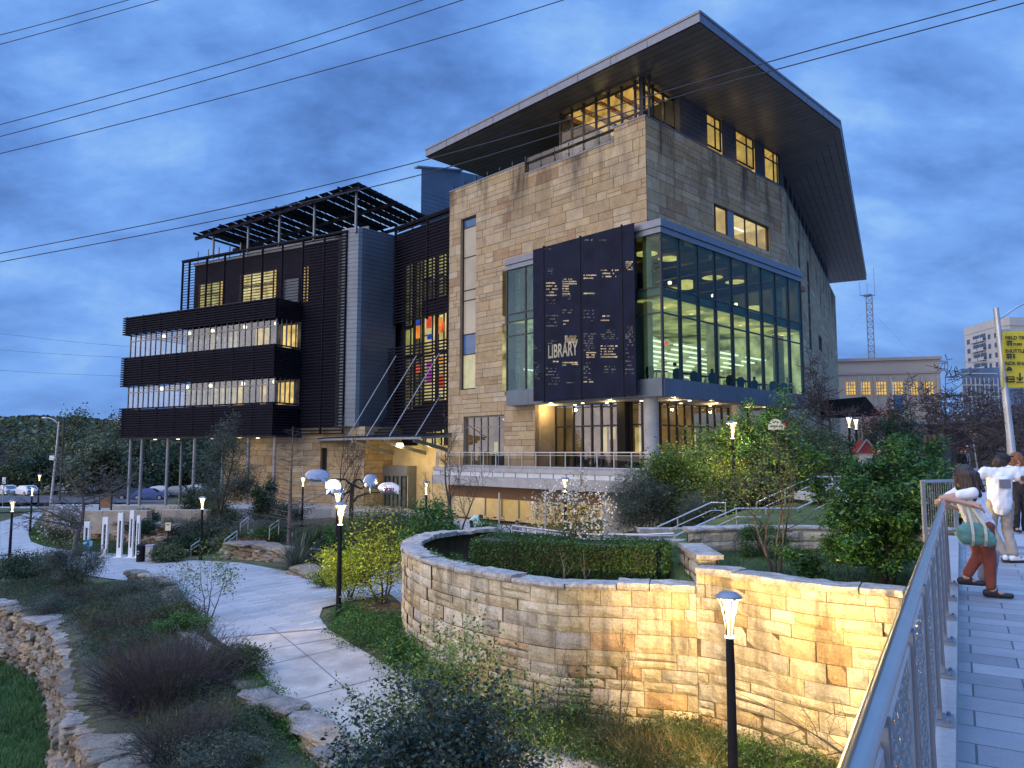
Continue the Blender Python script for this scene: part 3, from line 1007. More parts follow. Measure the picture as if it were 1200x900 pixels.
# ---- the glass bay
bay = MB()
bay.box(LF, -BR - 0.12, t_bay, BO - 0.6, BO + 0.12, BZF, BZF + 0.36)
bay.box(LF, -BR - 0.22, t_bay + 0.05, BO - 0.6, BO + 0.22, BZF + 0.38, BZ1)
bay.box(RFc, -BO - 0.115, s_bay, BR - 0.6, BR + 0.115, BZF + 0.002, BZF + 0.358)
bay.box(RFc, -BO - 0.215, s_bay + 0.05, BR - 0.6, BR + 0.215, BZF + 0.382, BZ1 - 0.002)
bayo = bay.build('bay_fascia', MT['fascia'], lib)
MB().prism([tuple(LF.P(-BR, BO, 0))[:2], tuple(LF.P(t_bay, BO, 0))[:2], tuple(LF.P(t_bay, -0.05, 0))[:2], tuple(LF.P(-0.1, -0.05, 0))[:2], tuple(RFc.P(s_bay, -0.05, 0))[:2], tuple(RFc.P(s_bay, BR, 0))[:2]], BZ1, BZ1 + 0.05).build('bay_roof', MT['fascia'], lib)
sp = MB()
nL = 8
for k in range(6):
 a, b = -BR + (t_bay + BR) * k / 6, -BR + (t_bay + BR) * (k + 1) / 6
 sp.box(LF, a + 0.012, b - 0.012, BO - 0.5, BO + 0.08, BZ0, BZS - 0.004)
for k in range(9):
 a, b = -BO + (s_bay + BO) * k / 9, -BO + (s_bay + BO) * (k + 1) / 9
 sp.box(RFc, a + 0.012 + (0.085 if k == 0 else 0), b - 0.012, BR - 0.5, BR + 0.082, BZ0 + 0.003, BZS - 0.006)
sp.build('bay_spandrel', MT['clad_zinc'], lib)
sf = MB().prism([tuple(LF.P(-BR + 0.1, BO - 0.1, 0))[:2], tuple(LF.P(t_bay, BO - 0.1, 0))[:2], tuple(LF.P(t_bay, -3.2, 0))[:2], tuple(LF.P(3.2, -3.2, 0))[:2],
  tuple(RFc.P(s_bay, -3.2, 0))[:2], tuple(RFc.P(s_bay, BR - 0.1, 0))[:2]], BZ0 + 0.02, BZ0 + 0.1).build('bay_soffit', MT['concrete'], lib)
for (t, o) in ((0.2, 0.2), (3.6, -0.8), (6.4, -0.8), (9.6, -0.8), (2.0, -1.8), (8.0, -1.8), (5.0, -1.8)):
 p = LF.P(t, o, BZ0 + 0.0)
 MB().lathe([(0.0, 0.02), (0.11, 0.02), (0.12, -0.02), (0.0, -0.02)], p, 10).build('downlight', MT['down'], sf)
for (s, o) in ((4.0, 0.4), (7.5, 0.4), (11.0, 0.4), (14.5, 0.4), (18.0, 0.4), (6, -1.6), (10, -1.6), (14, -1.6)):
 p = RFc.P(s, o, BZ0 + 0.0)
 MB().lathe([(0.0, 0.02), (0.11, 0.02), (0.12, -0.02), (0.0, -0.02)], p, 10).build('downlight', MT['down'], sf)
WARM = (1.0, 0.7, 0.3)
lamp(LF.P(9.6, -0.9, BZ0 - 0.25), 170, WARM, 0.1)
lamp(LF.P(4.0, -0.9, BZ0 - 0.25), 70, WARM, 0.1)
lamp(RFc.P(3.0, -0.2, BZ0 - 0.25), 90, WARM, 0.1)
lamp(RFc.P(8.5, -0.6, BZ0 - 0.25), 90, WARM, 0.1)
lamp(RFc.P(14.0, -0.6, BZ0 - 0.25), 90, WARM, 0.1)
mu = MB()
lt = [-BR + (t_bay + BR) * k / 7 for k in range(8)]
for t in lt:
 mu.box(LF, t - 0.06, t + 0.06, BO - 0.16, BO + 0.03, BZS, BZF)
rs = [-BO + (s_bay + BO) * k / 9 for k in range(1, 10)]
for s in rs:
 mu.box(RFc, s - 0.06, s + 0.06, BR - 0.22, BR + 0.03, BZS, BZF)
for z in (10.4, 11.5, 12.1):
 mu.box(LF, -BR, t_bay, BO - 0.1, BO + 0.02, z - 0.05, z + 0.05)
 mu.box(RFc, -BO + 0.02, s_bay, BR - 0.1, BR + 0.02, z - 0.05, z + 0.05)
mu.build('mullion', MT['frame'], bayo)
MB().quad(LF.P(-BR + 0.03, BO - 0.02, BZS), LF.P(lt[5], BO - 0.02, BZS), LF.P(lt[5], BO - 0.02, BZF), LF.P(-BR + 0.03, BO - 0.02, BZF)).build('pane', MT['glass_teal'], bayo)
MB().quad(LF.P(lt[5], BO - 0.02, BZS), LF.P(t_bay, BO - 0.02, BZS), LF.P(t_bay, BO - 0.02, BZF), LF.P(lt[5], BO - 0.02, BZF)).build('pane', MT['glass_blue'], bayo)
MB().quad(RFc.P(-BO + 0.03, BR - 0.02, BZS), RFc.P(s_bay, BR - 0.02, BZS), RFc.P(s_bay, BR - 0.02, BZF), RFc.P(-BO + 0.03, BR - 0.02, BZF)).build('pane', MT['glass_teal'], bayo)
MB().box(LF, t_bay - 0.04, t_bay, 0.0, BO, BZ0, BZF).build('bay_end', MT['frame'], bayo)
MB().box(RFc, s_bay - 0.04, s_bay, 0.0, BR, BZ0, BZF).build('bay_end', MT['frame'], bayo)
def IP(t, s, z):
 "inside the block: t metres from the street face line, s from the river face line"
 p = Vector((CX, CY)) + LF.u * t + RFc.u * s
 return Vector((p.x, p.y, z))
def ibox(mb, t0, t1, s0, s1, z0, z1, col=None):
 return mb.hexa([IP(t0, s0, z0), IP(t1, s0, z0), IP(t1, s1, z0), IP(t0, s1, z0), IP(t0, s0, z1), IP(t1, s0, z1), IP(t1, s1, z1), IP(t0, s1, z1)], col)
MT['bay_ceiling'] = E('reading_ceiling', (0.2, 0.19, 0.06), 0.8, var=0.5, scale=0.4, col2=(0.8, 0.7, 0.26))
MT['bay_wall'] = E('reading_wall', (0.3, 0.27, 0.1), 0.85, var=0.5, scale=0.8, col2=(0.85, 0.78, 0.36))
MT['bay_floor'] = M('reading_floor', (0.1, 0.1, 0.09), rough=0.7)
MT['upper_ceiling'] = E('upper_ceiling', (0.04, 0.022, 0.008), 0.9, var=0.6, scale=0.35, col2=(0.15, 0.085, 0.03))
MT['upper_wall'] = E('upper_wall', (0.04, 0.026, 0.01), 0.7, var=0.5, scale=0.3, col2=(0.14, 0.1, 0.04))
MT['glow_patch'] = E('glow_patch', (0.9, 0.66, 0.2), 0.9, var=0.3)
inter = MB()
ibox(inter, -BR + 0.25, 13.0, -BO + 0.25, s_bay, BZS - 0.3, BZS - 0.02)
ibox(inter, -BR + 0.25, 13.0, -BO + 0.25, s_bay, 11.5, 12.1)
intr = inter.build('bay_floor', MT['bay_floor'], lib)
mb = MB()
mb.quad(IP(-BR + 0.2, -BO + 0.2, 11.48), IP(13, -BO + 0.2, 11.48), IP(13, s_bay, 11.48), IP(-BR + 0.2, s_bay, 11.48))
mb.build('ceiling', MT['bay_ceiling'], intr)
mb = MB()
mb.quad(IP(13, -BO, BZS), IP(13, s_bay, BZS), IP(13, s_bay, 11.5), IP(13, -BO, 11.5))
mb.quad(IP(-BR, s_bay - 0.05, BZS), IP(13, s_bay - 0.05, BZS), IP(13, s_bay - 0.05, 11.5), IP(-BR, s_bay - 0.05, 11.5))
mb.build('room_wall', MT['bay_wall'], intr)
mb = MB()
mb.quad(IP(-BR + 0.2, -BO + 0.2, BZF + 0.1), IP(13, -BO + 0.2, BZF + 0.1), IP(13, s_bay, BZF + 0.1), IP(-BR + 0.2, s_bay, BZF + 0.1))
mb.build('ceiling', MT['upper_ceiling'], intr)
mb = MB()
mb.quad(IP(13, -BO, 12.1), IP(13, s_bay, 12.1), IP(13, s_bay, BZF + 0.1), IP(13, -BO, BZF + 0.1))
mb.quad(IP(-BR, s_bay - 0.05, 12.1), IP(13, s_bay - 0.05, 12.1), IP(13, s_bay - 0.05, BZF + 0.1), IP(-BR, s_bay - 0.05, BZF + 0.1))
mb.build('room_wall', MT['upper_wall'], intr)
mb = MB()
for k in range(7):
 s = 1.5 + k * 3.1
 ibox(mb, -1.0, 12.5, s, s + 1.3, BZF - 0.35, BZF + 0.05)
mb.build('ceiling_panel', MT['wood'], intr)
rg = random.Random(8)
for (t, s, z, big) in ((1.0, 1.2, 14.0, 0), (0.6, 3.4, 13.3, 0), (1.2, 6.4, 13.5, 1), (1.5, 10.6, 13.6, 0), (1.2, 16.5, 13.0, 1), (6, 5, 14.2, 0), (6, 12, 14.2, 0), (1.0, 13.2, 13.2, 0)):
 p = IP(t, s, z)
 if big:
  MB().lathe([(0.0, 0.0), (0.5, 0.0), (0.5, 0.55), (0.0, 0.55)], p, 14).build('pendant', MT['glow_patch'], intr)
 else:
  MB().lathe([(0.0, -0.08), (0.12, -0.05), (0.14, 0.1), (0.05, 0.16)], p, 10).build('pendant', MT['lamp_white'], intr)
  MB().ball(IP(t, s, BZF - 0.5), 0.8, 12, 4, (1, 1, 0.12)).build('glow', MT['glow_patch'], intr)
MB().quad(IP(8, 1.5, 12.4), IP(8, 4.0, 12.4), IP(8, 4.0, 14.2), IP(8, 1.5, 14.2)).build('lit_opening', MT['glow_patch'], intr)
mb = MB()
for (t, s, h) in ((0.2, 0.2, 1.0), (0.9, 0.4, 1.5), (0.6, 1.0, 0.9), (0.3, 5, 0.9), (0.4, 9, 0.7)):
 ibox(mb, t, t + 0.7, s, s + 0.9, 12.1, 12.1 + h)
mb.build('armchair', MT['black'], intr)
MT['baffle'] = E('baffle', (0.8, 0.76, 0.42), 0.7, var=0.3, scale=1.4)
mb = MB()
for i in range(7):
 t = 3.0 + i * 1.35
 for k in range(12):
  s = 0.5 + k * 1.75
  z = 9.7 - i * 0.05
  a, b, c = IP(t, s, z), IP(t, s + 0.87, z + 0.3), IP(t, s + 1.75, z)
  a2, b2, c2 = IP(t + 0.7, s, z), IP(t + 0.7, s + 0.87, z + 0.3), IP(t + 0.7, s + 1.75, z)
  mb.quad(a, b, b2, a2)
  mb.quad(b, c, c2, b2)
mb.build('wave_baffle', MT['baffle'], intr)
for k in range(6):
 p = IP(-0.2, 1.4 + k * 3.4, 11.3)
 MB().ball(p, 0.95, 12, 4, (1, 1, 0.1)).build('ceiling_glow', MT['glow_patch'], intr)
 MB().lathe([(0.0, -0.1), (0.14, -0.1), (0.14, 0.05), (0.0, 0.05)], p, 10).build('downlight', MT['strip'], intr)
mb = MB()
for i in range(11):
 t = 1.6 + i * 1.02
 for k in range(4):
  s0 = 0.3 + k * 5.2 + (i % 2) * 1.2
  ibox(mb, t, t + 0.2, s0, s0 + 3.8, 9.3 - 0.14 * i, 9.39 - 0.14 * i)
mb.build('light_line', MT['strip'], intr)
MT['shelf_books'] = E('shelf_books', (0.34, 0.3, 0.1), 0.75, var=0.7, scale=2.5, stretch=(1, 1, 0.6), col2=(0.9, 0.85, 0.45))
mb = MB()
for i in range(4):
 for k in range(4):
  ibox(mb, 4.2 + i * 2.1, 4.6 + i * 2.1, 1.5 + k * 5.2, 5.4 + k * 5.2, BZS, BZS + 1.5)
mb.build('bookshelf', MT['shelf_books'], intr)
MT['col_lit'] = E('column_lit', (0.34, 0.3, 0.14), 0.8, var=0.3)
MB().tube([IP(1.6, 10.6, BZS), IP(1.6, 10.6, 11.48)], 0.5, 16).build('column', MT['col_lit'], intr)
MB().tube([IP(1.2, 0.4, BZS), IP(1.2, 0.4, 11.48)], 0.55, 16).build('column', MT['clad_dark'], intr)
mb = MB()
rg = random.Random(21)
for k in range(9):
 s = 0.8 + k * 2.2 + rg.uniform(-0.5, 0.5)
 t = -0.9 + rg.uniform(0, 0.9)
 ibox(mb, t, t + 0.7, s, s + rg.uniform(0.8, 1.5), BZS + 0.66, BZS + 0.72)
 ibox(mb, t + 0.3, t + 0.36, s + 0.3, s + 0.36, BZS, BZS + 0.66)
 q = IP(t + 0.4, s - 0.3, BZS)
 mb.lathe([(0.22, 0.0), (0.26, 0.4), (0.3, 0.55), (0.27, 0.85), (0.14, 0.98), (0.0, 1.0)], q, 9)
 if k % 3 == 0:
  mb.lathe([(0.08, 0.98), (0.12, 1.1), (0.11, 1.22), (0.0, 1.28)], q, 9)
mb.build('desk', MT['black'], intr)
MB().ball(IP(-0.2, 2.6, BZS + 1.25), 0.14, 8, 6).build('seated_reader', MT['black'], intr)
MB().box(RFc, 6.0, 6.55, -3.0, -2.95, 9.55, 9.8).build('exit_sign', MT['sign_red'], intr)
# ---- perforated screen with the lettering
SO = 1.55
scr_edges = [624.4, 637.5, 680.7, 730.0, 745.3]
zt_s = LF.hit(624.4, 293, SO)[1]
zb_s = LF.hit(624.4, 470.5, SO)[1]
ts = [LF.hit(x, 400, SO)[0] for x in scr_edges]
mb = MB()
for t in ts[1:4]:
 mb.box(LF, t - 0.035, t + 0.035, SO - 0.12, SO + 0.05, zb_s - 0.1, zt_s + 0.1)
mb.build('screen_rail', MT['black'], lib)
MT['cut_warm'] = E('cutout_warm', (0.85, 0.68, 0.45), 0.6, var=0.5, scale=1.5)
MT['cut_dim'] = E('cutout_dim', (0.22, 0.21, 0.22), 0.5, var=0.6, scale=1.2)
rg = random.Random(31)
cw, cd = MB(), MB()
def textlines(mb, xa, xb, ya, yb, n, fill):
 "n rows of short dashes between two corners in the photo"
 for k in range(n):
  y = ya + (yb - ya) * (k + 0.5) / n
  x = xa
  end = xa + (xb - xa) * rg.uniform(0.7, 1.0)
  while x < end:
   l = rg.uniform(0.6, 2.6)
   if rg.random() < fill:
    a = LF.hit(x, y, SO)
    b = LF.hit(min(x + l, end), y - 0.17 * l, SO)
    h = rg.uniform(0.05, 0.11)
    mb.box(LF, b[0], a[0], SO, SO + 0.006, a[1] - h / 2, a[1] + h / 2)
   x += l + 0.35
blocks = [(640, 655, 330, 348, 5, 1), (659, 677, 326, 334, 3, 1), (659, 668, 334, 346, 4, 1), (640, 655, 350, 358, 2, 0), (659, 676, 345, 352, 2, 0),
  (684, 699, 321, 328, 2, 1), (704, 726, 315, 326, 3, 1), (684, 699, 342, 346, 1, 1), (640, 656, 368, 384, 4, 0), (659, 676, 362, 368, 2, 0), (660, 667, 374, 382, 2, 1),
  (684, 699, 362, 378, 4, 0), (704, 716, 368, 378, 2, 1), (640, 656, 398, 404, 2, 0), (662, 679, 393, 402, 4, 1), (684, 700, 390, 412, 8, 0), (704, 726, 386, 398, 5, 0),
  (687, 700, 412, 420, 3, 1), (704, 724, 404, 420, 5, 1), (640, 656, 430, 452, 6, 0), (684, 693, 424, 446, 9, 0), (684, 699, 446, 449, 1, 1), (706, 726, 428, 438, 3, 0),
  (733, 744, 382, 402, 9, 0), (733, 744, 402, 440, 8, 0), (625.5, 634, 404, 412, 3, 0), (625.5, 634, 424, 445, 8, 0), (638, 652, 291, 293, 1, 0), (684, 722, 277, 286, 1, 0),
  (659, 677, 424, 426, 1, 1), (648, 656, 423, 424.5, 1, 1), (659, 664, 427, 429, 1, 1), (670, 678, 426.5, 427.5, 1, 1), (733, 742, 306, 317, 5, 1), (660, 678, 447, 450, 1, 0), (642, 650, 314, 322, 3, 0)]
for (xa, xb, ya, yb, n_, warm) in blocks:
 textlines(cw if warm else cd, xa, xb, ya, yb, n_, 0.85 if warm else 0.55)
scr = None
for k in range(4):
 mb = MB().box(LF, ts[k + 1] + 0.04, ts[k] - 0.04, SO - 0.06, SO, zb_s, zt_s)
 mi = [0] * len(mb.f)
 for j, src in ((1, cw), (2, cd)):
  for i in range(0, len(src.f), 6):
   vv = src.v[src.f[i][0]:src.f[i][0] + 8]
   tc = sum((Vector((p[0] - CX, p[1] - CY)).dot(LF.u) for p in vv)) / 8
   if ts[k + 1] <= tc < ts[k]:
    mb.hexa(vv)
    mi += [j] * 6
 o_ = mb.build('perforated_screen', MT['screen'], lib)
 o_.data.materials.append(MT['cut_warm'])
 o_.data.materials.append(MT['cut_dim'])
 o_.data.polygons.foreach_set('material_index', mi)
 if k == 1:
  scr = o_
MT['letter'] = E('library_letters', (0.62, 0.58, 0.5), 0.6, var=0.25)
def text_obj(txt, size, mat, parent, loc, xdir, name='lettering', extr=0.004, align='CENTER', up=(0, 0, 1), bold=0.0, sx=1.0):
 "flat writing standing on a surface: xdir is the reading direction"
 cu = bpy.data.curves.new(name, 'FONT')
 cu.body = txt
 cu.size = size
 cu.extrude = extr
 cu.offset = bold
 cu.align_x = align
 cu.align_y = 'CENTER'
 tmp = bpy.data.objects.new('tmp', cu)
 COL.objects.link(tmp)
 dg = bpy.context.evaluated_depsgraph_get()
 me = bpy.data.meshes.new_from_object(tmp.evaluated_get(dg))
 bpy.data.objects.remove(tmp)
 bpy.data.curves.remove(cu)
 x = Vector(xdir).normalized()
 u = Vector(up).normalized()
 zz = x.cross(u).normalized()
 v = np.array([tuple(Vector(loc) + x * p.co.x * sx + u * p.co.y + zz * p.co.z) for p in me.vertices])
 f = [tuple(p.vertices) for p in me.polygons]
 bpy.data.meshes.remove(me)
 return mesh_obj(name, v, f, mat, parent)
rd = Vector((-LF.u.x, -LF.u.y, 0))                 # reading direction on the river face
a = LF.hit(648.5, 412.5, SO + 0.012)
ta_, tb_ = LF.hit(639.5, 412, SO)[0], LF.hit(679.5, 412, SO)[0]
lw = (ta_ - tb_)
zmid = LF.hit(660, 411, SO)[1]
lh = 1.35
lo_ = text_obj('LIBRARY', lh, MT['letter'], scr, LF.P((ta_ + tb_) / 2, SO + 0.012, zmid), rd, 'library_lettering', sx=lw / (lh * 4.35), bold=0.018)
# ---- ground floor under the bay: recessed glazing, column
zr = BZ0 + 0.02
rec = MB()
for k in range(10):
 t = 2.3 + (t_rec - 2.3) * k / 9
 rec.box(LF, t - 0.06, t + 0.06, -2.36, -2.2, 0.5, zr)
rec.box(LF, 2.3, t_rec, -2.33, -2.23, 3.45, 3.57)
for k in range(1, 15):
 s = 2.3 + (17 - 2.3) * k / 14
 rec.box(RFc, s - 0.06, s + 0.06, -2.36, -2.2, 0.3, zr)
rec.box(RFc, 2.3, 17, -2.33, -2.23, 3.45, 3.57)
reco = rec.build('cafe_glazing', MT['frame'], lib)
MB().quad(LF.P(2.3, -2.3, 0.5), LF.P(t_rec, -2.3, 0.5), LF.P(t_rec, -2.3, zr), LF.P(2.3, -2.3, zr)).build('pane', MT['glass_mirror'], reco)
MB().quad(RFc.P(2.3, -2.3, 0.3), RFc.P(17, -2.3, 0.3), RFc.P(17, -2.3, zr), RFc.P(2.3, -2.3, zr)).build('pane', MT['glass'], reco)
MT['cafe_back'] = E('cafe_back', (0.2, 0.1, 0.03), 0.8, var=0.5, scale=0.6, col2=(0.34, 0.19, 0.06))
MT['cafe_lit'] = E('cafe_lit', (0.9, 0.66, 0.22), 0.9, var=0.35, scale=0.9)
mb = MB()
mb.quad(IP(2.4, 9.0, 0.5), IP(14, 9.0, 0.5), IP(14, 9.0, 5), IP(2.4, 9.0, 5))
mb.quad(IP(11.5, 2.4, 0.5), IP(11.5, 17, 0.5), IP(11.5, 17, 5), IP(11.5, 2.4, 5))
mb.build('room_wall', MT['cafe_back'], reco)
MB().quad(IP(2.4, 2.4, 4.98), IP(12, 2.4, 4.98), IP(12, 17, 4.98), IP(2.4, 17, 4.98)).build('room_ceiling', MT['cafe_back'], reco)
MB().quad(IP(2.4, 2.4, 0.51), IP(12, 2.4, 0.51), IP(12, 17, 0.51), IP(2.4, 17, 0.51)).build('room_floor', MT['wood'], reco)
for (xa, ya, xb, yb, s_) in ((704, 501, 711, 530, 7.0), (714, 501, 721, 515, 7.0), (727, 501, 738, 530, 7.5), (744, 501, 756, 530, 7.5)):
 f2 = Frame(tuple(IP(0, s_, 0))[:2], -44.2)
 q = f2.rect(xa, ya, xb, yb)
 MB().box(f2, q[0], q[1], -0.05, 0.0, max(q[2], 1.0), q[3]).build('lit_panel', MT['cafe_lit'], reco)
f2 = Frame(tuple(IP(6.5, 0, 0))[:2], 45.8)
for (xa, ya, xb, yb) in ((772, 502, 776, 528), (779, 502, 790, 528), (793, 502, 803, 528), (806, 502, 815, 528)):
 q = f2.rect(xa, ya, xb, yb)
 MB().box(f2, q[0], q[1], 0.0, 0.05, max(q[2], 1.0), q[3]).build('lit_panel', MT['cafe_lit'], reco)
mb = MB()
rg = random.Random(5)
for k in range(14):
 t, s = rg.uniform(3, 10), rg.uniform(3.2, 6)
 ibox(mb, t, t + 0.7, s, s + 0.7, 1.18, 1.24)
 ibox(mb, t + 0.3, t + 0.38, s + 0.3, s + 0.38, 0.51, 1.18)
 ibox(mb, t + 0.9, t + 1.3, s + 0.1, s + 0.15, 0.51, 1.4)
mb.build('cafe_seating', MT['black'], reco)
q = LF.hit(733.5, 497, -3)
MB().box(LF, q[0] - 0.2, q[0] + 0.2, -3.0, -2.9, q[1] - 0.25, q[1] + 0.2).build('exit_sign', MT['sign_red'], reco)
cl_ = MB().tube([LF.P(-0.1, 0.1, -0.5), LF.P(-0.1, 0.1, BZ0 + 0.04)], 0.47, 24)
cl_.build('column', MT['concrete'], lib, smooth=False)
MB().tube([RFc.P(11.0, 0.1, -0.5), RFc.P(11.0, 0.1, BZ0 + 0.04)], 0.47, 24).build('column', MT['concrete'], lib)
MB().box(LF, 3.2, 3.9, -2.1, -1.5, 0.5, BZ0 + 0.03).build('pier', MT['stone_low'], lib)
bl = ashlar('lit_stone_wall', Frame(tuple(LF.P(t_rec + 0.02, 0, 0))[:2], 45.8), 0.0, 2.3, 0.5, BZ0 + 0.2, [], MT['stone_low'], 17, lib, hmin=0.3, hmax=0.6, lmin=0.4, lmax=1.2)
# ---- terrace
t0_, t1_ = -9.0, 17.2
te = MB()
te.box(TF, t0_, t1_, -5.5, -0.0, 0.22, 0.5)
te.box(TF, t0_, t1_, -5.5, -0.12, -0.12, 0.22)
te.box(TF, t0_, t1_, -5.5, 0.06, -0.78, -0.12)
ter = te.build('terrace', MT['concrete'], lib)
mb = MB()
k = 0
t = t0_
while t < t1_ - 0.2:
 mb.box(TF, t + 0.04, min(t + 1.15, t1_) - 0.04, -0.12, -0.04, -0.1, 0.2)
 t += 1.15
MT['panel'] = M('pale_panel', (0.5, 0.53, 0.56), rough=0.35, var=0.12, scale=0.5)
mb.build('edge_panel', MT['panel'], ter)
rl = MB()
t = t0_
while t < t1_:
 rl.box(TF, t - 0.03, t + 0.03, -0.36, -0.3, 0.5, 1.55)
 t += 1.3
rl.box(TF, t1_ - 0.05, t1_, -0.36, -0.3, 0.5, 1.55)
rl.box(TF, t0_, t1_, -0.375, -0.285, 1.55, 1.62)
rl.box(TF, t0_, t1_, -0.35, -0.31, 0.62, 0.66)
rl.box(TF, t0_, t1_, -0.35, -0.31, 1.38, 1.41)
rlo = rl.build('terrace_railing', MT['galv'], ter)
MT['mesh_rail'] = glass('mesh_infill', (0.72, 0.72, 0.72), 0.03)
MB().quad(TF.P(t0_, -0.33, 0.66), TF.P(t1_, -0.33, 0.66), TF.P(t1_, -0.33, 1.38), TF.P(t0_, -0.33, 1.38)).build('infill', MT['mesh_rail'], rlo)
uc = MB()
uc.box(TF, 1.2, 17.2, -1.9, -1.6, -1.75, -0.79)
uc.build('brown_beam', MT['wood'], ter)
MT['under_lit'] = M('undercroft_wall', (0.5, 0.42, 0.26), rough=0.8, var=0.2, scale=0.7)
under = MB().box(TF, -1.0, 22, -5.3, -5.0, GZ - 0.3, -0.79).build('undercroft_wall', MT['under_lit'], lib)
mb = MB()
for k in range(9):
 t = 1.5 + k * 1.9
 mb.box(TF, t - 0.05, t + 0.05, -4.98, -4.9, GZ, -0.79)
mb.build('mullion', MT['steel_dull'], under)
MB().box(TF, -9.0, 1.2, -1.2, -0.5, GZ - 0.5, -0.79).build('undercroft_wall', MT['concrete_dark'], lib)
for t in (3.5, 8.0, 12.5, 16.5):
 MB().tube([TF.P(t, -3.0, -0.82), TF.P(t, -3.0, -0.9)], 0.14, 10).build('downlight', MT['down'], ter)
 lamp(TF.P(t, -3.0, -1.1), 130, (1.0, 0.76, 0.36), 0.15)
# ---- recessed link between block and wing
KT = 10.7
zk = 23.4
MB().quad(KF.P(0, -0.9, GZ), KF.P(KT + 2.2, -0.9, GZ), KF.P(KT + 2.2, -0.9, zk), KF.P(0, -0.9, zk)).build('link_wall', MT['wingwall'], lib)
def slats(name, fr, t0, t1, z0, z1, o, pitch, h, d, mat, parent, ofun=None):
 mb = MB()
 z = z0
 while z < z1:
  oo = o + (ofun(z) if ofun else 0)
  mb.box(fr, t0, t1, oo - d, oo, z, z + h)
  z += pitch
 return mb.build(name, mat, parent)
z_s1 = KF.hit(463, 379, 0.3)[1]
z_s2 = KF.hit(463, 408, 0.8)[1]
z_s3 = KF.hit(463, 512, 0.8)[1]
lk = slats('louvre_screen', KF, 0.15, KT - 0.15, z_s1, zk, 0.3, 0.3, 0.13, 0.1, MT['louvre'], lib)
mb = MB()
for t in (0.2, KT / 2, KT - 0.2):
 mb.box(KF, t - 0.06, t + 0.06, 0.12, 0.36, z_s1 - 0.2, zk + 0.3)
mb.box(KF, 0, KT, -0.5, 0.36, zk + 0.1, zk + 0.28)
mb.build('louvre_frame', MT['louvre'], lk)
zbend = z_s3 + 2.4
slats('louvre_screen', KF, 0.15, KT + 0.6, z_s3, z_s2, 0.8, 0.3, 0.14, 0.1, MT['louvre'], lib, ofun=lambda z: max(0, (zbend - z)) ** 1.6 * 0.55 if z < zbend else 0)
MT['art_red'] = E('art_red', (0.9, 0.12, 0.05), 0.8, var=0.3)
MT['art_orange'] = E('art_orange', (1.0, 0.32, 0.05), 0.9, var=0.3)
MT['art_blue'] = E('art_blue', (0.03, 0.08, 0.5), 0.8, var=0.3)
MT['art_purple'] = E('art_purple', (0.4, 0.05, 0.35), 0.8, var=0.3)
MT['room_olive'] = E('room_olive', (0.5, 0.46, 0.16), 0.75, var=0.35, scale=1.0)
MT['room_dim'] = E('room_dim', (0.16, 0.14, 0.07), 0.7, var=0.5, scale=1.2)
lw_ = None
for (xa, xb, ya, yb, kind) in ((496, 506.5, 304, 326, 'room_olive'), (513, 520, 298, 322, 'room_olive'), (496, 506.5, 328, 350, 'room_dim'), (513, 520, 324, 345, 'room_dim'),
  (475, 480, 311, 380, 'room_dim'), (487, 491.5, 306, 372, 'room_dim'),
  (496, 506.5, 372, 414, 'room_back'), (513, 520, 368, 410, 'room_back'), (485.5, 491.5, 374, 415, 'room_dim'), (474, 481, 386, 416, 'room_olive'),
  (496, 506.5, 418, 470, 'room_back'), (513, 520, 414, 468, 'room_back'), (485.5, 491.5, 420, 476, 'room_dim'),
  (488, 496, 508, 545, 'room_olive'), (498, 506.5, 506, 543, 'room_back'), (509, 517, 504, 541, 'room_back'), (474, 481, 420, 480, 'room_dim')):
 q = KF.rect(xa, ya, xb, yb, -0.4)
 window(KF, q[0], q[1], q[2], q[3], o=-0.45, cols=(), rows=(0.5,) if yb - ya > 35 else (), parent=lib, depth=0.12, fw=0.1, back=kind, side=kind, ceil=kind, floor=kind)
for (xa, ya, xb, yb, mname) in ((499, 371, 504.5, 384, 'art_red'), (500, 392, 505.5, 397, 'art_blue'), (513.5, 372, 517, 390, 'art_orange'), (487, 375, 491, 381, 'art_blue'), (487, 382, 491, 396, 'art_orange'),
  (499, 434, 505, 448, 'art_purple'), (499, 424, 505, 430, 'art_purple'), (514, 440, 519, 453, 'art_red'), (513.5, 420, 518, 425, 'art_orange'), (487, 428, 491, 436, 'art_red'), (515, 378, 519.5, 388, 'art_red')):
 q = KF.rect(xa, ya, xb, yb, -0.3)
 MB().box(KF, q[0], q[1], -0.42, -0.36, q[2], q[3]).build('hanging_banner', MT[mname], lib)
# ---- zinc volume with the rounded corner between link and wing
zz0, zz1 = 4.0, 22.8
Mx = (-14.2, 69.1)
Kx = (-11.4, 71.9)
arc = [(-16.3, 69.8), (-15.75, 69.45), (-15.1, 69.15), (-14.6, 69.05), (-14.25, 69.15), (-13.95, 69.4), Kx, (-13.5, 76.0), (-20, 76)]
mb = MB()
z = zz0
while z < zz1 - 0.05:
 zt = min(z + 0.42, zz1)
 mb.prism(arc, z, zt - 0.03)
 z = zt
zin = mb.build('zinc_volume', MT['clad_zinc'], lib)
c_ = np.mean(np.array(arc), axis=0)
MB().prism([tuple(np.array(p) + (c_ - np.array(p)) * 0.012) for p in arc], zz0, zz1).build('joint_backing', MT['clad_dark'], zin)
MB().prism([tuple(np.array(p) - (c_ - np.array(p)) * 0.006) for p in arc], zz1, zz1 + 0.14).build('coping', MT['fascia'], zin)
QL = Frame((-13.9, 69.6), -61.4)
ashlar('stone_base', Frame((-13.6, 68.9), -61.4), 0.0, 19.0, GZ - 1.2, 4.0, [(4.6, 5.4, -0.3, 2.0)], MT['stone_low'], 23, lib)
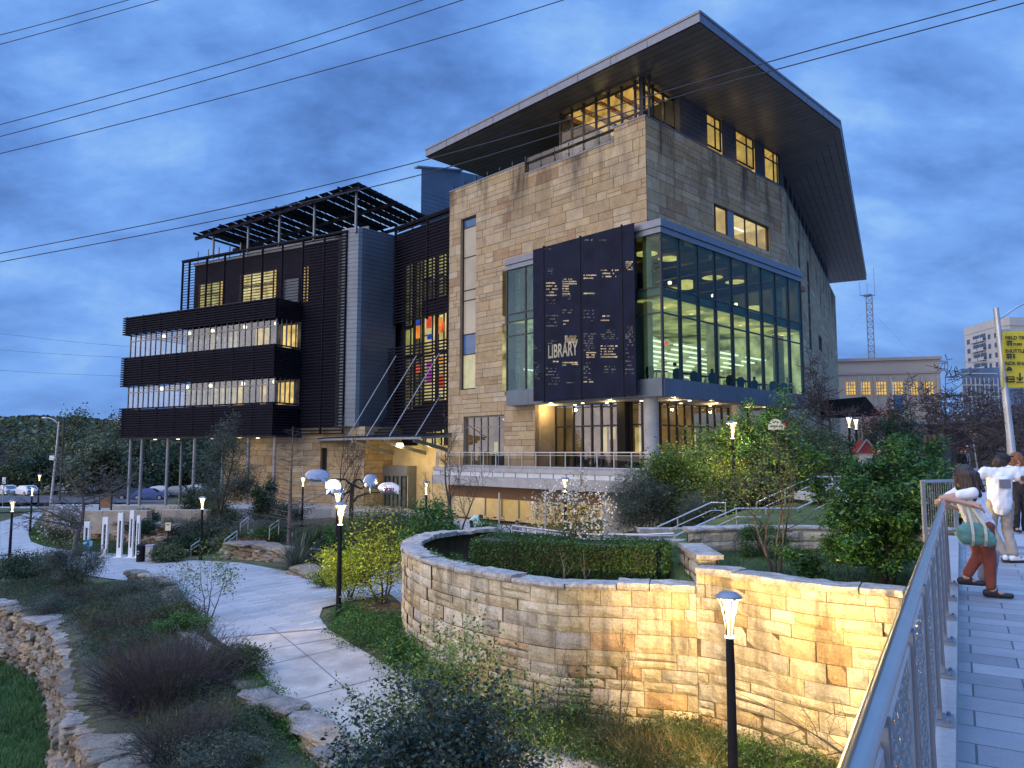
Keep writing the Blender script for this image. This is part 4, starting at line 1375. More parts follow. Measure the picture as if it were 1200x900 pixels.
ashlar('stone_base', Frame((-13.6, 68.9), 45.8), 0.0, 4.2, GZ - 0.6, 4.0, [], MT['stone_low'], 24, lib)
MB().box(Frame((-13.6, 68.9), -61.4), 4.55, 5.45, -0.5, -0.3, -0.35, 2.05).build('dark_opening', MT['black'], lib)
ent = MB().box(KF, -0.2, KT + 0.3, -0.3, 0.5, GZ, 2.2)
ent.build('entrance_wall', MT['stone_low'] if False else MT['under_lit'], lib)
q = KF.rect(447, 586, 481, 546, 1.2)
MB().box(KF, q[0], q[1], 0.5, 1.6, GZ, q[3]).build('entrance_box', MT['frame_grey'], lib)
for (xa, xb) in ((451.5, 457.5), (461, 467), (470.5, 477)):
 d = KF.rect(xa, 584, xb, 558, 1.6)
 window(KF, d[0], d[1], GZ + 0.05, d[3], o=1.66, cols=(), rows=(0.3, 0.62), parent=lib, depth=0.05, fw=0.06)
d = KF.rect(484, 545, 517, 525, 0.6)
# ---- entrance canopy with its tie rods
CZc = 2.75
ca = MB()
cpts_top = [atz(395, 517, CZc), atz(487, 512, CZc + 0.1), atz(520, 526, CZc - 0.2)]
c_back0, c_back1 = KF.P(-0.2, 0.3, CZc), KF.P(KT + 0.3, 0.3, CZc)
o1, o2 = 7.0, 4.2
tcs = [(-0.5, 5.2), (2.0, 6.0), (5.5, 6.6), (9.0, 6.9), (12.5, 6.6), (15.5, 5.6)]
nC = 16
edge = catmull([(t, o, 0) for t, o in tcs], 4)
for i in range(len(edge) - 1):
 (ta, oa, _), (tb, ob, _) = edge[i], edge[i + 1]
 za, zb = CZc, CZc
 ca.hexa([KF.P(ta, 0.2, za + 0.25), KF.P(tb, 0.2, zb + 0.25), KF.P(tb, ob, zb - 0.1), KF.P(ta, oa, za - 0.1),
  KF.P(ta, 0.2, za + 0.5), KF.P(tb, 0.2, zb + 0.5), KF.P(tb, ob, zb + 0.08), KF.P(ta, oa, za + 0.08)])
can = ca.build('entrance_canopy', MT['steel_dull'], lib)
mb = MB()
for i in range(0, len(edge) - 1):
 t, o, _ = edge[i]
 mb.bar(KF.P(t, 0.3, CZc + 0.55), KF.P(t, o + 0.05, CZc + 0.13), 0.08, 0.09)
mb.build('seam', MT['clad_dark'], can)
mb = MB()
for t in (0.5, 5.0, 10.0):
 mb.bar(KF.P(t, 0.3, CZc - 1.3), KF.P(t, 5.2, CZc - 0.15), 0.14, 0.3)
mb.build('bracket', MT['steel_dull'], can)
for (xa, ya, xb, yb, t) in ((464, 417, 407, 504, 10.2), (488, 417, 429, 511, 6.8), (515, 414, 456, 512, 3.3), (517, 462, 487, 511, 0.6)):
 ra = KF.hit(xa, ya, 0.75)
 rb = KF.hit(xb, yb, 5.6)
 mb = MB().tube([KF.P(ra[0], 0.75, ra[1]), KF.P(rb[0], 5.6, CZc + 0.15)], 0.05, 6)
 mb.build('tie_rod', MT['galv'], can)
mb = MB().tube([KF.P(5.0, 3.4, CZc - 0.35), KF.P(5.0, 3.4, CZc - 0.62)], [0.3, 0.4], 12)
mb.build('canopy_light', MT['down'], can)
lamp(KF.P(5.0, 3.4, CZc - 0.9), 420, (1.0, 0.68, 0.26), 0.25)
lamp(KF.P(1.5, 3.0, CZc - 1.2), 120, (1.0, 0.72, 0.3), 0.2)
# ---- left wing
WT = 22.4
MB().quad(WF.P(-0.2, -0.6, 3.2), WF.P(WT, -0.6, 3.2), WF.P(WT, -0.6, 22.3), WF.P(-0.2, -0.6, 22.3)).build('wing_wall', MT['wingwall'], lib)
MB().quad(WF.P(WT, -0.6, 3.2), WF.P(WT, -16, 3.2), WF.P(WT, -16, 21.6), WF.P(WT, -0.6, 21.6)).build('wing_wall', MT['wingwall'], lib)
wl = slats('louvre_screen', WF, -0.1, 5.4, 3.3, 22.5, 0.15, 0.3, 0.12, 0.1, MT['louvre'], lib)
wl2 = slats('louvre_screen', WF, 5.4, WT + 1.2, 16.4, 22.5, 0.15, 0.3, 0.075, 0.05, MT['louvre'], lib)
mb = MB()
for t in [0.0] + [2.8 * k for k in range(1, 9)] + [WT + 1.1]:
 mb.box(WF, t - 0.05, t + 0.05, -0.02, 0.2, 3.3 if t < 5 else 16.4, 22.7)
mb.box(WF, -0.1, WT + 1.2, -0.35, 0.22, 22.56, 22.74)
mb.build('louvre_frame', MT['louvre'], wl2)
mb = MB()
for k in range(5):
 t = WT - 6.5 + k * 1.7
 mb.box(WF, t - 0.05, t + 0.05, -1.2, -1.1, 22.6, 24.0)
mb.build('roof_post', MT['steel_dull'], lib)
for (xa, ya, xb, yb, cols) in ((282, 322, 320.5, 349, (0.33, 0.66)), (234, 333, 257.5, 356, (0.42,))):
 q = WF.rect(xa, ya, xb, yb, -0.2)
 window(WF, q[0], q[1], 16.5, q[3], o=-0.2, cols=cols, rows=(0.62,), parent=lib, depth=0.19, back='room_back' if xa > 260 else 'room_olive', fw=0.12)
q = WF.rect(355.5, 313, 358.5, 352, -0.2)
window(WF, q[0], q[1], q[2], q[3], o=-0.2, cols=(), rows=(), parent=lib, depth=0.15, back='room_dim', fw=0.05)
q = WF.rect(334, 328, 350, 352, -0.2)
MB().box(WF, q[0], q[1], -0.35, -0.1, 16.4, q[3]).build('plain_panel', MT['clad_zinc'], lib)
BOX0, BOX1, BOXO = 5.6, 28.0, 3.45
bands = [(14.3, 16.3), (8.65, 11.8), (3.17, 6.26)]
for (za, zb) in bands:
 mb = MB()
 z = za
 while z < zb - 0.05:
  mb.box(WF, BOX0, BOX1 + 0.6, BOXO - 0.1, BOXO, z, z + 0.13)
  mb.box(WF, BOX0, BOX0 + 0.1, 0.2, BOXO - 0.12, z, z + 0.13)
  mb.box(WF, BOX1 + 0.5, BOX1 + 0.6, -6, BOXO - 0.12, z, z + 0.13)
  z += 0.25
 bo = mb.build('louvre_band', MT['louvre'], lib)
 for k in range(9):
  t = BOX0 + 0.2 + (BOX1 - BOX0) * k / 8
  MB().box(WF, t - 0.06, t + 0.06, BOXO - 0.3, BOXO - 0.12, za, zb).build('band_post', MT['black'], bo)
 MB().box(WF, BOX0 + 0.15, BOX1 + 0.45, BOXO - 0.5, BOXO - 0.34, za + 0.05, zb - 0.1).build('band_backing', MT['wingwall'], bo)
MB().box(WF, BOX0 + 0.1, BOX1 + 0.5, -6.0, BOXO - 0.12, 16.1, 16.24).build('porch_roof', MT['clad_dark'], lib)
for z in (11.6, 6.0, 3.2):
 MB().box(WF, BOX0 + 0.1, BOX1 + 0.5, -6.0, BOXO - 0.52, z - 0.2, z).build('porch_floor', MT['clad_dark'], lib)
MT['porch_back'] = E('porch_back', (0.03, 0.032, 0.04), 0.8, var=0.5, scale=0.8, col2=(0.1, 0.09, 0.07))
MT['glass_back'] = glass('glass_back', (0.5, 0.55, 0.6), 0.16, (0.75, 0.85, 1.0), wav=0.4)
MT['porch_glow'] = E('porch_glow', (0.9, 0.62, 0.2), 0.85, var=0.4, scale=1.3)
for (za, zb, lits) in ((11.75, 14.35, [(0.02, 0.1), (0.19, 0.27), (0.4, 0.44), (0.55, 0.58)]), (6.2, 8.7, [(0.03, 0.12), (0.34, 0.43), (0.45, 0.5), (0.52, 0.55), (0.2, 0.23)])):
 fr_ = MB()
 N = 26
 rg = random.Random(int(za * 10))
 for k in range(N + 1):
  t = BOX0 + 0.4 + (BOX1 - BOX0 - 0.5) * k / N
  w_ = 0.03 if k % 2 else 0.06
  fr_.box(WF, t - w_, t + w_, BOXO - 0.62, BOXO - 0.5, za, zb)
 for k in range(5):
  o = 0.4 + (BOXO - 1.0) * k / 4
  fr_.box(WF, BOX0 + 0.3, BOX0 + 0.42, o - 0.05, o + 0.05, za, zb)
 fr_.box(WF, BOX0 + 0.4, BOX1, BOXO - 0.62, BOXO - 0.5, (za + zb) / 2 + 0.5, (za + zb) / 2 + 0.58)
 st = fr_.build('porch_glazing', MT['frame_grey'], lib)
 mb = MB()
 mb.quad(WF.P(BOX0 + 0.36, BOXO - 0.57, za), WF.P(BOX1, BOXO - 0.57, za), WF.P(BOX1, BOXO - 0.57, zb), WF.P(BOX0 + 0.36, BOXO - 0.57, zb))
 mb.build('pane', MT['glass_mirror'], st)
 MB().quad(WF.P(BOX0, 0.1, za - 0.1), WF.P(BOX1 - 5.6, 0.1, za - 0.1), WF.P(BOX1 - 5.6, 0.1, zb), WF.P(BOX0, 0.1, zb)).build('porch_back', MT['porch_back'], st)
 MB().quad(WF.P(BOX0 + 8.5, 0.3, za - 0.1), WF.P(BOX1 - 5.6, 0.3, za - 0.1), WF.P(BOX1 - 5.6, 0.3, zb), WF.P(BOX0 + 8.5, 0.3, zb)).build('inner_pane', MT['glass_back'], st)
 for (fa, fb) in lits:
  ta, tb = BOX0 + (BOX1 - BOX0) * fa, BOX0 + (BOX1 - BOX0) * fb
  MB().box(WF, ta, tb, 0.12, 0.25, za + 0.1, zb - 0.25).build('lit_panel', MT['porch_glow'], st)
 for f_ in (0.06, 0.25, 0.46, 0.62, 0.8):
  p = WF.P(BOX0 + (BOX1 - BOX0) * f_, BOXO - 1.4, zb - 0.35)
  MB().ball(p, 0.2, 10, 7).build('globe_light', MT['lamp_white'], st)
for t in (6.0, 9.5, 13.0, 17.2, 21.3, 25.5, 27.4):
 MB().tube([WF.P(t, BOXO - 0.8, GZ - 1.3), WF.P(t, BOXO - 0.8, 3.2)], 0.16, 12).build('column', MT['steel_dull'], lib)
for t in (19.5, 26.5):
 MB().tube([WF.P(t, -3, GZ - 1.3), WF.P(t, -3, 3.2)], 0.16, 12).build('column', MT['steel_dull'], lib)
for (t, o) in ((21.3, 1.5), (25.0, 1.5), (16, 1.5), (9.0, 2.0)):
 MB().tube([WF.P(t, o, 3.0), WF.P(t, o, 2.93)], 0.16, 10).build('downlight', MT['lamp_white'], lib)
lamp(WF.P(12, 1.6, 2.6), 60, WARM, 0.2)
# ---- solar pergola on the wing's roof
pg = MB()
def GP(t, o, dz=0.0):
 z = 26.6 - 0.075 * t + 0.01 * o + dz
 return WF.P(t, o, z)
PT0, PT1, PO0, PO1 = -2.0, 20.2, 0.6, -10.5
for k in range(12):
 t = PT0 + (PT1 - PT0) * k / 11
 pg.bar(GP(t, PO0 + 0.9 if k % 2 else PO0 + 0.4, -0.1), GP(t, PO1, -0.1), 0.1, 0.22)
for o in (PO0, -4.5, PO1):
 pg.bar(GP(PT0, o, -0.3), GP(PT1 + 0.8, o, -0.3), 0.16, 0.36)
perg = pg.build('solar_pergola', MT['louvre'], lib)
mb = MB()
no, ntt = 14, 17
rg = random.Random(2)
for i in range(no):
 for j in range(ntt):
  oa = PO0 + 0.3 + (PO1 - PO0 - 0.3) * i / no
  ob = PO0 + 0.3 + (PO1 - PO0 - 0.3) * (i + 0.95) / no
  ta = PT0 + (PT1 - PT0) * j / ntt
  tb = PT0 + (PT1 - PT0) * (j + rg.uniform(0.86, 0.96)) / ntt
  mb.quad(GP(ta, oa, 0.14), GP(tb, oa, 0.14), GP(tb, ob, 0.08), GP(ta, ob, 0.08))
mb.build('solar_panel', MT['black'], perg)
for t in (-1.0, 4.3, 9.0, 13.5, 18.8):
 MB().tube([WF.P(t, 0.0, 22.4), GP(t, 0.0, -0.3)], 0.13, 10).build('pergola_post', MT['frame_grey'], perg)
for t in (-1.0, 9.0, 18.8):
 MB().tube([WF.P(t, -9.0, 22.4), GP(t, -9.0, -0.3)], 0.13, 10).build('pergola_post', MT['frame_grey'], perg)
MB().box(WF, -1.5, 15.5, -1.4, -1.3, 22.3, 23.35).build('planter_wall', MT['clad_zinc'], perg)
MB().box(WF, 0.5, WT, -16, -0.45, 22.1, 22.3).build('roof_deck', MT['concrete'], lib)
# ---- zinc stair tower behind
tp = [at(488.5, 196, 80), at(527, 200.5, 80), at(570, 212, 80)]
sx = MB()
A_, B_, C2_ = at(493, 270, 80), at(540, 280, 84), at(590, 290, 92)
pol = [(A_.x, A_.y), (B_.x, B_.y), (C2_.x, C2_.y), (C2_.x + 1, C2_.y + 8), (A_.x + 2, A_.y + 10)]
zt_ = [at(493, 198, 80).z, at(540, 201, 84).z, at(590, 212, 92).z, 36, 36]
z = 20.0
while z < 30.0:
 sx.prism(pol, z, z + 0.44)
 z += 0.47
sx.prism(pol, z, [zt_[0], zt_[1], zt_[2], zt_[2] + 0.3, zt_[0] + 0.6])
stw = sx.build('stair_tower', MT['clad_zinc'], lib)
MB().bar(Vector((pol[0][0] - 0.6, pol[0][1] - 0.3, zt_[0] + 0.1)), Vector((pol[1][0], pol[1][1], zt_[1] + 0.1)), 0.7, 0.16).build('coping', MT['fascia'], stw)
# ------------------------------------------------------------------ ground, paths, walls
RG = np.random.default_rng(5)
DRUM = catmull([(8.9, 13.2), (7.3, 14.2), (6.0, 15.0), (5.0, 16.1), (4.1, 16.9), (2.14, 17.4), (0.81, 17.7), (-1.02, 19.3), (-2.6, 21.6), (-3.5, 24.2), (-3.55, 26.6), (-2.6, 29.0), (-0.9, 30.4)], 10)
ROCKW = catmull([(-30, 40), (-26, 36), (-23, 33), (-19.8, 30.7), (-16.6, 27.7), (-13.8, 23.8), (-10.8, 19), (-8.4, 16), (-6.0, 13), (-3.0, 9.5)], 8)
def offset_curve(pts, d):
 out = []
 for i, p in enumerate(pts):
  a, b = np.array(pts[max(i - 1, 0)][:2]), np.array(pts[min(i + 1, len(pts) - 1)][:2])
  t = (b - a) / np.linalg.norm(b - a)
  out.append((p[0] + t[1] * d, p[1] - t[0] * d))
 return out
TERR = offset_curve(DRUM, 0.42) + [(3.0, 31.0), (8.0, 31.0), (16, 31), (16, 13.6)]
if dist_polyline(0.0, 25.0, offset_curve(DRUM, 0.42)) > dist_polyline(0.0, 25.0, DRUM):
 TERR = offset_curve(DRUM, -0.42) + [(3.0, 31.0), (8.0, 31.0), (16, 31), (16, 13.6)]
DRUM_TOP = -1.5
STEP_X = 4.1                                       # the wall's top steps up here
CTRL = [(0, 7, -5), (-4, 15.5, -4.75), (2, 15, -4.85), (6, 12, -4.8), (4, 13.5, -4.87), (-8, 24.5, -4.3), (-6, 26, -4.1), (-3.6, 24.5, -4.1), (-10, 24, -4.45), (-4.5, 31, -4.1),
  (-12, 33, -4.4), (-17, 43, -4.8), (-27, 48, -5.3), (-20.5, 49.5, -5.2), (-36, 54, -5.8), (-44, 69, -5.4), (-60, 95, -5.1), (0, 52, -4.0), (-3, 43, -3.9), (4.5, 40, -3.7), (-12, 58, -4.0), (0, 60, -4.0), (4, 46, -3.9), (-8, 66, -4.0),
  (-25, 72, -4.4), (-40, 80, -4.6), (8, 35, -3.0), (4, 31.5, -2.9), (0, 33, -3.0), (-8, 62, -3.4), (-30, 60, -5.0), (-15, 20, -4.8), (-9, 15, -5.0), (-20, 28, -5.0), (-24, 34, -5.0), (-7, 20, -4.5),
  (14, 38, -0.8), (18, 34, -0.1), (22, 45, -0.1), (18, 50, 0.0), (30, 60, -0.05), (30, 30, -0.1), (60, 100, -0.1), (-100, 120, -5.2), (-160, 160, -5.0), (100, 60, -0.1), (0, 140, -2.5), (60, 200, 0.0), (-60, 200, -4.5),
  (9.5, 30, -1.6), (12, 41, -1.2), (-40, 40, -5.6), (-50, 30, -6.0), (20, 12, -5), (-2, 0, -5), (-30, 10, -6.6), (12, 5, -5)]
_c = np.array(CTRL, float)
def _k(d):
 return d
_A = np.zeros((len(_c) + 3, len(_c) + 3))
_D = np.hypot(_c[:, None, 0] - _c[None, :, 0], _c[:, None, 1] - _c[None, :, 1])
_A[:len(_c), :len(_c)] = _D - np.eye(len(_c)) * 0.6
_A[:len(_c), len(_c)] = 1
_A[:len(_c), len(_c) + 1:] = _c[:, :2]
_A[len(_c):, :len(_c)] = _A[:len(_c), len(_c):].T
_w = np.linalg.solve(_A, np.concatenate([_c[:, 2], [0, 0, 0]]))
def gbase(x, y):
 x, y = np.asarray(x, float), np.asarray(y, float)
 s = np.zeros(x.shape)
 for i in range(len(_c)):
  s += _w[i] * np.hypot(x - _c[i, 0], y - _c[i, 1])
 s += _w[len(_c)] + _w[len(_c) + 1] * x + _w[len(_c) + 2] * y
 return np.clip(s, -7.2, 0.0)
LAWNSIDE = [tuple(p) for p in ROCKW] + [(-3, 0), (-80, 0), (-80, 40)]
def gz(x, y):
 x, y = np.asarray(x, float), np.asarray(y, float)
 z = gbase(x, y)
 low = in_poly(x, y, LAWNSIDE)
 z = np.where(low, -6.75 + 0.12 * np.sin(x * 0.7) * np.cos(y * 0.6), z)
 tr = in_poly(x, y, TERR)
 zt = np.where(x > STEP_X, -1.3 + np.clip((y - 19.5) * 0.06, -0.1, 0.5) + np.clip((x - 9) * 0.12, 0, 0.5), -1.72)
 fade = np.clip((y - 21.5) / 7.0, 0, 1)
 zt = np.where(x > STEP_X, zt - fade * np.clip(9.5 - x, 0, 4) * 0.28, zt + fade * (-2.85 + 1.72))
 z = np.where(tr, zt, z)
 return z
def gz1(x, y):
 return float(gz(np.array([x]), np.array([y]))[0])
def GP3(x, y, dz=0.0):
 return Vector((x, y, gz1(x, y) + dz))
def axis(lo, hi, fine, coarse_lo, coarse_hi, k=1.25):
 a = list(np.arange(lo, hi + 1e-6, fine))
 s = fine
 x = hi
 while x < coarse_hi:
  s *= k
  x += s
  a.append(x)
 s, x = fine, lo
 while x > coarse_lo:
  s *= k
  x -= s
  a.insert(0, x)
 return np.array(a)
gx, gy = axis(-32, 14, 0.28, -1500, 1500), axis(7, 46, 0.28, -40, 3000)
XX, YY = np.meshgrid(gx, gy, indexing='ij')
ZZ = gz(XX, YY)
nfn = np.sin(XX * 1.7 + 1.3 * np.sin(YY * 0.9)) * np.cos(YY * 1.4 + np.sin(XX * 0.7))
flat = (np.abs(XX) < 40) & (YY < 60)
ZZ = ZZ + np.where(flat, 0.03 * nfn, 0)
nx_, ny_ = XX.shape
idx = np.arange(nx_ * ny_).reshape(nx_, ny_)
faces = np.stack([idx[:-1, :-1].ravel(), idx[1:, :-1].ravel(), idx[1:, 1:].ravel(), idx[:-1, 1:].ravel()], axis=1)
fx = (XX[:-1, :-1] + XX[1:, 1:]).ravel() / 2
fy = (YY[:-1, :-1] + YY[1:, 1:]).ravel() / 2
MULCH = [(-5.6, 24.3), (-6.3, 26.4), (-4.7, 28.8), (-3.4, 29), (-3.2, 22), (-5.0, 21.4)]
gcol = np.tile(np.array([0.06, 0.07, 0.03]), (len(fx), 1))
low = in_poly(fx, fy, LAWNSIDE)
gcol[low] = (0.035, 0.085, 0.018)
bed = in_poly(fx, fy, [(-13.5, 24), (-9, 19), (-6, 15), (-3, 9), (-8, 15.5), (-14, 24), (-17, 28), (-24, 34), (-20, 36), (-14, 34)])
gcol[bed] = (0.055, 0.058, 0.036)
mul_ = in_poly(fx, fy, MULCH) | in_poly(fx, fy, [(-14, 47), (-6, 33.5), (-3, 33), (-2, 46), (-12, 52)])
gcol[mul_] = (0.075, 0.048, 0.032)
gcol[in_poly(fx, fy, [(-34, 56), (-30, 52), (-20, 50.5), (-14, 46), (-9, 41), (-5.5, 34), (-3, 34), (-3, 46), (-11, 62), (-26, 70), (-36, 66)])] = (0.06, 0.047, 0.03)
tr_ = in_poly(fx, fy, TERR)
gcol[tr_] = (0.05, 0.075, 0.022)
far = (fy > 60) & (fx > 12)
gcol[far] = (0.2, 0.2, 0.2)
struct(mesh_obj('ground', np.stack([XX.ravel(), YY.ravel(), ZZ.ravel()], 1), faces, MT['ground'], None, True, list(map(tuple, gcol)), base=(0, 0, 0)))
def sheet(name, poly, mat, dz=0.03, step=0.45, zf=gz, kind='structure'):
 "a surface draped over the ground inside a polygon (fine grid clipped by bmesh)"
 bm = bmesh.new()
 vs = [bm.verts.new((p[0], p[1], 0)) for p in poly]
 f = bm.faces.new(vs)
 xs = [p[0] for p in poly]
 ys = [p[1] for p in poly]
 for ax, lo, hi in ((0, min(xs), max(xs)), (1, min(ys), max(ys))):
  n_ = int((hi - lo) / step)
  for k in range(1, n_ + 1):
   c = lo + (hi - lo) * k / (n_ + 1)
   co = (c, 0, 0) if ax == 0 else (0, c, 0)
   no = (1, 0, 0) if ax == 0 else (0, 1, 0)
   bmesh.ops.bisect_plane(bm, geom=bm.verts[:] + bm.edges[:] + bm.faces[:], plane_co=co, plane_no=no)
 bm.normal_update()
 v = np.array([tuple(q.co) for q in bm.verts])
 v[:, 2] = zf(v[:, 0], v[:, 1]) + dz
 bm.verts.index_update()
 fs = [tuple(q.index for q in g.verts) for g in bm.faces]
 bm.free()
 o = mesh_obj(name, v, fs, mat, None, False, base=(0, 0, 0))
 return struct(o, kind)
def pz(px, py, z):
 p = atz(px, py, z)
 return (p.x, p.y)
def on_ground(px, py, z0=-4.6):
 "where the ray through the photo point meets the ground"
 z = z0
 for _ in range(12):
  p = atz(px, py, z)
  z = 0.5 * z + 0.5 * gz1(p.x, p.y)
 p = atz(px, py, z)
 return (p.x, p.y)
L_edge = [on_ground(*q) for q in ((254, 750), (300, 784), (336, 829), (415, 871), (520, 930))]
R_edge = [on_ground(*q) for q in ((384, 738), (415, 758), (470, 790), (540, 820), (618, 852), (657, 868), (747, 898), (880, 950))]
pathA = L_edge + [(0.5, 8.0), (9.5, 8.0)] + R_edge[::-1]
sheet('path', pathA, MT['path'], dz=0.035)
mb = MB()
def ribbon(mb, a, b, w, dz):
 n = max(1, int(math.hypot(b[0] - a[0], b[1] - a[1]) / 0.4))
 d = np.array([b[0] - a[0], b[1] - a[1]])
 d = d / np.linalg.norm(d)
 p = np.array([-d[1], d[0]]) * w / 2
 for i in range(n):
  q0 = np.array(a) + (np.array(b) - np.array(a)) * i / n
  q1 = np.array(a) + (np.array(b) - np.array(a)) * (i + 1) / n
  mb.quad(*[Vector((c[0], c[1], gz1(c[0], c[1]) + dz)) for c in (q0 - p, q1 - p, q1 + p, q0 + p)])
for (xa, ya, xb, yb) in ((300, 784, 415, 757), (333, 826, 468, 789), (280, 768, 400, 748), (385, 857, 540, 820), (316, 736, 420, 822), (420, 822, 560, 905)):
 ribbon(mb, on_ground(xa, ya), on_ground(xb, yb), 0.035, 0.042)
MT['joint_dark'] = M('expansion_joint', (0.16, 0.15, 0.14), rough=0.9)
struct(mb.build('path_joint_lines', MT['joint_dark']))
PL = Frame((-8, 26), -35)
MT['plaza'] = pavers('plaza_paving', PL, 1.6, 0.32, (0.27, 0.275, 0.275), (0.38, 0.38, 0.37), (0.16, 0.165, 0.165), msize=0.014, rough=0.65, bump=0.15, cvar=0.12)
plaza = [on_ground(*q) for q in ((254, 749.5), (236, 735), (222, 712), (196, 694), (160, 683), (110, 676), (77, 668), (48, 660), (20, 657))]
pl_top = [on_ground(*q) for q in ((0, 655), (0, 612), (20, 606), (35, 600), (52, 596.5), (50, 603), (40, 614), (33, 626), (36, 635), (50, 640), (77, 645), (122, 648), (163, 652), (203, 655), (225, 657), (282, 660), (342, 671), (370, 680), (397, 680.5), (440, 673), (470, 664))]
pl_rt = [(-3.75, 28.5), (-3.7, 26.8)] + [on_ground(*q) for q in ((457, 697), (410, 705), (378, 713), (374, 724), (383.8, 737.6))]
sheet('plaza', plaza + pl_top + pl_rt, MT['plaza'], dz=0.03)
mb = MB()
ribbon(mb, on_ground(254, 749.8), on_ground(384, 738), 0.12, 0.045)
struct(mb.build('paving_joint_lines', MT['joint_dark']))
lawnA = [on_ground(*q) for q in ((36, 634), (33, 622), (45, 616), (56, 621), (100, 632), (160, 640), (205, 645), (203, 654.5), (163, 651.5), (122, 647.5), (77, 644.5), (50, 639.5))]
sheet('lawn', lawnA, MT['lawn'], dz=0.06)
sheet('lawn', [tuple(p) for p in ROCKW[6:-14]] + [(-16, 14), (-40, 14), (-40, 38)], MT['lawn'], dz=0.03, zf=lambda x, y: np.full(np.shape(x), -6.72) + 0.12 * np.sin(np.asarray(x) * 0.7) * np.cos(np.asarray(y) * 0.6))
lawnT = [(p[0], p[1]) for p in DRUM[42:112]]
lawnT = [(p[0] + 0.35 * (0 if p[0] > 3.5 else 1), p[1] + 0.3) for p in lawnT]
lawnB = [on_ground(*q) for q in ((200, 698), (222, 714), (236, 736), (252, 751), (262, 765), (244, 756), (216, 735), (205, 715))]
sheet('lawn', lawnB, MT['lawn'], dz=0.05)
# ---- lower library court and street
struct(MB().prism([(-30, 66), (-16, 66.5), (-11, 62), (-2.5, 36.5), (0.5, 31.6), (4.5, 31.2), (5.5, 42), (-6, 60), (-12, 72), (-26, 78)], -6.0, -3.36).build('court_paving', MT['concrete']))
struct(MB().quad((-240, 92, -4.55), (-35, 92, -4.55), (-25, 106, -4.5), (-240, 106, -4.5)).build('street', MT['asphalt']))
struct(MB().quad((-240, 84, -4.62), (-40, 84, -4.62), (-38, 86, -4.6), (-240, 86, -4.6)).build('pavement', MT['concrete']))
# ---- stone walls
WB = [(0.46, 0.38, 0.23), (0.5, 0.43, 0.29), (0.43, 0.34, 0.2), (0.47, 0.4, 0.27), (0.4, 0.35, 0.26), (0.44, 0.3, 0.16), (0.52, 0.46, 0.34), (0.38, 0.35, 0.29), (0.48, 0.41, 0.28), (0.45, 0.38, 0.25)]
def poly_len(pts):
 d = [0.0]
 for a, b in zip(pts[:-1], pts[1:]):
  d.append(d[-1] + math.hypot(b[0] - a[0], b[1] - a[1]))
 return d
def along(pts, d, s):
 s = min(max(s, 0), d[-1] - 1e-6)
 i = int(np.searchsorted(d, s, side='right') - 1)
 i = min(i, len(pts) - 2)
 f = (s - d[i]) / (d[i + 1] - d[i])
 p = np.array(pts[i][:2]) * (1 - f) + np.array(pts[i + 1][:2]) * f
 j0, j1 = max(i - 1, 0), min(i + 2, len(pts) - 1)
 t = np.array(pts[j1][:2]) - np.array(pts[j0][:2])
 t = t / np.linalg.norm(t)
 return p, t
def block_wall(pts, zlo, ztop, side, mat, seed, parent, name='stone_face', hmin=0.2, hmax=0.4, lmin=0.35, lmax=1.1, rough=0.02, palette=WB, depth=0.3):
 "coursed rock-faced blocks along a plan curve; side = which side of the curve the face is on"
 rg = random.Random(seed)
 d = poly_len(pts)
 mb = MB()
 z = zlo
 nu, nv = 4, 3
 while z < ztop - 0.02:
  h = rg.uniform(hmin, hmax)
  if ztop - z - h < 0.12:
   h = ztop - z
  s = -rg.uniform(0, 0.5)
  while s < d[-1]:
   l = rg.uniform(lmin, lmax) * (1.0 if h > 0.24 else 1.15)
   s0, s1 = max(s, 0), min(s + l, d[-1])
   s += l
   if s1 - s0 < 0.08:
    continue
   subs = [(z, z + h)] if h < 0.32 or rg.random() < 0.85 else [(z, z + h / 2), (z + h / 2, z + h)]
   for (za, zb) in subs:
    c = palette[rg.randrange(len(palette))]
    k = rg.uniform(0.82, 1.08)
    c = tuple(x * k for x in c)
    push = rg.uniform(-0.02, 0.035)
    vs = []
    for j in range(nv + 1):
     for i in range(nu + 1):
      a, b = i / nu, j / nv
      p, t = along(pts, d, s0 + 0.006 + (s1 - s0 - 0.012) * a)
      nrm = np.array([t[1], -t[0]]) * side
      edge = 1.0 if 0 < i < nu and 0 < j < nv else 0.0
      o = push + edge * rg.uniform(0.0, rough) * 1.4 - (0.02 if not edge else 0)
      q = p + nrm * o
      vs.append((q[0], q[1], za + 0.005 + (zb - za - 0.01) * b + (rg.uniform(-0.006, 0.006) if edge else 0)))
    fs = [(j * (nu + 1) + i, j * (nu + 1) + i + 1, (j + 1) * (nu + 1) + i + 1, (j + 1) * (nu + 1) + i) for j in range(nv) for i in range(nu)]
    mb.add(vs, fs, c)
  z += h
 for i in range(len(pts) - 1):
  a, b = np.array(pts[i][:2]), np.array(pts[i + 1][:2])
  t = (b - a) / max(np.linalg.norm(b - a), 1e-9)
  nrm = np.array([t[1], -t[0]]) * side
  a2, b2 = a - nrm * 0.035, b - nrm * 0.035
  mb.quad((a2[0], a2[1], zlo), (b2[0], b2[1], zlo), (b2[0], b2[1], ztop - 0.02), (a2[0], a2[1], ztop - 0.02), (0.12, 0.085, 0.05))
 return mb.build(name, mat, parent)
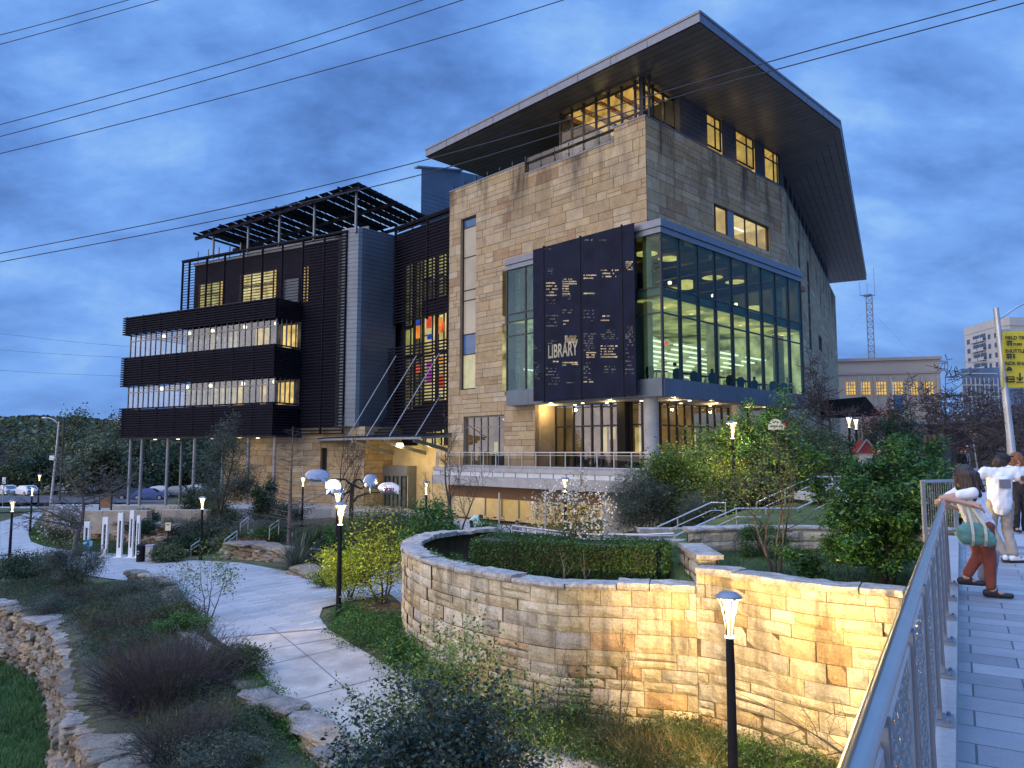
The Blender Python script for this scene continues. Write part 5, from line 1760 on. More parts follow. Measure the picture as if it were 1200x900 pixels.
def cap_row(pts, z, side, seed, parent, w=0.62, th=0.13, over=0.07, mat=None, lmin=0.7, lmax=1.5):
 "thick irregular capping slabs"
 rg = random.Random(seed)
 d = poly_len(pts)
 mb = MB()
 s = 0.0
 while s < d[-1] - 0.05:
  l = min(rg.uniform(lmin, lmax), d[-1] - s)
  N = 5
  tz = z + rg.uniform(-0.015, 0.03)
  h = th * rg.uniform(0.85, 1.3)
  rings = []
  for i in range(N + 1):
   p, t = along(pts, d, s + 0.012 + (l - 0.024) * i / N)
   nrm = np.array([t[1], -t[0]]) * side
   oo = over + rg.uniform(-0.035, 0.035)
   ii = -w + rg.uniform(-0.05, 0.05)
   pts4 = [(p + nrm * (oo - 0.02), tz), (p + nrm * oo, tz + h * 0.5), (p + nrm * (oo - 0.025), tz + h + rg.uniform(-0.012, 0.012)),
  (p + nrm * (oo + ii) * 0.5, tz + h + rg.uniform(-0.015, 0.02)), (p + nrm * ii, tz + h + rg.uniform(-0.012, 0.012)), (p + nrm * ii, tz)]
   rings.append([(q[0], q[1], zz) for q, zz in pts4])
  vs = [v for r in rings for v in r]
  m = 6
  fs = [(i * m + k, i * m + (k + 1) % m, (i + 1) * m + (k + 1) % m, (i + 1) * m + k) for i in range(N) for k in range(m)]
  fs += [tuple(range(m - 1, -1, -1)), tuple(N * m + k for k in range(m))]
  mb.add(vs, fs)
  s += l
 return mb.build('capping', mat or MT['cap'], parent)
i_step = min(range(len(DRUM)), key=lambda i: abs(DRUM[i][0] - STEP_X))
rw_ = thing('retaining_wall', 'tall curved retaining wall of coursed tan limestone lit gold by the lamp before it', 'stone wall', (0.8, 17.7, -4.9))
block_wall(DRUM[:i_step + 1], -5.7, DRUM_TOP + 0.38, -1, MT['wall_block'], 41, rw_)
block_wall(DRUM[i_step:], -5.5, DRUM_TOP - 0.04, -1, MT['wall_block'], 42, rw_)
cap_row(DRUM[:i_step + 1], DRUM_TOP + 0.38, -1, 43, rw_)
cap_row(DRUM[i_step:], DRUM_TOP - 0.04, -1, 44, rw_)
p_, t_ = np.array(DRUM[i_step]), np.array(DRUM[i_step + 1]) - np.array(DRUM[i_step])
pier = thing('stone_pier', 'square limestone pier with flat slab cap at the end of the clipped hedge', 'stone pier', (4.35, 17.4, -1.7))
pp = [(4.05, 17.05), (4.2, 19.6)]
block_wall([(4.28, 17.35), (4.72, 17.28), (4.76, 17.33), (4.86, 19.4), (4.82, 19.47), (4.38, 19.5), (4.34, 19.45), (4.28, 17.4)], -2.2, -0.84, 1, MT['wall_block'], 45, pier, hmin=0.25, hmax=0.4, palette=WB[3:])
mb = MB()
mb.rbox((4.57, 18.4, -0.79), (0.62, 2.3, 0.1), -0.04)
mb.build('capping', MT['cap'], pier)
MB().rbox((4.57, 18.4, -1.55), (0.34, 1.9, 1.35), -0.04).build('core', MT['joint'], pier)
pw_ = thing('planter_wall', 'low block wall of pink and grey limestone behind the agave lawn', 'stone wall', (8, 22, -1.4))
PWL = [(4.9, 21.0), (7.0, 21.6), (9.2, 21.3), (11.2, 20.6), (13, 19.6)]
block_wall(PWL, -1.9, -0.62, 1, MT['wall_block'], 47, pw_, hmin=0.3, hmax=0.45, lmin=0.6, lmax=1.5, palette=WB[3:])
cap_row(PWL, -0.62, 1, 48, pw_, th=0.1)
# ---- dry stone wall, lower left, and the rough edging beside the path
ROCKC = [(0.22, 0.19, 0.145), (0.27, 0.24, 0.2), (0.18, 0.145, 0.11), (0.21, 0.19, 0.17), (0.28, 0.22, 0.155)]
_g = 4
_rv, _rf, _map = [], [], {}
def _cubept(i, j, k):
 key = (i, j, k)
 if key not in _map:
  _map[key] = len(_rv)
  _rv.append((2 * i / _g - 1, 2 * j / _g - 1, 2 * k / _g - 1))
 return _map[key]
for a in range(_g):
 for b in range(_g):
  for s_ in (0, _g):
   _rf.append((_cubept(a, b, s_), _cubept(a + 1, b, s_), _cubept(a + 1, b + 1, s_), _cubept(a, b + 1, s_)))
   _rf.append((_cubept(a, s_, b), _cubept(a + 1, s_, b), _cubept(a + 1, s_, b + 1), _cubept(a, s_, b + 1)))
   _rf.append((_cubept(s_, a, b), _cubept(s_, a + 1, b), _cubept(s_, a + 1, b + 1), _cubept(s_, a, b + 1)))
_rv = np.array(_rv)
_rn = _rv / np.power(np.sum(np.abs(_rv) ** 5, axis=1), 1 / 5)[:, None]
def rock(mb, c, size, rz, rgn, col, rough=0.13):
 v = _rn.copy()
 ph = rgn.uniform(0, 6.3, 6)
 dsp = np.sin(v[:, 0] * 2.3 + ph[0]) * np.sin(v[:, 1] * 2.6 + ph[1]) + np.sin(v[:, 2] * 3.1 + ph[2]) * np.sin(v[:, 0] * 3.7 + ph[3])
 v = v * (1 + rough * dsp[:, None]) + rgn.normal(0, rough * 0.3, v.shape)
 v = v * np.array(size) / 2
 cz, sz = math.cos(rz), math.sin(rz)
 tx = rgn.uniform(-0.07, 0.07)
 v = np.stack([v[:, 0] * cz - v[:, 1] * sz, v[:, 0] * sz + v[:, 1] * cz, v[:, 2] + v[:, 0] * tx], 1) + np.array(c)
 mb.add([tuple(q) for q in v], _rf, col)
def dry_wall(pts, zlo, ztop, side, seed, parent, batter=0.25, hmin=0.14, hmax=0.3, depth=0.6, name='stone_face', lmin=0.3, lmax=0.95, top_rows=1):
 rgn = np.random.default_rng(seed)
 d = poly_len(pts)
 mb = MB()
 cols = ROCKC
 z = zlo
 while z < ztop - 0.05:
  h = rgn.uniform(hmin, hmax)
  s = -rgn.uniform(0, 0.4)
  last = z + h >= ztop - 0.06
  while s < d[-1]:
   l = rgn.uniform(lmin, lmax) * (1.5 if last else 1)
   p, t = along(pts, d, max(s + l / 2, 0))
   nrm = np.array([t[1], -t[0]]) * side
   b = batter * (1 - (z - zlo) / max(ztop - zlo, 0.1))
   q = p + nrm * (b - depth / 2 + rgn.uniform(-0.07, 0.1))
   c = cols[rgn.integers(len(cols))]
   k = rgn.uniform(0.7, 1.15)
   rock(mb, (q[0], q[1], z + h / 2), (l * 1.04, depth * rgn.uniform(0.85, 1.25) * (1.5 if last else 1), h * rgn.uniform(0.95, 1.25)), math.atan2(t[1], t[0]) + rgn.uniform(-0.08, 0.08), rgn, tuple(x * k for x in c))
   s += l
  z += h * 0.97
 return mb.build(name, MT['rock'], parent, smooth=False)
dw = thing('dry_stone_wall', 'curving dry laid wall of rough grey limestone above the sunken grass', 'stone wall', (-16, 27, -6.8))
sidew = 1
a0, a1 = np.array(ROCKW[10]), np.array(ROCKW[11])
tt = a1 - a0
nn_ = np.array([tt[1], -tt[0]])
sidew = 1 if nn_[0] + nn_[1] < 0 else -1
dry_wall(ROCKW[:-6], -7.0, -4.92, sidew, 51, dw, batter=0.45, hmin=0.17, hmax=0.36, lmin=0.35, lmax=1.05)
pe = thing('stone_edging', 'row of rough limestone slabs stepping along the planted bank beside the path', 'stone edging', (-10, 24, -4.6))
EDGE = catmull([on_ground(*q) for q in ((150, 680), (188, 690), (196, 712), (200, 734), (236, 770), (266, 796), (300, 826), (338, 850), (365, 880), (400, 915))], 6)
dry_wall(EDGE, -4.85, -4.36, sidew, 52, pe, batter=0.12, hmin=0.2, hmax=0.3, depth=0.5, lmin=0.5, lmax=1.15)
lg = thing('garden_ledge', 'stacked limestone ledge behind the lawn with the white posts', 'stone wall', (-27, 52, -5))
LEDGE = [on_ground(*q) for q in ((52, 612), (62, 624), (82, 629), (110, 632), (140, 634), (165, 636), (190, 637))]
dry_wall(LEDGE, -5.5, -3.9, 1, 53, lg, batter=0.2, hmin=0.25, hmax=0.4, depth=0.9, lmin=0.8, lmax=2.2)
lg2 = thing('garden_ledge', 'brown and grey ledge rocks beside the steps in the mulch garden', 'stone wall', (-14, 45, -4.7))
LEDGE2 = [on_ground(*q) for q in ((262, 655), (275, 655), (300, 656), (320, 658), (345, 660))]
dry_wall(LEDGE2, -4.9, -3.95, 1, 54, lg2, batter=0.2, hmin=0.25, hmax=0.4, depth=1.0, lmin=0.8, lmax=2.0)
lg3 = thing('garden_ledge', 'flat pale slab edging in the mulch under the yellow lit shrub', 'stone edging', (-9, 37, -4.3))
dry_wall([on_ground(*q) for q in ((343, 673), (360, 675), (378, 680))], -4.5, -4.0, 1, 55, lg3, hmin=0.25, hmax=0.3, depth=0.9, lmin=0.9, lmax=1.5)
rgn = np.random.default_rng(61)
for (px, py, w, lab) in ((330, 644, 1.3, 'upright pale boulder beside the yucca'), (473, 676, 0.8, 'white boulder at the foot of the yellow shrub'), (393, 676, 0.6, 'small square stone block at the plaza edge by the lamp')):
 x, y = on_ground(px, py)
 mb = MB()
 rock(mb, (x, y, gz1(x, y) + w * 0.3), (w, w * 0.8, w * 0.9), 0.4, rgn, (0.36, 0.33, 0.29))
 tag(mb.build('boulder', MT['rock']), lab, 'boulder')
for (xa, xb, y1, y0, lab) in ((94, 172, 599, 607, 'long pale stone bench behind the white posts'), (189, 242, 598, 606, 'pale stone bench nearer the bare tree and lamp'), (128, 236, 593, 597, 'upper pale stone bench below the parked cars')):
 Yb = 58 if y1 > 595 else 66
 a, b = at(xa, y0, Yb), at(xb, y0, Yb)
 zt_b = at((xa + xb) / 2, y1, Yb).z
 mb = MB()
 n_ = 3
 for k in range(n_):
  p0, p1 = a + (b - a) * (k / n_), a + (b - a) * ((k + 0.985) / n_)
  mb.abox(p0.x, p1.x, Yb, Yb + 0.9, a.z - 1.2, zt_b)
 tag(mb.build('stone_bench', MT['stone_low'] if False else M('bench_stone', (0.36, 0.31, 0.25), rough=0.85, var=0.2, scale=1.5, bump=0.3)), lab, 'stone bench')
struct(MB().prism([tuple(at(60, 600, 60))[:2], tuple(at(245, 600, 60))[:2], tuple(at(245, 600, 82))[:2], tuple(at(60, 600, 82))[:2]], -4.6, -4.05).build('upper_path', MT['path']))
# ------------------------------------------------------------------ the footbridge
BF = Frame((2.55, 4.6), 31.0)                      # u runs along the bridge, n points to the deck? (set below)
BN = Vector((BF.u.y, -BF.u.x))                     # to the right of travel
def BP(t, o, z):
 p = BF.O + BF.u * t + BN * o
 return Vector((p.x, p.y, z))
class _BFr:
 P = staticmethod(BP)
BRf = _BFr()
MT['deck'] = pavers('deck_paving', BF, 0.6, 0.31, (0.18, 0.185, 0.195), (0.3, 0.305, 0.31), (0.05, 0.055, 0.06), msize=0.007, rough=0.6, bump=0.12, cvar=0.2)
deck = MB()
deck.quad(BP(-9, 0.1, 0), BP(9.9, 0.1, 0), BP(9.9, 9, 0), BP(-9, 9, 0))
struct(deck.build('bridge_deck', MT['deck']))
struct(MB().hexa([BP(-9, -0.14, -0.9), BP(10.4, -0.14, -0.9), BP(10.4, 9, -0.9), BP(-9, 9, -0.9), BP(-9, -0.14, -0.006), BP(10.4, -0.14, -0.006), BP(10.4, 9, -0.006), BP(-9, 9, -0.006)]).build('bridge_slab', MT['concrete']))
struct(MB().hexa([BP(-9, -0.14, 0.0), BP(10.4, -0.14, 0.0), BP(10.4, 0.1, 0.0), BP(-9, 0.1, 0.0), BP(-9, -0.14, 0.11), BP(10.4, -0.14, 0.11), BP(10.4, 0.095, 0.11), BP(-9, 0.095, 0.11)]).build('bridge_kerb', MT['concrete']))
struct(MB().hexa([BP(9.9, 0.16, 0.0), BP(10.15, 0.16, 0.0), BP(10.15, 9, 0.0), BP(9.9, 9, 0.0), BP(9.9, 0.16, 0.012), BP(10.15, 0.16, 0.012), BP(10.15, 9, 0.012), BP(9.9, 9, 0.012)]).build('deck_joint', MT['steel_dull']))
MT['plaza_hi'] = M('street_plaza', (0.36, 0.36, 0.36), rough=0.8, var=0.12, scale=0.5, fine=0.06)
pa, pb = BP(10.15, 0.0, 0), BP(10.15, 9, 0)
struct(MB().prism([(pa.x, pa.y), (pb.x, pb.y), (60, 12), (120, 40), (90, 140), (52, 116), (24.5, 62.5), (10.4, 49.5), (13.0, 44), (14.6, 33.2), (11.5, 30.6), (13.4, 22.0)], -0.3, -0.004).build('upper_plaza', MT['plaza_hi']))
rlg = thing('bridge_railing', 'stainless steel footbridge railing with round handrail and woven wire panels', 'railing', tuple(BP(0, 0, 0.11)))
hr = [BP(t, 0, 1.05) for t in np.linspace(-4.4, 5.4, 30)] + [BP(5.55, -0.05, 1.05)]
MB().tube(hr, 0.026, 16).build('handrail', MT['steel'], rlg, smooth=True)
MT['wire'] = M('woven_wire', (0.3, 0.31, 0.32), rough=0.4, metal=0.9, var=0.1)
sp_ = 1.0
tpost = [(-4.35 + sp_ * k) for k in range(10)]
for k, t in enumerate(tpost):
 mb = MB()
 for dt in (-0.035, 0.035):
  mb.hexa([BP(t + dt - 0.007, -0.035, 0.13), BP(t + dt + 0.007, -0.035, 0.13), BP(t + dt + 0.007, 0.03, 0.13), BP(t + dt - 0.007, 0.03, 0.13),
  BP(t + dt - 0.007, -0.02, 1.0), BP(t + dt + 0.007, -0.02, 1.0), BP(t + dt + 0.007, 0.02, 1.0), BP(t + dt - 0.007, 0.02, 1.0)])
 for z in (0.3, 0.62, 0.92):
  mb.tube([BP(t - 0.055, 0.0, z), BP(t + 0.055, 0.0, z)], 0.016, 8)
 mb.tube([BP(t, 0, 0.95), BP(t, 0, 1.06)], 0.014, 8)
 p = mb.build('post', MT['steel_dull'], rlg)
 mb = MB().hexa([BP(t - 0.1, -0.1, 0.112), BP(t + 0.1, -0.1, 0.112), BP(t + 0.1, 0.085, 0.112), BP(t - 0.1, 0.085, 0.112), BP(t - 0.1, -0.1, 0.128), BP(t + 0.1, -0.1, 0.128), BP(t + 0.1, 0.085, 0.128), BP(t - 0.1, 0.085, 0.128)])
 for (a, b) in ((-0.07, 0.06), (0.07, 0.06), (-0.07, -0.07), (0.07, -0.07)):
  q = BP(t + a, b, 0.128)
  mb.lathe([(0.012, 0), (0.012, 0.018), (0.0, 0.02)], q, 6)
 mb.build('base_plate', MT['steel_dull'], p)
for k in range(len(tpost) - 1):
 a, b = tpost[k] + 0.06, tpost[k + 1] - 0.06
 mb = MB()
 z0_, z1_ = 0.2, 0.96
 for (p, q) in (((a, z0_), (b, z0_)), ((a, z1_), (b, z1_)), ((a, z0_), (a, z1_)), ((b, z0_), (b, z1_))):
  mb.tube([BP(p[0], 0, p[1]), BP(q[0], 0, q[1])], 0.012, 6)
 fr_ = mb.build('panel_frame', MT['steel'], rlg)
 mb = MB()
 nw = int((b - a) / 0.042)
 for i in range(1, nw):
  t = a + (b - a) * i / nw
  pts = [BP(t, 0.006 * (1 if (j + i) % 2 else -1), z0_ + (z1_ - z0_) * j / 9) for j in range(10)]
  mb.tube(pts, 0.0032, 3, cap=False)
 nh = int((z1_ - z0_) / 0.042)
 for i in range(1, nh):
  z = z0_ + (z1_ - z0_) * i / nh
  pts = [BP(a + (b - a) * j / 13, 0.006 * (1 if (j + i) % 2 else -1), z) for j in range(14)]
  mb.tube(pts, 0.0032, 3, cap=False)
 mb.build('woven_mesh', MT['wire'], fr_)
fn = thing('picket_fence', 'short grey picket fence at the bridge end beside the kiosk', 'fence', tuple(at(1098, 600, 13.9)))
fa, fb = at(1083, 600, 13.9), at(1120, 600, 14.3)
fa.z = fb.z = 0.0
mb = MB()
for k in range(2):
 p = fa + (fb - fa) * k
 MB().rbox((p.x, p.y, 0.52), (0.07, 0.05, 1.12)).build('post', MT['steel_dull'], fn)
MB().bar(fa + Vector((0, 0, 1.06)), fb + Vector((0, 0, 1.06)), 0.06, 0.05).build('top_rail', MT['galv'], fn)
mb.bar(fa + Vector((0, 0, 0.12)), fb + Vector((0, 0, 0.12)), 0.03, 0.03)
for k in range(1, 14):
 p = fa + (fb - fa) * (k / 14)
 mb.bar(p + Vector((0, 0, 0.12)), p + Vector((0, 0, 1.04)), 0.009, 0.009)
mb.build('picket_panel', MT['steel_dull'], fn)
# ---- stairs from the lower court up to the plaza, and their handrails
st = thing('stone_steps', 'broad pale stone steps climbing behind the wall to the street plaza', 'stairs', (9.5, 29.5, -2.5))
def flight(x0, x1, y0, y1, za, zb, n, name='stair_flight'):
 mb = MB()
 for k in range(n):
  xa = x0 + (x1 - x0) * k / n
  zt = za + (zb - za) * (k + 1) / n
  mb.abox(xa, x1 + 0.02 * (k % 2), y0 + 0.001 * k, y1 - 0.001 * k, -3.2, zt)
 return mb.build(name, MT['concrete'], st)
flight(6.2, 8.4, 28.2, 31.2, -2.6, -1.55, 7)
MB().abox(8.4, 10.6, 28.2, 31.2, -3.2, -1.54).build('landing', MT['concrete'], st)
flight(10.6, 12.9, 28.2, 31.2, -1.55, -0.5, 7)
MB().abox(12.9, 14.2, 28.2, 33.4, -3.2, -0.49).build('landing', MT['concrete'], st)
flight(14.2, 15.4, 28.2, 33.4, -0.5, 0.0, 3)
cheek = thing('cheek_wall', 'pale stone block wall at the foot of the steps', 'stone wall', (6.3, 27.8, -2.9))
block_wall([(4.9, 27.6), (7.4, 27.6)], -3.0, -1.75, 1, MT['wall_block'], 71, cheek, hmin=0.3, hmax=0.45, palette=WB[3:])
MB().abox(4.8, 7.5, 27.63, 28.15, -3.0, -1.78).build('core', MT['joint'], cheek)
MB().abox(4.75, 7.55, 27.55, 28.18, -1.76, -1.62).build('capping', MT['cap'], cheek)
ck2 = thing('cheek_wall', 'stone block and slab at the far side of the steps under the grasses', 'stone wall', (6.0, 31.6, -2.9))
MB().abox(5.4, 8.6, 31.25, 31.9, -3.1, -1.75).build('core', MT['concrete_dark'], ck2)
MB().abox(5.3, 8.7, 31.22, 32.0, -1.75, -1.58).build('capping', MT['cap'], ck2)
def rail_run(name, lab, pts, posts, r=0.035, low=0.32, loc=None):
 th = thing(name, lab, 'handrail', tuple(loc or pts[0]))
 MB().tube(pts, r, 8).build('top_rail', MT['galv'], th)
 MB().tube([p - Vector((0, 0, low)) for p in pts], r * 0.7, 6).build('lower_rail', MT['galv'], th)
 for (p, h) in posts:
  MB().tube([p, p - Vector((0, 0, h))], r * 0.9, 8).build('post', MT['galv'], th)
 return th
V = Vector
railA = [V((4.3, 28.1, -1.5)), V((6.1, 28.1, -1.5)), V((8.4, 28.1, -0.5)), V((10.7, 28.1, -0.5)), V((13.0, 28.1, 0.55)), V((15.3, 28.1, 1.05)), V((16.0, 28.1, 1.05))]
rail_run('stair_handrail', 'near steel handrail climbing the steps, double bars', railA, [(V((4.4, 28.1, -1.5)), 1.3), (V((6.1, 28.1, -1.5)), 1.1), (V((7.2, 28.1, -1.0)), 1.1), (V((8.4, 28.1, -0.5)), 1.1), (V((9.5, 28.1, -0.5)), 1.1), (V((10.7, 28.1, -0.5)), 1.1), (V((11.9, 28.1, 0.05)), 1.1), (V((13.0, 28.1, 0.55)), 1.1), (V((15.3, 28.1, 1.05)), 1.05)])
railB = [V((6.05, 31.3, -1.5)), V((8.3, 31.3, -0.5)), V((8.9, 31.3, -0.5)), V((8.9, 31.3, -1.3))]
rail_run('stair_handrail', 'far short handrail of the lower flight, turned down at its end', railB, [(V((6.9, 31.3, -1.13)), 1.1)])
railC = [V((10.2, 31.3, -0.5)), V((12.6, 31.3, 0.58)), V((14.1, 31.3, 0.58)), V((15.4, 31.3, 1.06)), V((17.0, 31.3, 1.06))]
rail_run('stair_handrail', 'far handrail of the upper flight leading up to the plaza', railC, [(V((10.2, 31.3, -0.5)), 1.0), (V((11.4, 31.3, 0.04)), 1.0), (V((12.6, 31.3, 0.58)), 1.05), (V((13.4, 31.3, 0.58)), 1.05), (V((14.1, 31.3, 0.58)), 1.05), (V((15.4, 31.3, 1.06)), 1.0), (V((17.0, 31.3, 1.06)), 1.0)])
wr = [at(600, 616, 33), at(640, 621, 31.5), at(690, 626, 30), at(757, 626.5, 28.6), at(790, 625, 28.1)]
wth = thing('walkway_railing', 'long grey railing with wire infill behind the clipped hedge', 'railing', (wr[0].x, wr[0].y, wr[0].z - 1.1))
MB().tube(wr, 0.04, 8).build('top_rail', MT['galv'], wth)
MB().tube([p - V((0, 0, 0.2)) for p in wr], 0.025, 6).build('mid_rail', MT['galv'], wth)
MB().tube([p - V((0, 0, 0.95)) for p in wr], 0.025, 6).build('lower_rail', MT['galv'], wth)
for i in range(len(wr) - 1):
 n_ = 2 if i != 2 else 3
 for k in range(n_ + (1 if i == len(wr) - 2 else 0)):
  p = wr[i] + (wr[i + 1] - wr[i]) * (k / n_)
  MB().tube([p, p - V((0, 0, 1.15))], 0.035, 8).build('post', MT['galv'], wth)
for i in range(len(wr) - 1):
 a, b = wr[i], wr[i + 1]
 MB().quad(a - V((0, 0, 0.95)), b - V((0, 0, 0.95)), b - V((0, 0, 0.2)), a - V((0, 0, 0.2))).build('infill', MT['mesh_rail'], wth)
struct(MB().prism([(-1.5, 35.5), (0.0, 31.8), (6.3, 28.0), (6.3, 31.2), (5.5, 33), (3, 37)], -3.3, -2.62).build('walkway', MT['concrete']))
# ------------------------------------------------------------------ vegetation
def unit(v):
 return v / (np.linalg.norm(v) + 1e-12)
class Skeleton:
 "limbs as tapered segments, plus the twig points that carry leaves"
 def __init__(self, seed):
  self.g = np.random.default_rng(seed)
  self.a, self.b, self.ra, self.rb = [], [], [], []
  self.tips = []
 def seg(self, a, b, ra, rb):
  self.a.append(a)
  self.b.append(b)
  self.ra.append(ra)
  self.rb.append(rb)
 def grow(self, p, d, L, r, lev, levels, nseg=4, wob=0.18, up=0.12, kids=(3, 5), spread=0.8, shrink=0.62, rshrink=0.55, start=0.3, tipr=0.35):
  g = self.g
  pts = [np.array(p, float)]
  dirs = []
  d = unit(np.array(d, float))
  for i in range(nseg):
   d = unit(d + g.normal(0, wob, 3) + np.array([0, 0, up]))
   pts.append(pts[-1] + d * L / nseg)
   dirs.append(d)
  for i in range(nseg):
   f0, f1 = i / nseg, (i + 1) / nseg
   self.seg(pts[i], pts[i + 1], r * (1 - (1 - tipr) * f0), r * (1 - (1 - tipr) * f1))
  if lev >= levels:
   self.tips.extend(pts[1:])
   return
  if lev == levels - 1:
   self.tips.append(pts[-1])
  n = int(g.integers(kids[0], kids[1] + 1))
  for k in range(n):
   f = start + (1 - start) * (k + g.uniform(0, 0.9)) / n
   i = min(int(f * nseg), nseg - 1)
   q = pts[i] + (pts[i + 1] - pts[i]) * (f * nseg - i)
   ax = dirs[i]
   perp = unit(np.cross(ax, g.normal(0, 1, 3)))
   nd_ = unit(ax * (1 - spread * 0.55) + perp * spread)
   self.grow(q, nd_, L * shrink * g.uniform(0.75, 1.2) * (1.1 - 0.35 * f), r * rshrink * (1 - 0.4 * f), lev + 1, levels, max(2, nseg - 1), wob, up, kids, spread, shrink, rshrink, 0.2, tipr)
  self.grow(pts[-1], dirs[-1], L * shrink * 0.85, r * tipr * 1.05, lev + 1, levels, max(2, nseg - 1), wob, up, kids, spread, shrink, rshrink, 0.2, tipr)
 def wood(self, name, mat, parent, thick=0.02, minr=0.0):
  A, B = np.array(self.a), np.array(self.b)
  ra, rb = np.maximum(np.array(self.ra), minr), np.maximum(np.array(self.rb), minr)
  V_, F_ = [], []
  k0 = 0
  for sel, n in ((ra > thick, 7), (ra <= thick, 3)):
   if not sel.any():
    continue
   a, b, r0, r1 = A[sel], B[sel], ra[sel], rb[sel]
   d = b - a
   d /= np.linalg.norm(d, axis=1)[:, None] + 1e-12
   ref = np.where(np.abs(d[:, 2:3]) < 0.9, np.array([[0, 0, 1.0]]), np.array([[1.0, 0, 0]]))
   s = np.cross(d, ref)
   s /= np.linalg.norm(s, axis=1)[:, None] + 1e-12
   u = np.cross(s, d)
   ang = 2 * PI * np.arange(n) / n
   ring = s[:, None, :] * np.cos(ang)[None, :, None] + u[:, None, :] * np.sin(ang)[None, :, None]
   va = a[:, None, :] - d[:, None, :] * 0.15 * r0[:, None, None] + ring * r0[:, None, None]
   vb = b[:, None, :] + d[:, None, :] * 0.15 * r1[:, None, None] + ring * r1[:, None, None]
   m = len(a)
   V_.append(np.concatenate([va, vb], axis=1).reshape(-1, 3))
   base = (np.arange(m) * 2 * n)[:, None] + k0
   q = np.arange(n)
   f = np.stack([base + q, base + (q + 1) % n, base + n + (q + 1) % n, base + n + q], axis=2).reshape(-1, 4)
   F_.append(f)
   k0 += m * 2 * n
  return mesh_obj(name, np.concatenate(V_), np.concatenate(F_), mat, parent, True)
def leaf_mesh(name, C, size, mat, parent, g, droop=0.0, narrow=0.45, upw=0.3, base=None):
 "small pointed leaves (two triangles folded along the rib) at the points C"
 n = len(C)
 d = g.normal(0, 1, (n, 3))
 d[:, 2] = d[:, 2] * 0.6 + upw - droop
 d /= np.linalg.norm(d, axis=1)[:, None] + 1e-9
 r = g.normal(0, 1, (n, 3))
 s = np.cross(d, r)
 s /= np.linalg.norm(s, axis=1)[:, None] + 1e-9
 nn = np.cross(d, s)
 L = size * g.uniform(0.6, 1.3, n)[:, None]
 W = L * narrow
 fold = nn * W * 0.25
 v = np.stack([C - d * L * 0.5, C + s * W * 0.5 + fold, C + d * L * 0.5, C - s * W * 0.5 + fold], axis=1).reshape(-1, 3)
 f = np.arange(n * 4).reshape(n, 4)
 return mesh_obj(name, v, f, mat, parent, False, base=base)
def around(tips, per, sig, g, squash=0.8):
 T = np.repeat(np.array(tips), per, axis=0)
 return T + g.normal(0, 1, T.shape) * np.array([sig, sig, sig * squash])
def ellipsoid_pts(c, r, n, g, clump=0.22, nclump=40, hollow=0.55):
 "points in clumps through the outer part of an ellipsoid"
 d = g.normal(0, 1, (nclump, 3))
 d /= np.linalg.norm(d, axis=1)[:, None]
 rad = (hollow + (1 - hollow) * g.random(nclump))[:, None] * (0.85 + 0.25 * g.random(nclump))[:, None]
 cc = d * rad
 k = g.integers(0, nclump, n)
 p = cc[k] + g.normal(0, clump, (n, 3))
 return np.array(c) + p * np.array(r)
def broad_tree(name, label, cat, loc, h, spread, seed, leaf, bark='bark', trunk_h=0.25, r0=0.1, nl=9000, lsize=0.09, levels=3, group=None, stems=1, kids=(3, 5), sig=0.16, narrow=0.5, up=0.12, dens_top=False, minr=0.0):
 "tree with a real branching frame, leaves gathered round its twigs"
 g = np.random.default_rng(seed)
 th = thing(name, label, cat, loc, group)
 sk = Skeleton(seed)
 for s in range(stems):
  a = 2 * PI * s / stems + g.uniform(-0.4, 0.4)
  lean = 0.0 if stems == 1 else 0.35 * spread / max(h, 0.1)
  d = np.array([math.cos(a) * lean, math.sin(a) * lean, 1.0])
  sk.grow(np.array(loc) + np.array([math.cos(a), math.sin(a), 0]) * (0.0 if stems == 1 else r0), d, h * 0.55, r0, 0, levels, 5, 0.1, up, kids, spread / h * 1.0 + 0.25, 0.6, 0.55, trunk_h)
 T = np.array(sk.tips)
 c0 = np.array(loc)
 rel = T - c0
 sx = spread * 0.5 / max(np.percentile(np.abs(rel[:, :2]), 96), 0.05)
 sz = h / max(np.percentile(rel[:, 2], 99), 0.05)
 sc_ = np.array([sx, sx, sz])
 for lst in (sk.a, sk.b):
  for i in range(len(lst)):
   lst[i] = c0 + (lst[i] - c0) * sc_
 T = c0 + rel * sc_
 sk.wood('trunk', MT[bark], th, minr=minr)
 if nl:
  per = max(1, int(nl / len(T)))
  C = around(T, per, sig, g)
  leaf_mesh('crown', C, lsize, MT[leaf], th, g, narrow=narrow)
 return th
def bare_tree(name, label, loc, h, spread, seed, bark='twig', r0=0.12, levels=4, kids=(3, 4), group=None, trunk_h=0.3, up=0.1, minr=0.006, cat='tree', stems=1):
 return broad_tree(name, label, cat, loc, h, spread, seed, None, bark, trunk_h, r0, 0, 0.1, levels, group, stems, kids, up=up, minr=minr)
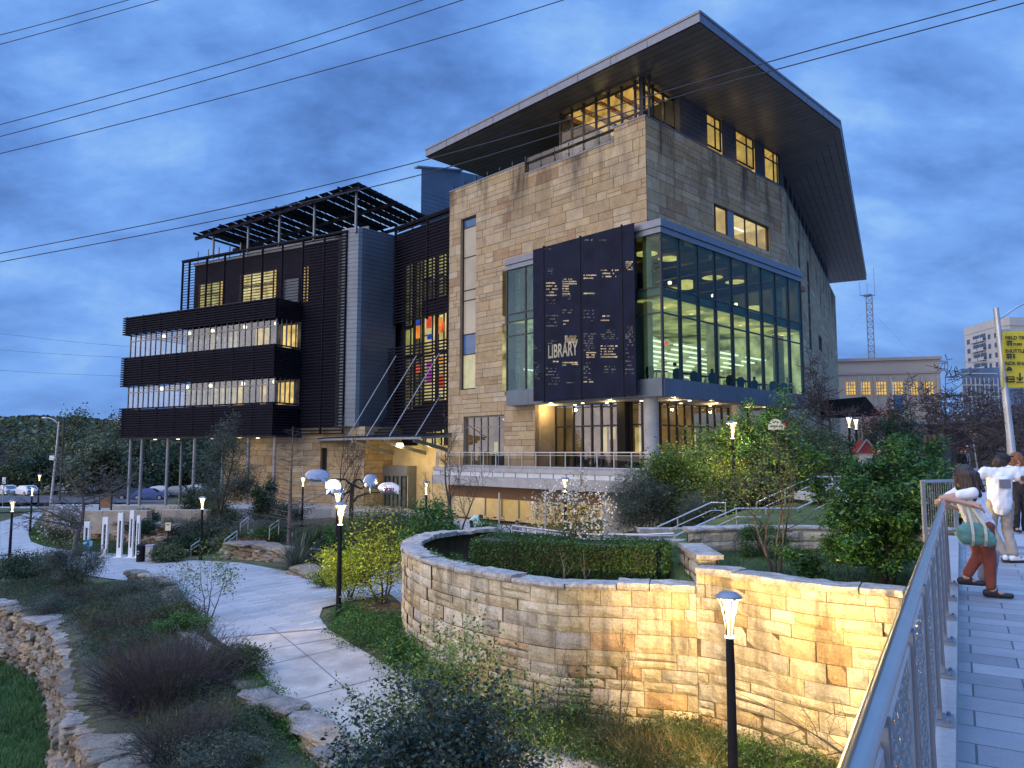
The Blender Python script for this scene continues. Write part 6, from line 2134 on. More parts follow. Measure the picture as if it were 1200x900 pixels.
def bush(name, label, loc, size, seed, leaf, nl=5000, lsize=0.08, narrow=0.5, nclump=40, cat='shrub', stems=9, group=None, bark='twig', clump=0.2, hollow=0.5, droop=0.0, base_up=0.55, stem_r=0.012, extra=None):
 "shrub: stems from the root fan out to leaf clumps spread through its volume"
 g = np.random.default_rng(seed)
 th = thing(name, label, cat, loc, group)
 c = np.array([loc[0], loc[1], loc[2] + size[2] * base_up])
 r = np.array([size[0] / 2, size[1] / 2, size[2] * (1 - base_up) * 1.0])
 C = ellipsoid_pts(c, r, nl, g, clump, nclump, hollow)
 C[:, 2] = np.maximum(C[:, 2], loc[2] + 0.02)
 sk = Skeleton(seed)
 for k in range(stems):
  q = C[g.integers(0, len(C))]
  a = np.array(loc) + np.array([g.normal(0, size[0] * 0.04), g.normal(0, size[1] * 0.04), -0.05])
  m = (a + q) / 2 + np.array([0, 0, size[2] * 0.1]) + g.normal(0, 0.04, 3)
  sk.seg(a, m, stem_r * 1.5, stem_r)
  sk.seg(m, q, stem_r, stem_r * 0.4)
  for j in range(3):
   q2 = C[np.argmin(np.sum((C[g.integers(0, len(C), 60)] - q) ** 2, axis=1))] if False else q + g.normal(0, 0.16, 3) * r
   sk.seg((m + q) / 2, q2, stem_r * 0.5, stem_r * 0.25)
 sk.wood('stem', MT[bark], th)
 leaf_mesh('foliage', C, lsize, MT[leaf], th, g, droop=droop, narrow=narrow)
 if extra:
  mname, n2, ls2 = extra
  C2 = ellipsoid_pts(c, r * 1.03, n2, g, clump, nclump, 0.8)
  leaf_mesh('blossom', C2, ls2, MT[mname], th, g, narrow=0.8)
 return th
def twig_bush(name, label, loc, size, seed, mat='twig_purple', n=420, r=0.006, cat='shrub', group=None, leaf=None, nl=0, lsize=0.05, parts_name='stem'):
 "leafless shrub: a fan of fine forking twigs"
 g = np.random.default_rng(seed)
 th = thing(name, label, cat, loc, group)
 sk = Skeleton(seed)
 L = np.array(loc)
 pts = []
 for k in range(n):
  a, el = g.uniform(0, 2 * PI), g.uniform(0.15, 1.0) ** 0.7
  tgt = np.array([math.cos(a) * size[0] / 2 * math.sqrt(g.random()) * (1.15 - 0.35 * el), math.sin(a) * size[1] / 2 * math.sqrt(g.random()) * (1.15 - 0.35 * el), size[2] * el * g.uniform(0.55, 1.0)])
  b0 = L + np.array([tgt[0] * 0.45 + g.normal(0, 0.05), tgt[1] * 0.45 + g.normal(0, 0.05), 0])
  end = L + tgt
  mid = (b0 + end) / 2 + g.normal(0, 0.05, 3) + np.array([0, 0, 0.08 * size[2]])
  sk.seg(b0, mid, r * 1.4, r)
  sk.seg(mid, end, r, r * 0.5)
  for j in range(4):
   f = g.uniform(0.1, 1.0)
   q = mid + (end - mid) * f
   e2 = q + unit(end - mid + g.normal(0, 0.6, 3) * np.linalg.norm(end - mid) + np.array([0, 0, 0.1])) * g.uniform(0.1, 0.32) * (0.4 + 0.4 * size[2])
   sk.seg(q, e2, r * 0.6, r * 0.3)
   pts.append(e2)
 sk.wood(parts_name, MT[mat], th, thick=0.05)
 if leaf:
  C = around(pts, max(1, nl // len(pts)), 0.05, g)
  leaf_mesh('foliage', C, lsize, MT[leaf], th, g)
 return th
def blades(pts, h, w, g, lean=0.35):
 "grass blades as thin bent triangles"
 n = len(pts)
 a = g.uniform(0, 2 * PI, n)
 dx, dy = np.cos(a), np.sin(a)
 H = h * g.uniform(0.5, 1.3, n)
 le = H * g.uniform(0.1, lean * 2, n)
 b = g.uniform(0, 2 * PI, n)
 lx, ly = np.cos(b) * le, np.sin(b) * le
 p = np.asarray(pts)
 v0 = p + np.stack([dx * w / 2, dy * w / 2, 0 * dx], 1)
 v1 = p - np.stack([dx * w / 2, dy * w / 2, 0 * dx], 1)
 m = p + np.stack([lx * 0.35, ly * 0.35, H * 0.6], 1)
 v2 = m - np.stack([dx * w * 0.35, dy * w * 0.35, 0 * dx], 1)
 v3 = m + np.stack([dx * w * 0.35, dy * w * 0.35, 0 * dx], 1)
 v4 = p + np.stack([lx, ly, H], 1)
 return v0, v1, v2, v3, v4
def grass_patch(name, poly, n, h, w, mat, seed, zf=gz, kind='stuff', dz=0.0, lean=0.35, keep=None):
 g = np.random.default_rng(seed)
 xs, ys = [p[0] for p in poly], [p[1] for p in poly]
 P_ = np.zeros((0, 2))
 while len(P_) < n:
  q = np.stack([g.uniform(min(xs), max(xs), n), g.uniform(min(ys), max(ys), n)], 1)
  q = q[in_poly(q[:, 0], q[:, 1], poly)]
  if keep is not None:
   q = q[keep(q, g)]
  P_ = np.concatenate([P_, q])
 P_ = P_[:n]
 z = zf(P_[:, 0], P_[:, 1]) + dz
 v0, v1, v2, v3, v4 = blades(np.stack([P_[:, 0], P_[:, 1], z], 1), h, w, g, lean)
 v = np.stack([v0, v1, v2, v3, v4], 1).reshape(-1, 3)
 b = (np.arange(n) * 5)[:, None]
 f = np.concatenate([b + np.array([0, 1, 2, 3])], 0)
 f2 = b + np.array([3, 2, 4])
 me_f = [tuple(x) for x in f] + [tuple(x) for x in f2]
 o = mesh_obj(name, v, me_f, MT[mat], None, False)
 if kind:
  struct(o, kind)
 return o
def leaf_cover(name, poly, n, h, size, mat, seed, zf=gz, kind='stuff', narrow=0.45, clump=0.35, dens=60):
 "low spreading plants: leaves heaped in mounds over the ground"
 g = np.random.default_rng(seed)
 xs, ys = [p[0] for p in poly], [p[1] for p in poly]
 c = np.zeros((0, 2))
 while len(c) < dens:
  q = np.stack([g.uniform(min(xs), max(xs), dens), g.uniform(min(ys), max(ys), dens)], 1)
  c = np.concatenate([c, q[in_poly(q[:, 0], q[:, 1], poly)]])
 c = c[:dens]
 hh = g.uniform(0.4, 1.15, dens)
 k = g.integers(0, dens, n)
 off = g.normal(0, clump, (n, 2))
 p = c[k] + off
 rr = np.linalg.norm(off, axis=1) / (clump * 2.2)
 z = zf(p[:, 0], p[:, 1]) + h * hh[k] * np.clip(1 - rr ** 2, 0.05, 1) * g.uniform(0.45, 1.05, n)
 o = leaf_mesh(name, np.stack([p[:, 0], p[:, 1], z], 1), size, MT[mat], None, g, narrow=narrow)
 if kind:
  struct(o, kind)
 return o
def P3(px, py, Y, z=None):
 p = at(px, py, Y)
 return (p.x, p.y, p.z if z is None else z)
def G3(px, Y, dz=-0.05):
 x = (px - 600) / 873.7 * Y
 return (x, Y, gz1(x, Y) + dz)
# ---- planted terrace behind the round wall
broad_tree('laurel_tree', 'dense glossy green laurel tree on the terrace beside the bridge railing', 'tree', (8.45, 17.0, -1.4), 3.12, 3.1, 101, 'leaf_laurel', r0=0.055, nl=52000, lsize=0.105, levels=3, stems=4, kids=(3, 4), sig=0.1, trunk_h=0.28, narrow=0.4)
hg = thing('clipped_hedge', 'long clipped dark green hedge curving along the inside of the round wall', 'hedge', (1.6, 20.0, -1.75))
HC = catmull([(-0.75, 21.3), (0.2, 20.6), (1.3, 20.15), (2.6, 19.75), (3.85, 19.1)], 8)
g = np.random.default_rng(77)
hd = poly_len(HC)
pts = []
NH = 42000
for k in range(NH):
 p, t = along(HC, hd, g.uniform(0, hd[-1]))
 nrm = np.array([t[1], -t[0]])
 u = g.uniform(-1, 1)
 face = g.random()
 if g.random() < 0.07:
  e_ = HC[0] if g.random() < 0.5 else HC[-1]
  sg_ = -1 if e_ is HC[0] else 1
  q = np.array(e_[:2]) + t * 0 + np.array([sg_ * (0.02 + abs(g.normal(0, 0.05))), -sg_ * 0.03]) + np.array([0.25, 0.6]) * g.uniform(-0.9, 0.9)
  pts.append((q[0], q[1], -1.78 + g.uniform(0, 1.05)))
  continue
 if face < 0.42:
  o, z = u * 0.62, 1.0 - abs(g.normal(0, 0.05)) - 0.1 * abs(u) ** 3
 else:
  o, z = (0.66 if g.random() < 0.5 else -0.66) + g.normal(0, 0.045), g.uniform(0.0, 0.97)
 q = p + nrm * o
 z += 0.035 * math.sin(q[0] * 2.1) + 0.03 * math.sin(q[1] * 3.3 + q[0])
 pts.append((q[0], q[1], -1.78 + z * 1.1))
leaf_mesh('foliage', np.array(pts), 0.06, MT['leaf_hedge'], hg, g, narrow=0.6)
hm = MB()
for i in range(2, len(HC) - 3):
 a, b = np.array(HC[i]), np.array(HC[i + 1])
 t = unit(b - a)
 nn_ = np.array([t[1], -t[0]]) * 0.56
 hm.hexa([(a[0] - nn_[0], a[1] - nn_[1], -1.85), (a[0] + nn_[0], a[1] + nn_[1], -1.85), (b[0] + nn_[0], b[1] + nn_[1], -1.85), (b[0] - nn_[0], b[1] - nn_[1], -1.85),
  (a[0] - nn_[0], a[1] - nn_[1], -0.76), (a[0] + nn_[0], a[1] + nn_[1], -0.76), (b[0] + nn_[0], b[1] + nn_[1], -0.76), (b[0] - nn_[0], b[1] - nn_[1], -0.76)])
hm.build('inner_twigs', MT['twig'], hg)
bush('flowering_shrub', 'airy shrub with white blossom behind the clipped hedge', (1.75, 21.0, -1.8), (2.3, 2.0, 2.6), 103, 'leaf_olive', nl=2600, lsize=0.07, nclump=60, stems=16, clump=0.16, hollow=0.25, extra=('flower_white', 1500, 0.075), stem_r=0.012)
for (x, y, h, sd, lab) in ((1.32, 18.95, 0.95, 1, 'pale bare sapling stem leaning before the hedge'), (1.85, 18.9, 0.9, 2, 'second pale forked sapling stem before the hedge')):
 bare_tree('bare_sapling', lab, (x, y, -1.75), h, 0.45, 110 + sd, bark='bark_grey', r0=0.028, levels=1, kids=(2, 3), minr=0.008)
bush('box_shrub', 'rounded clipped box shrub before the planter wall', (6.9, 20.6, -1.35), (1.5, 1.1, 1.0), 105, 'leaf_hedge', nl=7000, lsize=0.05, nclump=70, clump=0.14, hollow=0.7, base_up=0.45)
bare_t = broad_tree('crape_myrtle', 'slender many stemmed tree with thin young leaves on the upper lawn', 'tree', (6.15, 17.7, -1.4), 3.6, 2.5, 106, 'leaf_bright', r0=0.035, nl=2300, lsize=0.075, levels=3, stems=5, kids=(2, 3), sig=0.12, trunk_h=0.5, up=0.2, minr=0.006)
def agave(name, label, loc, R_, n, seed, mat, h=1.0, w=0.06, cat='plant'):
 g = np.random.default_rng(seed)
 th = thing(name, label, cat, loc)
 mb = MB()
 for k in range(n):
  a, el = g.uniform(0, 2 * PI), g.uniform(0.05, 1.35)
  L = R_ * g.uniform(0.7, 1.1)
  d = np.array([math.cos(a) * math.cos(el), math.sin(a) * math.cos(el), math.sin(el) * h])
  s = np.array([-math.sin(a), math.cos(a), 0]) * w / 2
  p0 = np.array(loc) + np.array([0, 0, 0.06])
  p1 = p0 + d * L * 0.5
  p2 = p0 + d * L + np.array([0, 0, -0.12 * L * math.cos(el)])
  mb.add([tuple(p0 - s * 0.7), tuple(p0 + s * 0.7), tuple(p1 + s), tuple(p1 - s), tuple(p2)], [(0, 1, 2, 3), (3, 2, 4)])
 mb.build('leaf_rosette', MT[mat], th)
 MB().lathe([(0.06, -0.1), (0.09, 0.05), (0.02, 0.16)], loc, 8).build('core', MT['leaf_dark'], th)
 return th
agave('agave', 'grey green agave rosette on the upper lawn beside the laurel tree', (7.0, 17.6, -1.35), 0.62, 70, 121, 'leaf_grey', w=0.045)
grass_patch('grass', TERR, 26000, 0.11, 0.012, 'grass', 122, keep=lambda q, g: (q[:, 1] < 23) & (dist_polyline(q[:, 0], q[:, 1], DRUM) > 0.55))
# ---- bank between steps and terrace of the library
bush('evergreen_bush', 'big lamp lit evergreen bush before the library column', (8.2, 36.0, -2.6), (4.4, 4.0, 4.5), 131, 'leaf_bright', nl=22000, lsize=0.15, nclump=90, clump=0.15, hollow=0.45, stems=18, stem_r=0.03)
bush('evergreen_bush', 'tall bright green bush around the lit street lamp', (11.4, 37.5, -1.6), (4.8, 4.2, 4.9), 132, 'leaf_bright', nl=22000, lsize=0.15, nclump=100, clump=0.14, hollow=0.4, stems=18, stem_r=0.03)
bush('evergreen_bush', 'dark rounded bush on the bank below the cafe sign', (14.2, 37.0, -1.0), (4.4, 4.0, 3.7), 133, 'leaf_olive', nl=20000, lsize=0.13, nclump=90, clump=0.15, hollow=0.5, stems=14, stem_r=0.03)
broad_tree('young_tree', 'thin upright young tree with light leaves beside the street lamp', 'tree', (12.4, 36.0, -1.3), 5.6, 3.0, 134, 'leaf_green', r0=0.07, nl=7000, lsize=0.13, levels=3, kids=(3, 4), sig=0.2, trunk_h=0.45)
bush('willow_shrub', 'grey green feathery shrub drooping under the terrace edge', (6.2, 35.5, -2.9), (3.4, 3.0, 3.9), 135, 'leaf_grey', nl=26000, lsize=0.16, narrow=0.12, nclump=120, clump=0.14, hollow=0.3, stems=20, droop=0.4)
bush('willow_shrub', 'second grey green feathery shrub nearer the steps', (8.6, 33.4, -2.6), (2.6, 2.4, 2.6), 136, 'leaf_grey', nl=16000, lsize=0.14, narrow=0.12, nclump=90, clump=0.15, hollow=0.3, stems=16, droop=0.3)
bush('evergreen_bush', 'shadowy bush behind the landing of the steps', (11.0, 33.3, -1.7), (3.4, 2.2, 2.2), 137, 'leaf_dark', nl=12000, lsize=0.12, nclump=70, hollow=0.5)
bush('evergreen_bush', 'small bright bush right under the lit street lamp', (10.0, 34.9, -1.7), (2.6, 1.6, 3.2), 1380, 'leaf_lamplit', nl=3600, lsize=0.11, nclump=50, clump=0.17, hollow=0.35, stems=10)
# ---- court side: shrubs between plaza and library
bush('leafy_shrub', 'large mid green shrub left of the hedge end', (-3.6, 33.6, -4.0), (2.9, 2.6, 3.3), 141, 'leaf_green', nl=15000, lsize=0.12, nclump=80, clump=0.15, hollow=0.4, stems=14, stem_r=0.02)
bush('leafy_shrub', 'olive green shrub beside the walkway railing', (-1.3, 34.5, -3.6), (1.9, 1.7, 2.1), 142, 'leaf_green', nl=7000, lsize=0.1, nclump=50, clump=0.17, hollow=0.4)
bush('leafy_shrub', 'low dark shrub at the court edge behind the lawn', (-2.4, 31.5, -3.6), (2.6, 1.4, 1.1), 143, 'leaf_dark', nl=7000, lsize=0.09, nclump=50)
bush('leafy_shrub', 'tall willowy green shrub before the entrance doors', (-6.6, 38.0, -4.1), (4.0, 3.0, 3.4), 144, 'leaf_olive', nl=12000, lsize=0.13, narrow=0.3, nclump=90, clump=0.17, hollow=0.3, stems=18)
bare_tree('bare_tree', 'tall bare tree standing before the terrace window', (-2.5, 36.0, -4.1), 7.6, 4.0, 145, bark='twig', r0=0.12, levels=4, kids=(3, 4), trunk_h=0.15, up=0.05, minr=0.008)
broad_tree('lamp_lit_tree', 'many stemmed small tree glowing yellow green under the plaza lamp', 'tree', (-4.9, 28.3, -4.1), 3.0, 3.6, 146, 'leaf_lamplit', bark='bark', r0=0.05, nl=5200, lsize=0.1, levels=3, stems=5, kids=(3, 4), sig=0.2, trunk_h=0.35)
bush('lamp_lit_shrub', 'bright yellow shrub lit by the plaza lamp', (-6.4, 29.6, -4.1), (2.6, 2.0, 2.1), 147, 'leaf_lamplit', nl=6500, lsize=0.1, nclump=70, clump=0.16, hollow=0.35, stems=14)
bush('ground_cover_shrub', 'small fresh green mound at the plaza edge below the yellow shrub', (-8.1, 32.8, -4.25), (1.6, 1.0, 0.7), 148, 'leaf_bright', nl=3500, lsize=0.07, nclump=40)
agave('yucca', 'spiky grey yucca drooping over the garden ledge', P3(348, 655, 38, gz1((348 - 600) / 873.7 * 38, 38)), 1.6, 130, 149, 'leaf_grey', h=1.0, w=0.06)
agave('yucca', 'spiky green yucca behind the drooping one', P3(362, 640, 41, gz1((362 - 600) / 873.7 * 41, 41) + 0.5), 1.6, 110, 150, 'leaf_dark', h=1.2, w=0.06)
def conifer_bare(name, label, loc, h, spread, seed):
 g = np.random.default_rng(seed)
 th = thing(name, label, 'tree', loc)
 sk = Skeleton(seed)
 L = np.array(loc)
 sk.seg(L, L + np.array([0, 0, h * 0.5]), 0.16, 0.09)
 sk.seg(L + np.array([0, 0, h * 0.5]), L + np.array([0.05, 0, h]), 0.09, 0.015)
 for k in range(85):
  f = g.uniform(0.1, 0.97)
  a = g.uniform(0, 2 * PI)
  ln = spread / 2 * (1 - f) ** 0.8 * g.uniform(0.6, 1.1) + 0.2
  p = L + np.array([0, 0, h * f])
  e = p + np.array([math.cos(a) * ln, math.sin(a) * ln, ln * g.uniform(0.05, 0.35)])
  sk.seg(p, e, 0.028 * (1.2 - f), 0.008)
  for j in range(6):
   q = p + (e - p) * g.uniform(0.25, 1)
   sk.seg(q, q + unit((e - p) + g.normal(0, 0.5, 3) * ln) * ln * g.uniform(0.15, 0.4), 0.01, 0.005)
 sk.wood('trunk', MT['bark_grey'], th)
 return th
conifer_bare('bare_cypress', 'bare conical cypress before the stone base of the wing', (-13.6, 46.0, -4.4), 7.6, 5.6, 151)
bare_tree('bare_tree', 'bare forked tree behind the speech bubble sculpture', (-11.2, 50.0, -4.0), 7.5, 3.6, 152, r0=0.1, levels=4, kids=(3, 4), minr=0.01, trunk_h=0.3)
broad_tree('wispy_tree', 'tall wispy grey green tree before the wing columns', 'tree', (-21.2, 54.0, -4.6), 8.4, 4.8, 153, 'leaf_grey', r0=0.14, nl=16000, lsize=0.15, levels=3, kids=(4, 6), sig=0.3, trunk_h=0.3, narrow=0.3)
broad_tree('small_tree', 'small dark evergreen tree right of the wispy tree', 'tree', (-17.6, 54.5, -4.4), 4.0, 2.2, 154, 'leaf_dark', r0=0.08, nl=6000, lsize=0.14, levels=3, kids=(3, 5), sig=0.2, trunk_h=0.4)
bare_tree('bare_tree', 'bare spreading tree with many limbs on the lawn by the ledge', (-29.5, 51.0, -5.3), 6.6, 7.0, 155, bark='bark_grey', r0=0.2, levels=4, kids=(4, 5), trunk_h=0.35, minr=0.012)
bush('garden_shrub', 'low green shrub against the garden steps', (-18.0, 49.0, -4.9), (2.8, 1.6, 1.4), 156, 'leaf_olive', nl=5000, lsize=0.12, nclump=50)
bush('garden_shrub', 'dark low shrub under the bare lawn tree', (-26.0, 53.0, -4.4), (2.2, 1.6, 1.3), 157, 'leaf_dark', nl=4500, lsize=0.12, nclump=50)
bush('garden_shrub', 'round green shrub right of the garden handrail', (-15.2, 47.5, -4.3), (2.6, 1.8, 1.3), 158, 'leaf_hedge', nl=6000, lsize=0.11, nclump=60)
bush('garden_shrub', 'pale green sprawling shrub behind the white posts', (-20.8, 51.8, -4.4), (4.0, 2.0, 1.6), 159, 'leaf_grey', nl=6000, lsize=0.12, nclump=60)
bush('garden_shrub', 'dark evergreen shrub in front of the wing columns', (-26.0, 63.0, -4.3), (3.6, 2.6, 3.0), 160, 'leaf_dark', nl=9000, lsize=0.15, nclump=60)
bush('garden_shrub', 'loose cream flowered shrub at the end of the ledge', (-31.6, 53.0, -5.0), (2.8, 2.0, 2.2), 161, 'leaf_olive', nl=4000, lsize=0.12, nclump=50, extra=('flower_white', 500, 0.12))
bush('garden_shrub', 'tangle of grey shrub beneath the bare cypress', (-15.6, 50.0, -4.3), (4.0, 2.0, 1.7), 162, 'leaf_grey', nl=4500, lsize=0.12, narrow=0.2, nclump=60)
gl = ['sprawling low shrub behind the litter bin', 'dark cushion shrub under the wispy tree', 'olive shrub at the foot of the wing wall', 'grey feathery clump near the cypress trunk', 'green shrub behind the speech bubble trunk', 'rusty brown dry shrub between ledge and steps',
  'dark rounded shrub at the stone base of the wing', 'fresh green shrub beside the entrance path', 'greyish shrub beyond the white posts', 'dark shrub tight against the bench wall', 'low olive shrub above the mulch slope', 'leafy mound beside the court lamp']
gp_ = [(205, 46.5, 2.2, 1.0, 'leaf_olive'), (228, 50, 2.4, 1.5, 'leaf_dark'), (255, 60, 3.6, 2.4, 'leaf_olive'), (318, 50, 2.6, 1.8, 'leaf_grey'), (425, 44, 3.4, 2.2, 'leaf_green'), (300, 46.0, 2.0, 1.1, 'leaf_red'),
  (330, 60, 4.0, 2.2, 'leaf_dark'), (470, 43, 3.2, 2.4, 'leaf_olive'), (215, 58, 3.4, 1.6, 'leaf_grey'), (172, 62, 3.0, 1.9, 'leaf_dark'), (385, 47, 3.0, 1.6, 'leaf_olive'), (500, 41, 3.0, 2.0, 'leaf_green')]
for i, (px_, Y_, w_, h_, lf_) in enumerate(gp_):
 bush('garden_shrub', gl[i], G3(px_, Y_), (w_, w_ * 0.75, h_), 1600 + i, lf_, nl=int(2600 * w_), lsize=0.12, nclump=50, narrow=0.2 if lf_ == 'leaf_grey' else 0.5)
agave('yucca', 'large fan of green yucca blades below the speech bubbles', G3(352, 39.5), 1.9, 160, 1650, 'leaf_grey', h=1.1, w=0.07)
leaf_cover('ground_cover', [(-31, 52), (-20, 50.2), (-14, 45.5), (-9, 40), (-6, 35), (-3.5, 35), (-5, 46), (-13, 58), (-28, 60)], 26000, 0.5, 0.11, 'leaf_olive', 1651, dens=120, clump=0.6)
# ---- bank left of the path
twig_bush('leafless_shrub', 'large purple grey leafless shrub on the bank beside the dry stone wall', (-8.9, 19.9, -4.95), (4.6, 5.4, 2.1), 171, n=1050, r=0.0065)
twig_bush('leafless_shrub', 'leafless shrub in front of the large one at the bank corner', (-7.0, 16.6, -5.0), (2.8, 2.6, 1.25), 172, n=480, r=0.006, leaf='leaf_dark', nl=1800, lsize=0.05)
twig_bush('leafless_shrub', 'low grey leafless shrub farther up the bank', (-13.4, 26.8, -4.9), (3.8, 3.2, 1.1), 173, n=480, r=0.007, leaf='leaf_olive', nl=2200, lsize=0.05)
twig_bush('leafless_shrub', 'low brown twiggy shrub below the silvery pine shrub', (-18.0, 32.5, -5.0), (4.4, 3.2, 1.0), 174, n=420, r=0.008, leaf='leaf_olive', nl=2500, lsize=0.06)
bush('silver_shrub', 'silvery green upright shrub at the top of the bank', (-21.2, 36.5, -5.1), (2.9, 2.2, 2.5), 175, 'leaf_grey', nl=12000, lsize=0.14, narrow=0.14, nclump=60, clump=0.16, hollow=0.35, stems=22, droop=-0.6)
bush('dark_shrub', 'dark shrub at the far edge of the bank near the lamp', (-25.4, 39.5, -5.3), (3.4, 2.4, 1.7), 176, 'leaf_dark', nl=8000, lsize=0.11, nclump=60)
broad_tree('young_tree', 'slim young tree with sparse fresh leaves at the path edge', 'tree', (-10.9, 27.2, -4.6), 3.0, 2.2, 177, 'leaf_bright', bark='twig', r0=0.03, nl=900, lsize=0.1, levels=3, stems=3, kids=(2, 3), sig=0.12, trunk_h=0.35, up=0.18)
broad_tree('young_tree', 'second sparse young tree farther left on the bank', 'tree', (-13.8, 31.5, -4.7), 2.1, 2.2, 178, 'leaf_olive', bark='twig', r0=0.022, nl=450, lsize=0.09, levels=3, stems=3, kids=(2, 3), sig=0.12, trunk_h=0.3, up=0.15)
bl_ = ['grey green shrub on the bank beyond the big leafless one', 'olive shrub half over the stone edging', 'grey green shrub by the dry stone wall top', 'soft olive shrub between leafless shrub and path', 'feathery grey shrub at the lower corner of the bank', 'green mound below the slim young tree', 'grey green shrub beside the low brown twigs']
for i, (x_, y_, w_, h_, lf_) in enumerate(((-13.6, 29.0, 2.6, 1.0, 'leaf_grey'), (-12.0, 27.2, 1.8, 0.8, 'leaf_olive'), (-18.6, 30.4, 2.2, 0.8, 'leaf_grey'), (-7.6, 20.9, 1.7, 0.9, 'leaf_olive'), (-5.9, 15.6, 1.8, 0.8, 'leaf_grey'), (-10.9, 25.4, 1.8, 0.7, 'leaf_green'), (-16.2, 33.2, 2.6, 0.9, 'leaf_grey'))):
 bush('bank_shrub', bl_[i], (x_, y_, gz1(x_, y_) - 0.05), (w_, w_ * 0.85, h_), 1800 + i, lf_, nl=int(3600 * w_), lsize=0.075, nclump=60, narrow=0.22 if lf_ == 'leaf_grey' else 0.45, clump=0.18)
bank = [(-25, 35.3), (-22.4, 33.6), (-18.5, 31.2), (-15.4, 27.4), (-12.6, 23.4), (-9.4, 18.9), (-7.0, 16), (-5.4, 14.5), (-5.0, 16.5), (-6.6, 18.6), (-8.2, 20.8), (-11.4, 26.4), (-14.6, 32.6), (-19, 36), (-24, 38.5)]
leaf_cover('ground_cover', bank, 40000, 0.55, 0.07, 'leaf_dark', 181, dens=110, clump=0.36)
grass_patch('dry_grass', bank, 9000, 0.34, 0.012, 'grass_dry', 1811, lean=0.7)
leaf_cover('ground_cover', bank, 30000, 0.4, 0.08, 'leaf_grey', 182, dens=90, clump=0.5, narrow=0.25)
grass_patch('grass', bank, 9000, 0.3, 0.014, 'grass', 183)
lowlawn = [tuple(p) for p in offset_curve(ROCKW[6:-10], 0.0)] + [(-14, 15), (-32, 15), (-34, 36)]
zl = lambda x, y: np.full(np.shape(x), -6.7) + 0.12 * np.sin(np.asarray(x) * 0.7) * np.cos(np.asarray(y) * 0.6)
grass_patch('grass', lowlawn, 90000, 0.24, 0.016, 'grass', 184, zf=zl, lean=0.6)
leaf_cover('ground_cover', lowlawn, 12000, 0.16, 0.09, 'leaf_green', 185, zf=zl, dens=90, clump=0.5)
grass_patch('grass', lawnA, 16000, 0.13, 0.03, 'grass', 186, dz=0.04)
grass_patch('grass', lawnB, 6000, 0.12, 0.02, 'grass', 187, dz=0.03)
strip = [on_ground(*q) for q in ((262, 768), (300, 792), (334, 834), (414, 876), (440, 915), (396, 915), (345, 872), (306, 842), (272, 806), (248, 776))]
leaf_cover('ground_cover', strip, 9000, 0.4, 0.06, 'leaf_green', 188, dens=45, clump=0.3)
grass_patch('grass', strip, 7000, 0.3, 0.012, 'grass', 189)
# ---- bed right of the path and along the foot of the round wall
bedR = [on_ground(*q) for q in ((386, 738), (416, 756), (430, 768), (470, 788), (520, 812), (545, 792), (500, 752), (472, 732), (440, 722), (400, 722))]
leaf_cover('ground_cover', bedR, 30000, 0.62, 0.07, 'leaf_green', 191, dens=70, clump=0.32)
bedW = [(-0.8, 17.8), (0.8, 17.3), (2.2, 17.0), (4.0, 16.5), (4.9, 15.7), (5.9, 14.7), (7.0, 13.8), (6.8, 12.6), (4.6, 13.4), (3.1, 14.6), (1.6, 15.7), (0.2, 16.4)]
leaf_cover('ground_cover', bedW, 34000, 0.6, 0.06, 'leaf_olive', 192, dens=80, clump=0.3)
leaf_cover('ground_cover', [(4.2, 13.4), (6.8, 13.0), (7.0, 13.9), (5.4, 15.2), (4.4, 15.9)], 14000, 0.7, 0.065, 'leaf_green', 193, dens=40, clump=0.25, narrow=0.3)
grass_patch('grass', bedW, 12000, 0.45, 0.012, 'grass', 194)
grass_patch('dry_grass', [(1.5, 16.6), (3.6, 16.2), (4.3, 15.0), (3.4, 14.6), (2.0, 15.6)], 2200, 0.5, 0.01, 'grass_dry', 195, lean=0.6)
for (x, y, h, s, sd, lab) in ((2.3, 16.7, 2.4, 0.8, 1, 'thin bare sapling against the lit wall'), (0.9, 17.0, 1.9, 1.3, 2, 'spreading bare shrub low against the wall beside the path'), (6.0, 14.1, 1.9, 1.4, 3, 'bare climber twigs on the wall near the bridge')):
 bare_tree('bare_sapling', lab, (x, y, gz1(x, y) - 0.05), h, s, 200 + sd, bark='twig', r0=0.028, levels=3, kids=(2, 4), trunk_h=0.2, minr=0.004, up=0.15)
broad_tree('sapling', 'short leafy sapling against the lit wall', 'tree', (1.6, 16.6, gz1(1.6, 16.6)), 1.5, 0.8, 205, 'leaf_green', bark='twig', r0=0.015, nl=300, lsize=0.09, levels=2, stems=2, kids=(2, 3), sig=0.08, trunk_h=0.3)
sk = Skeleton(211)
sk.grow(np.array([6.6, 13.3, -4.4]), np.array([-0.5, 0.15, 0.9]), 2.3, 0.03, 0, 3, 6, 0.1, -0.03, (3, 4), 0.8, 0.5, 0.5, 0.3)
th = thing('leaning_sapling', 'dark bare branch leaning across the gold wall by the bridge', 'tree', (6.6, 13.3, -4.4))
sk.wood('trunk', MT['twig'], th, minr=0.004)
broad_tree('holly_shrub', 'dark blue green holly shrub at the near edge of the path', 'shrub', (-0.95, 10.2, gz1(-0.95, 10.2)), 3.35, 2.7, 221, 'leaf_blue', bark='twig', r0=0.03, nl=34000, lsize=0.078, levels=3, stems=9, kids=(3, 5), sig=0.09, trunk_h=0.3, up=0.15)
broad_tree('airy_shrub', 'airy light green shrub over the path behind the dark holly', 'shrub', (-1.0, 12.6, gz1(-1.0, 12.6)), 3.5, 3.3, 222, 'leaf_bright', bark='twig', r0=0.028, nl=16000, lsize=0.07, levels=3, stems=9, kids=(3, 5), sig=0.12, trunk_h=0.3, up=0.12)
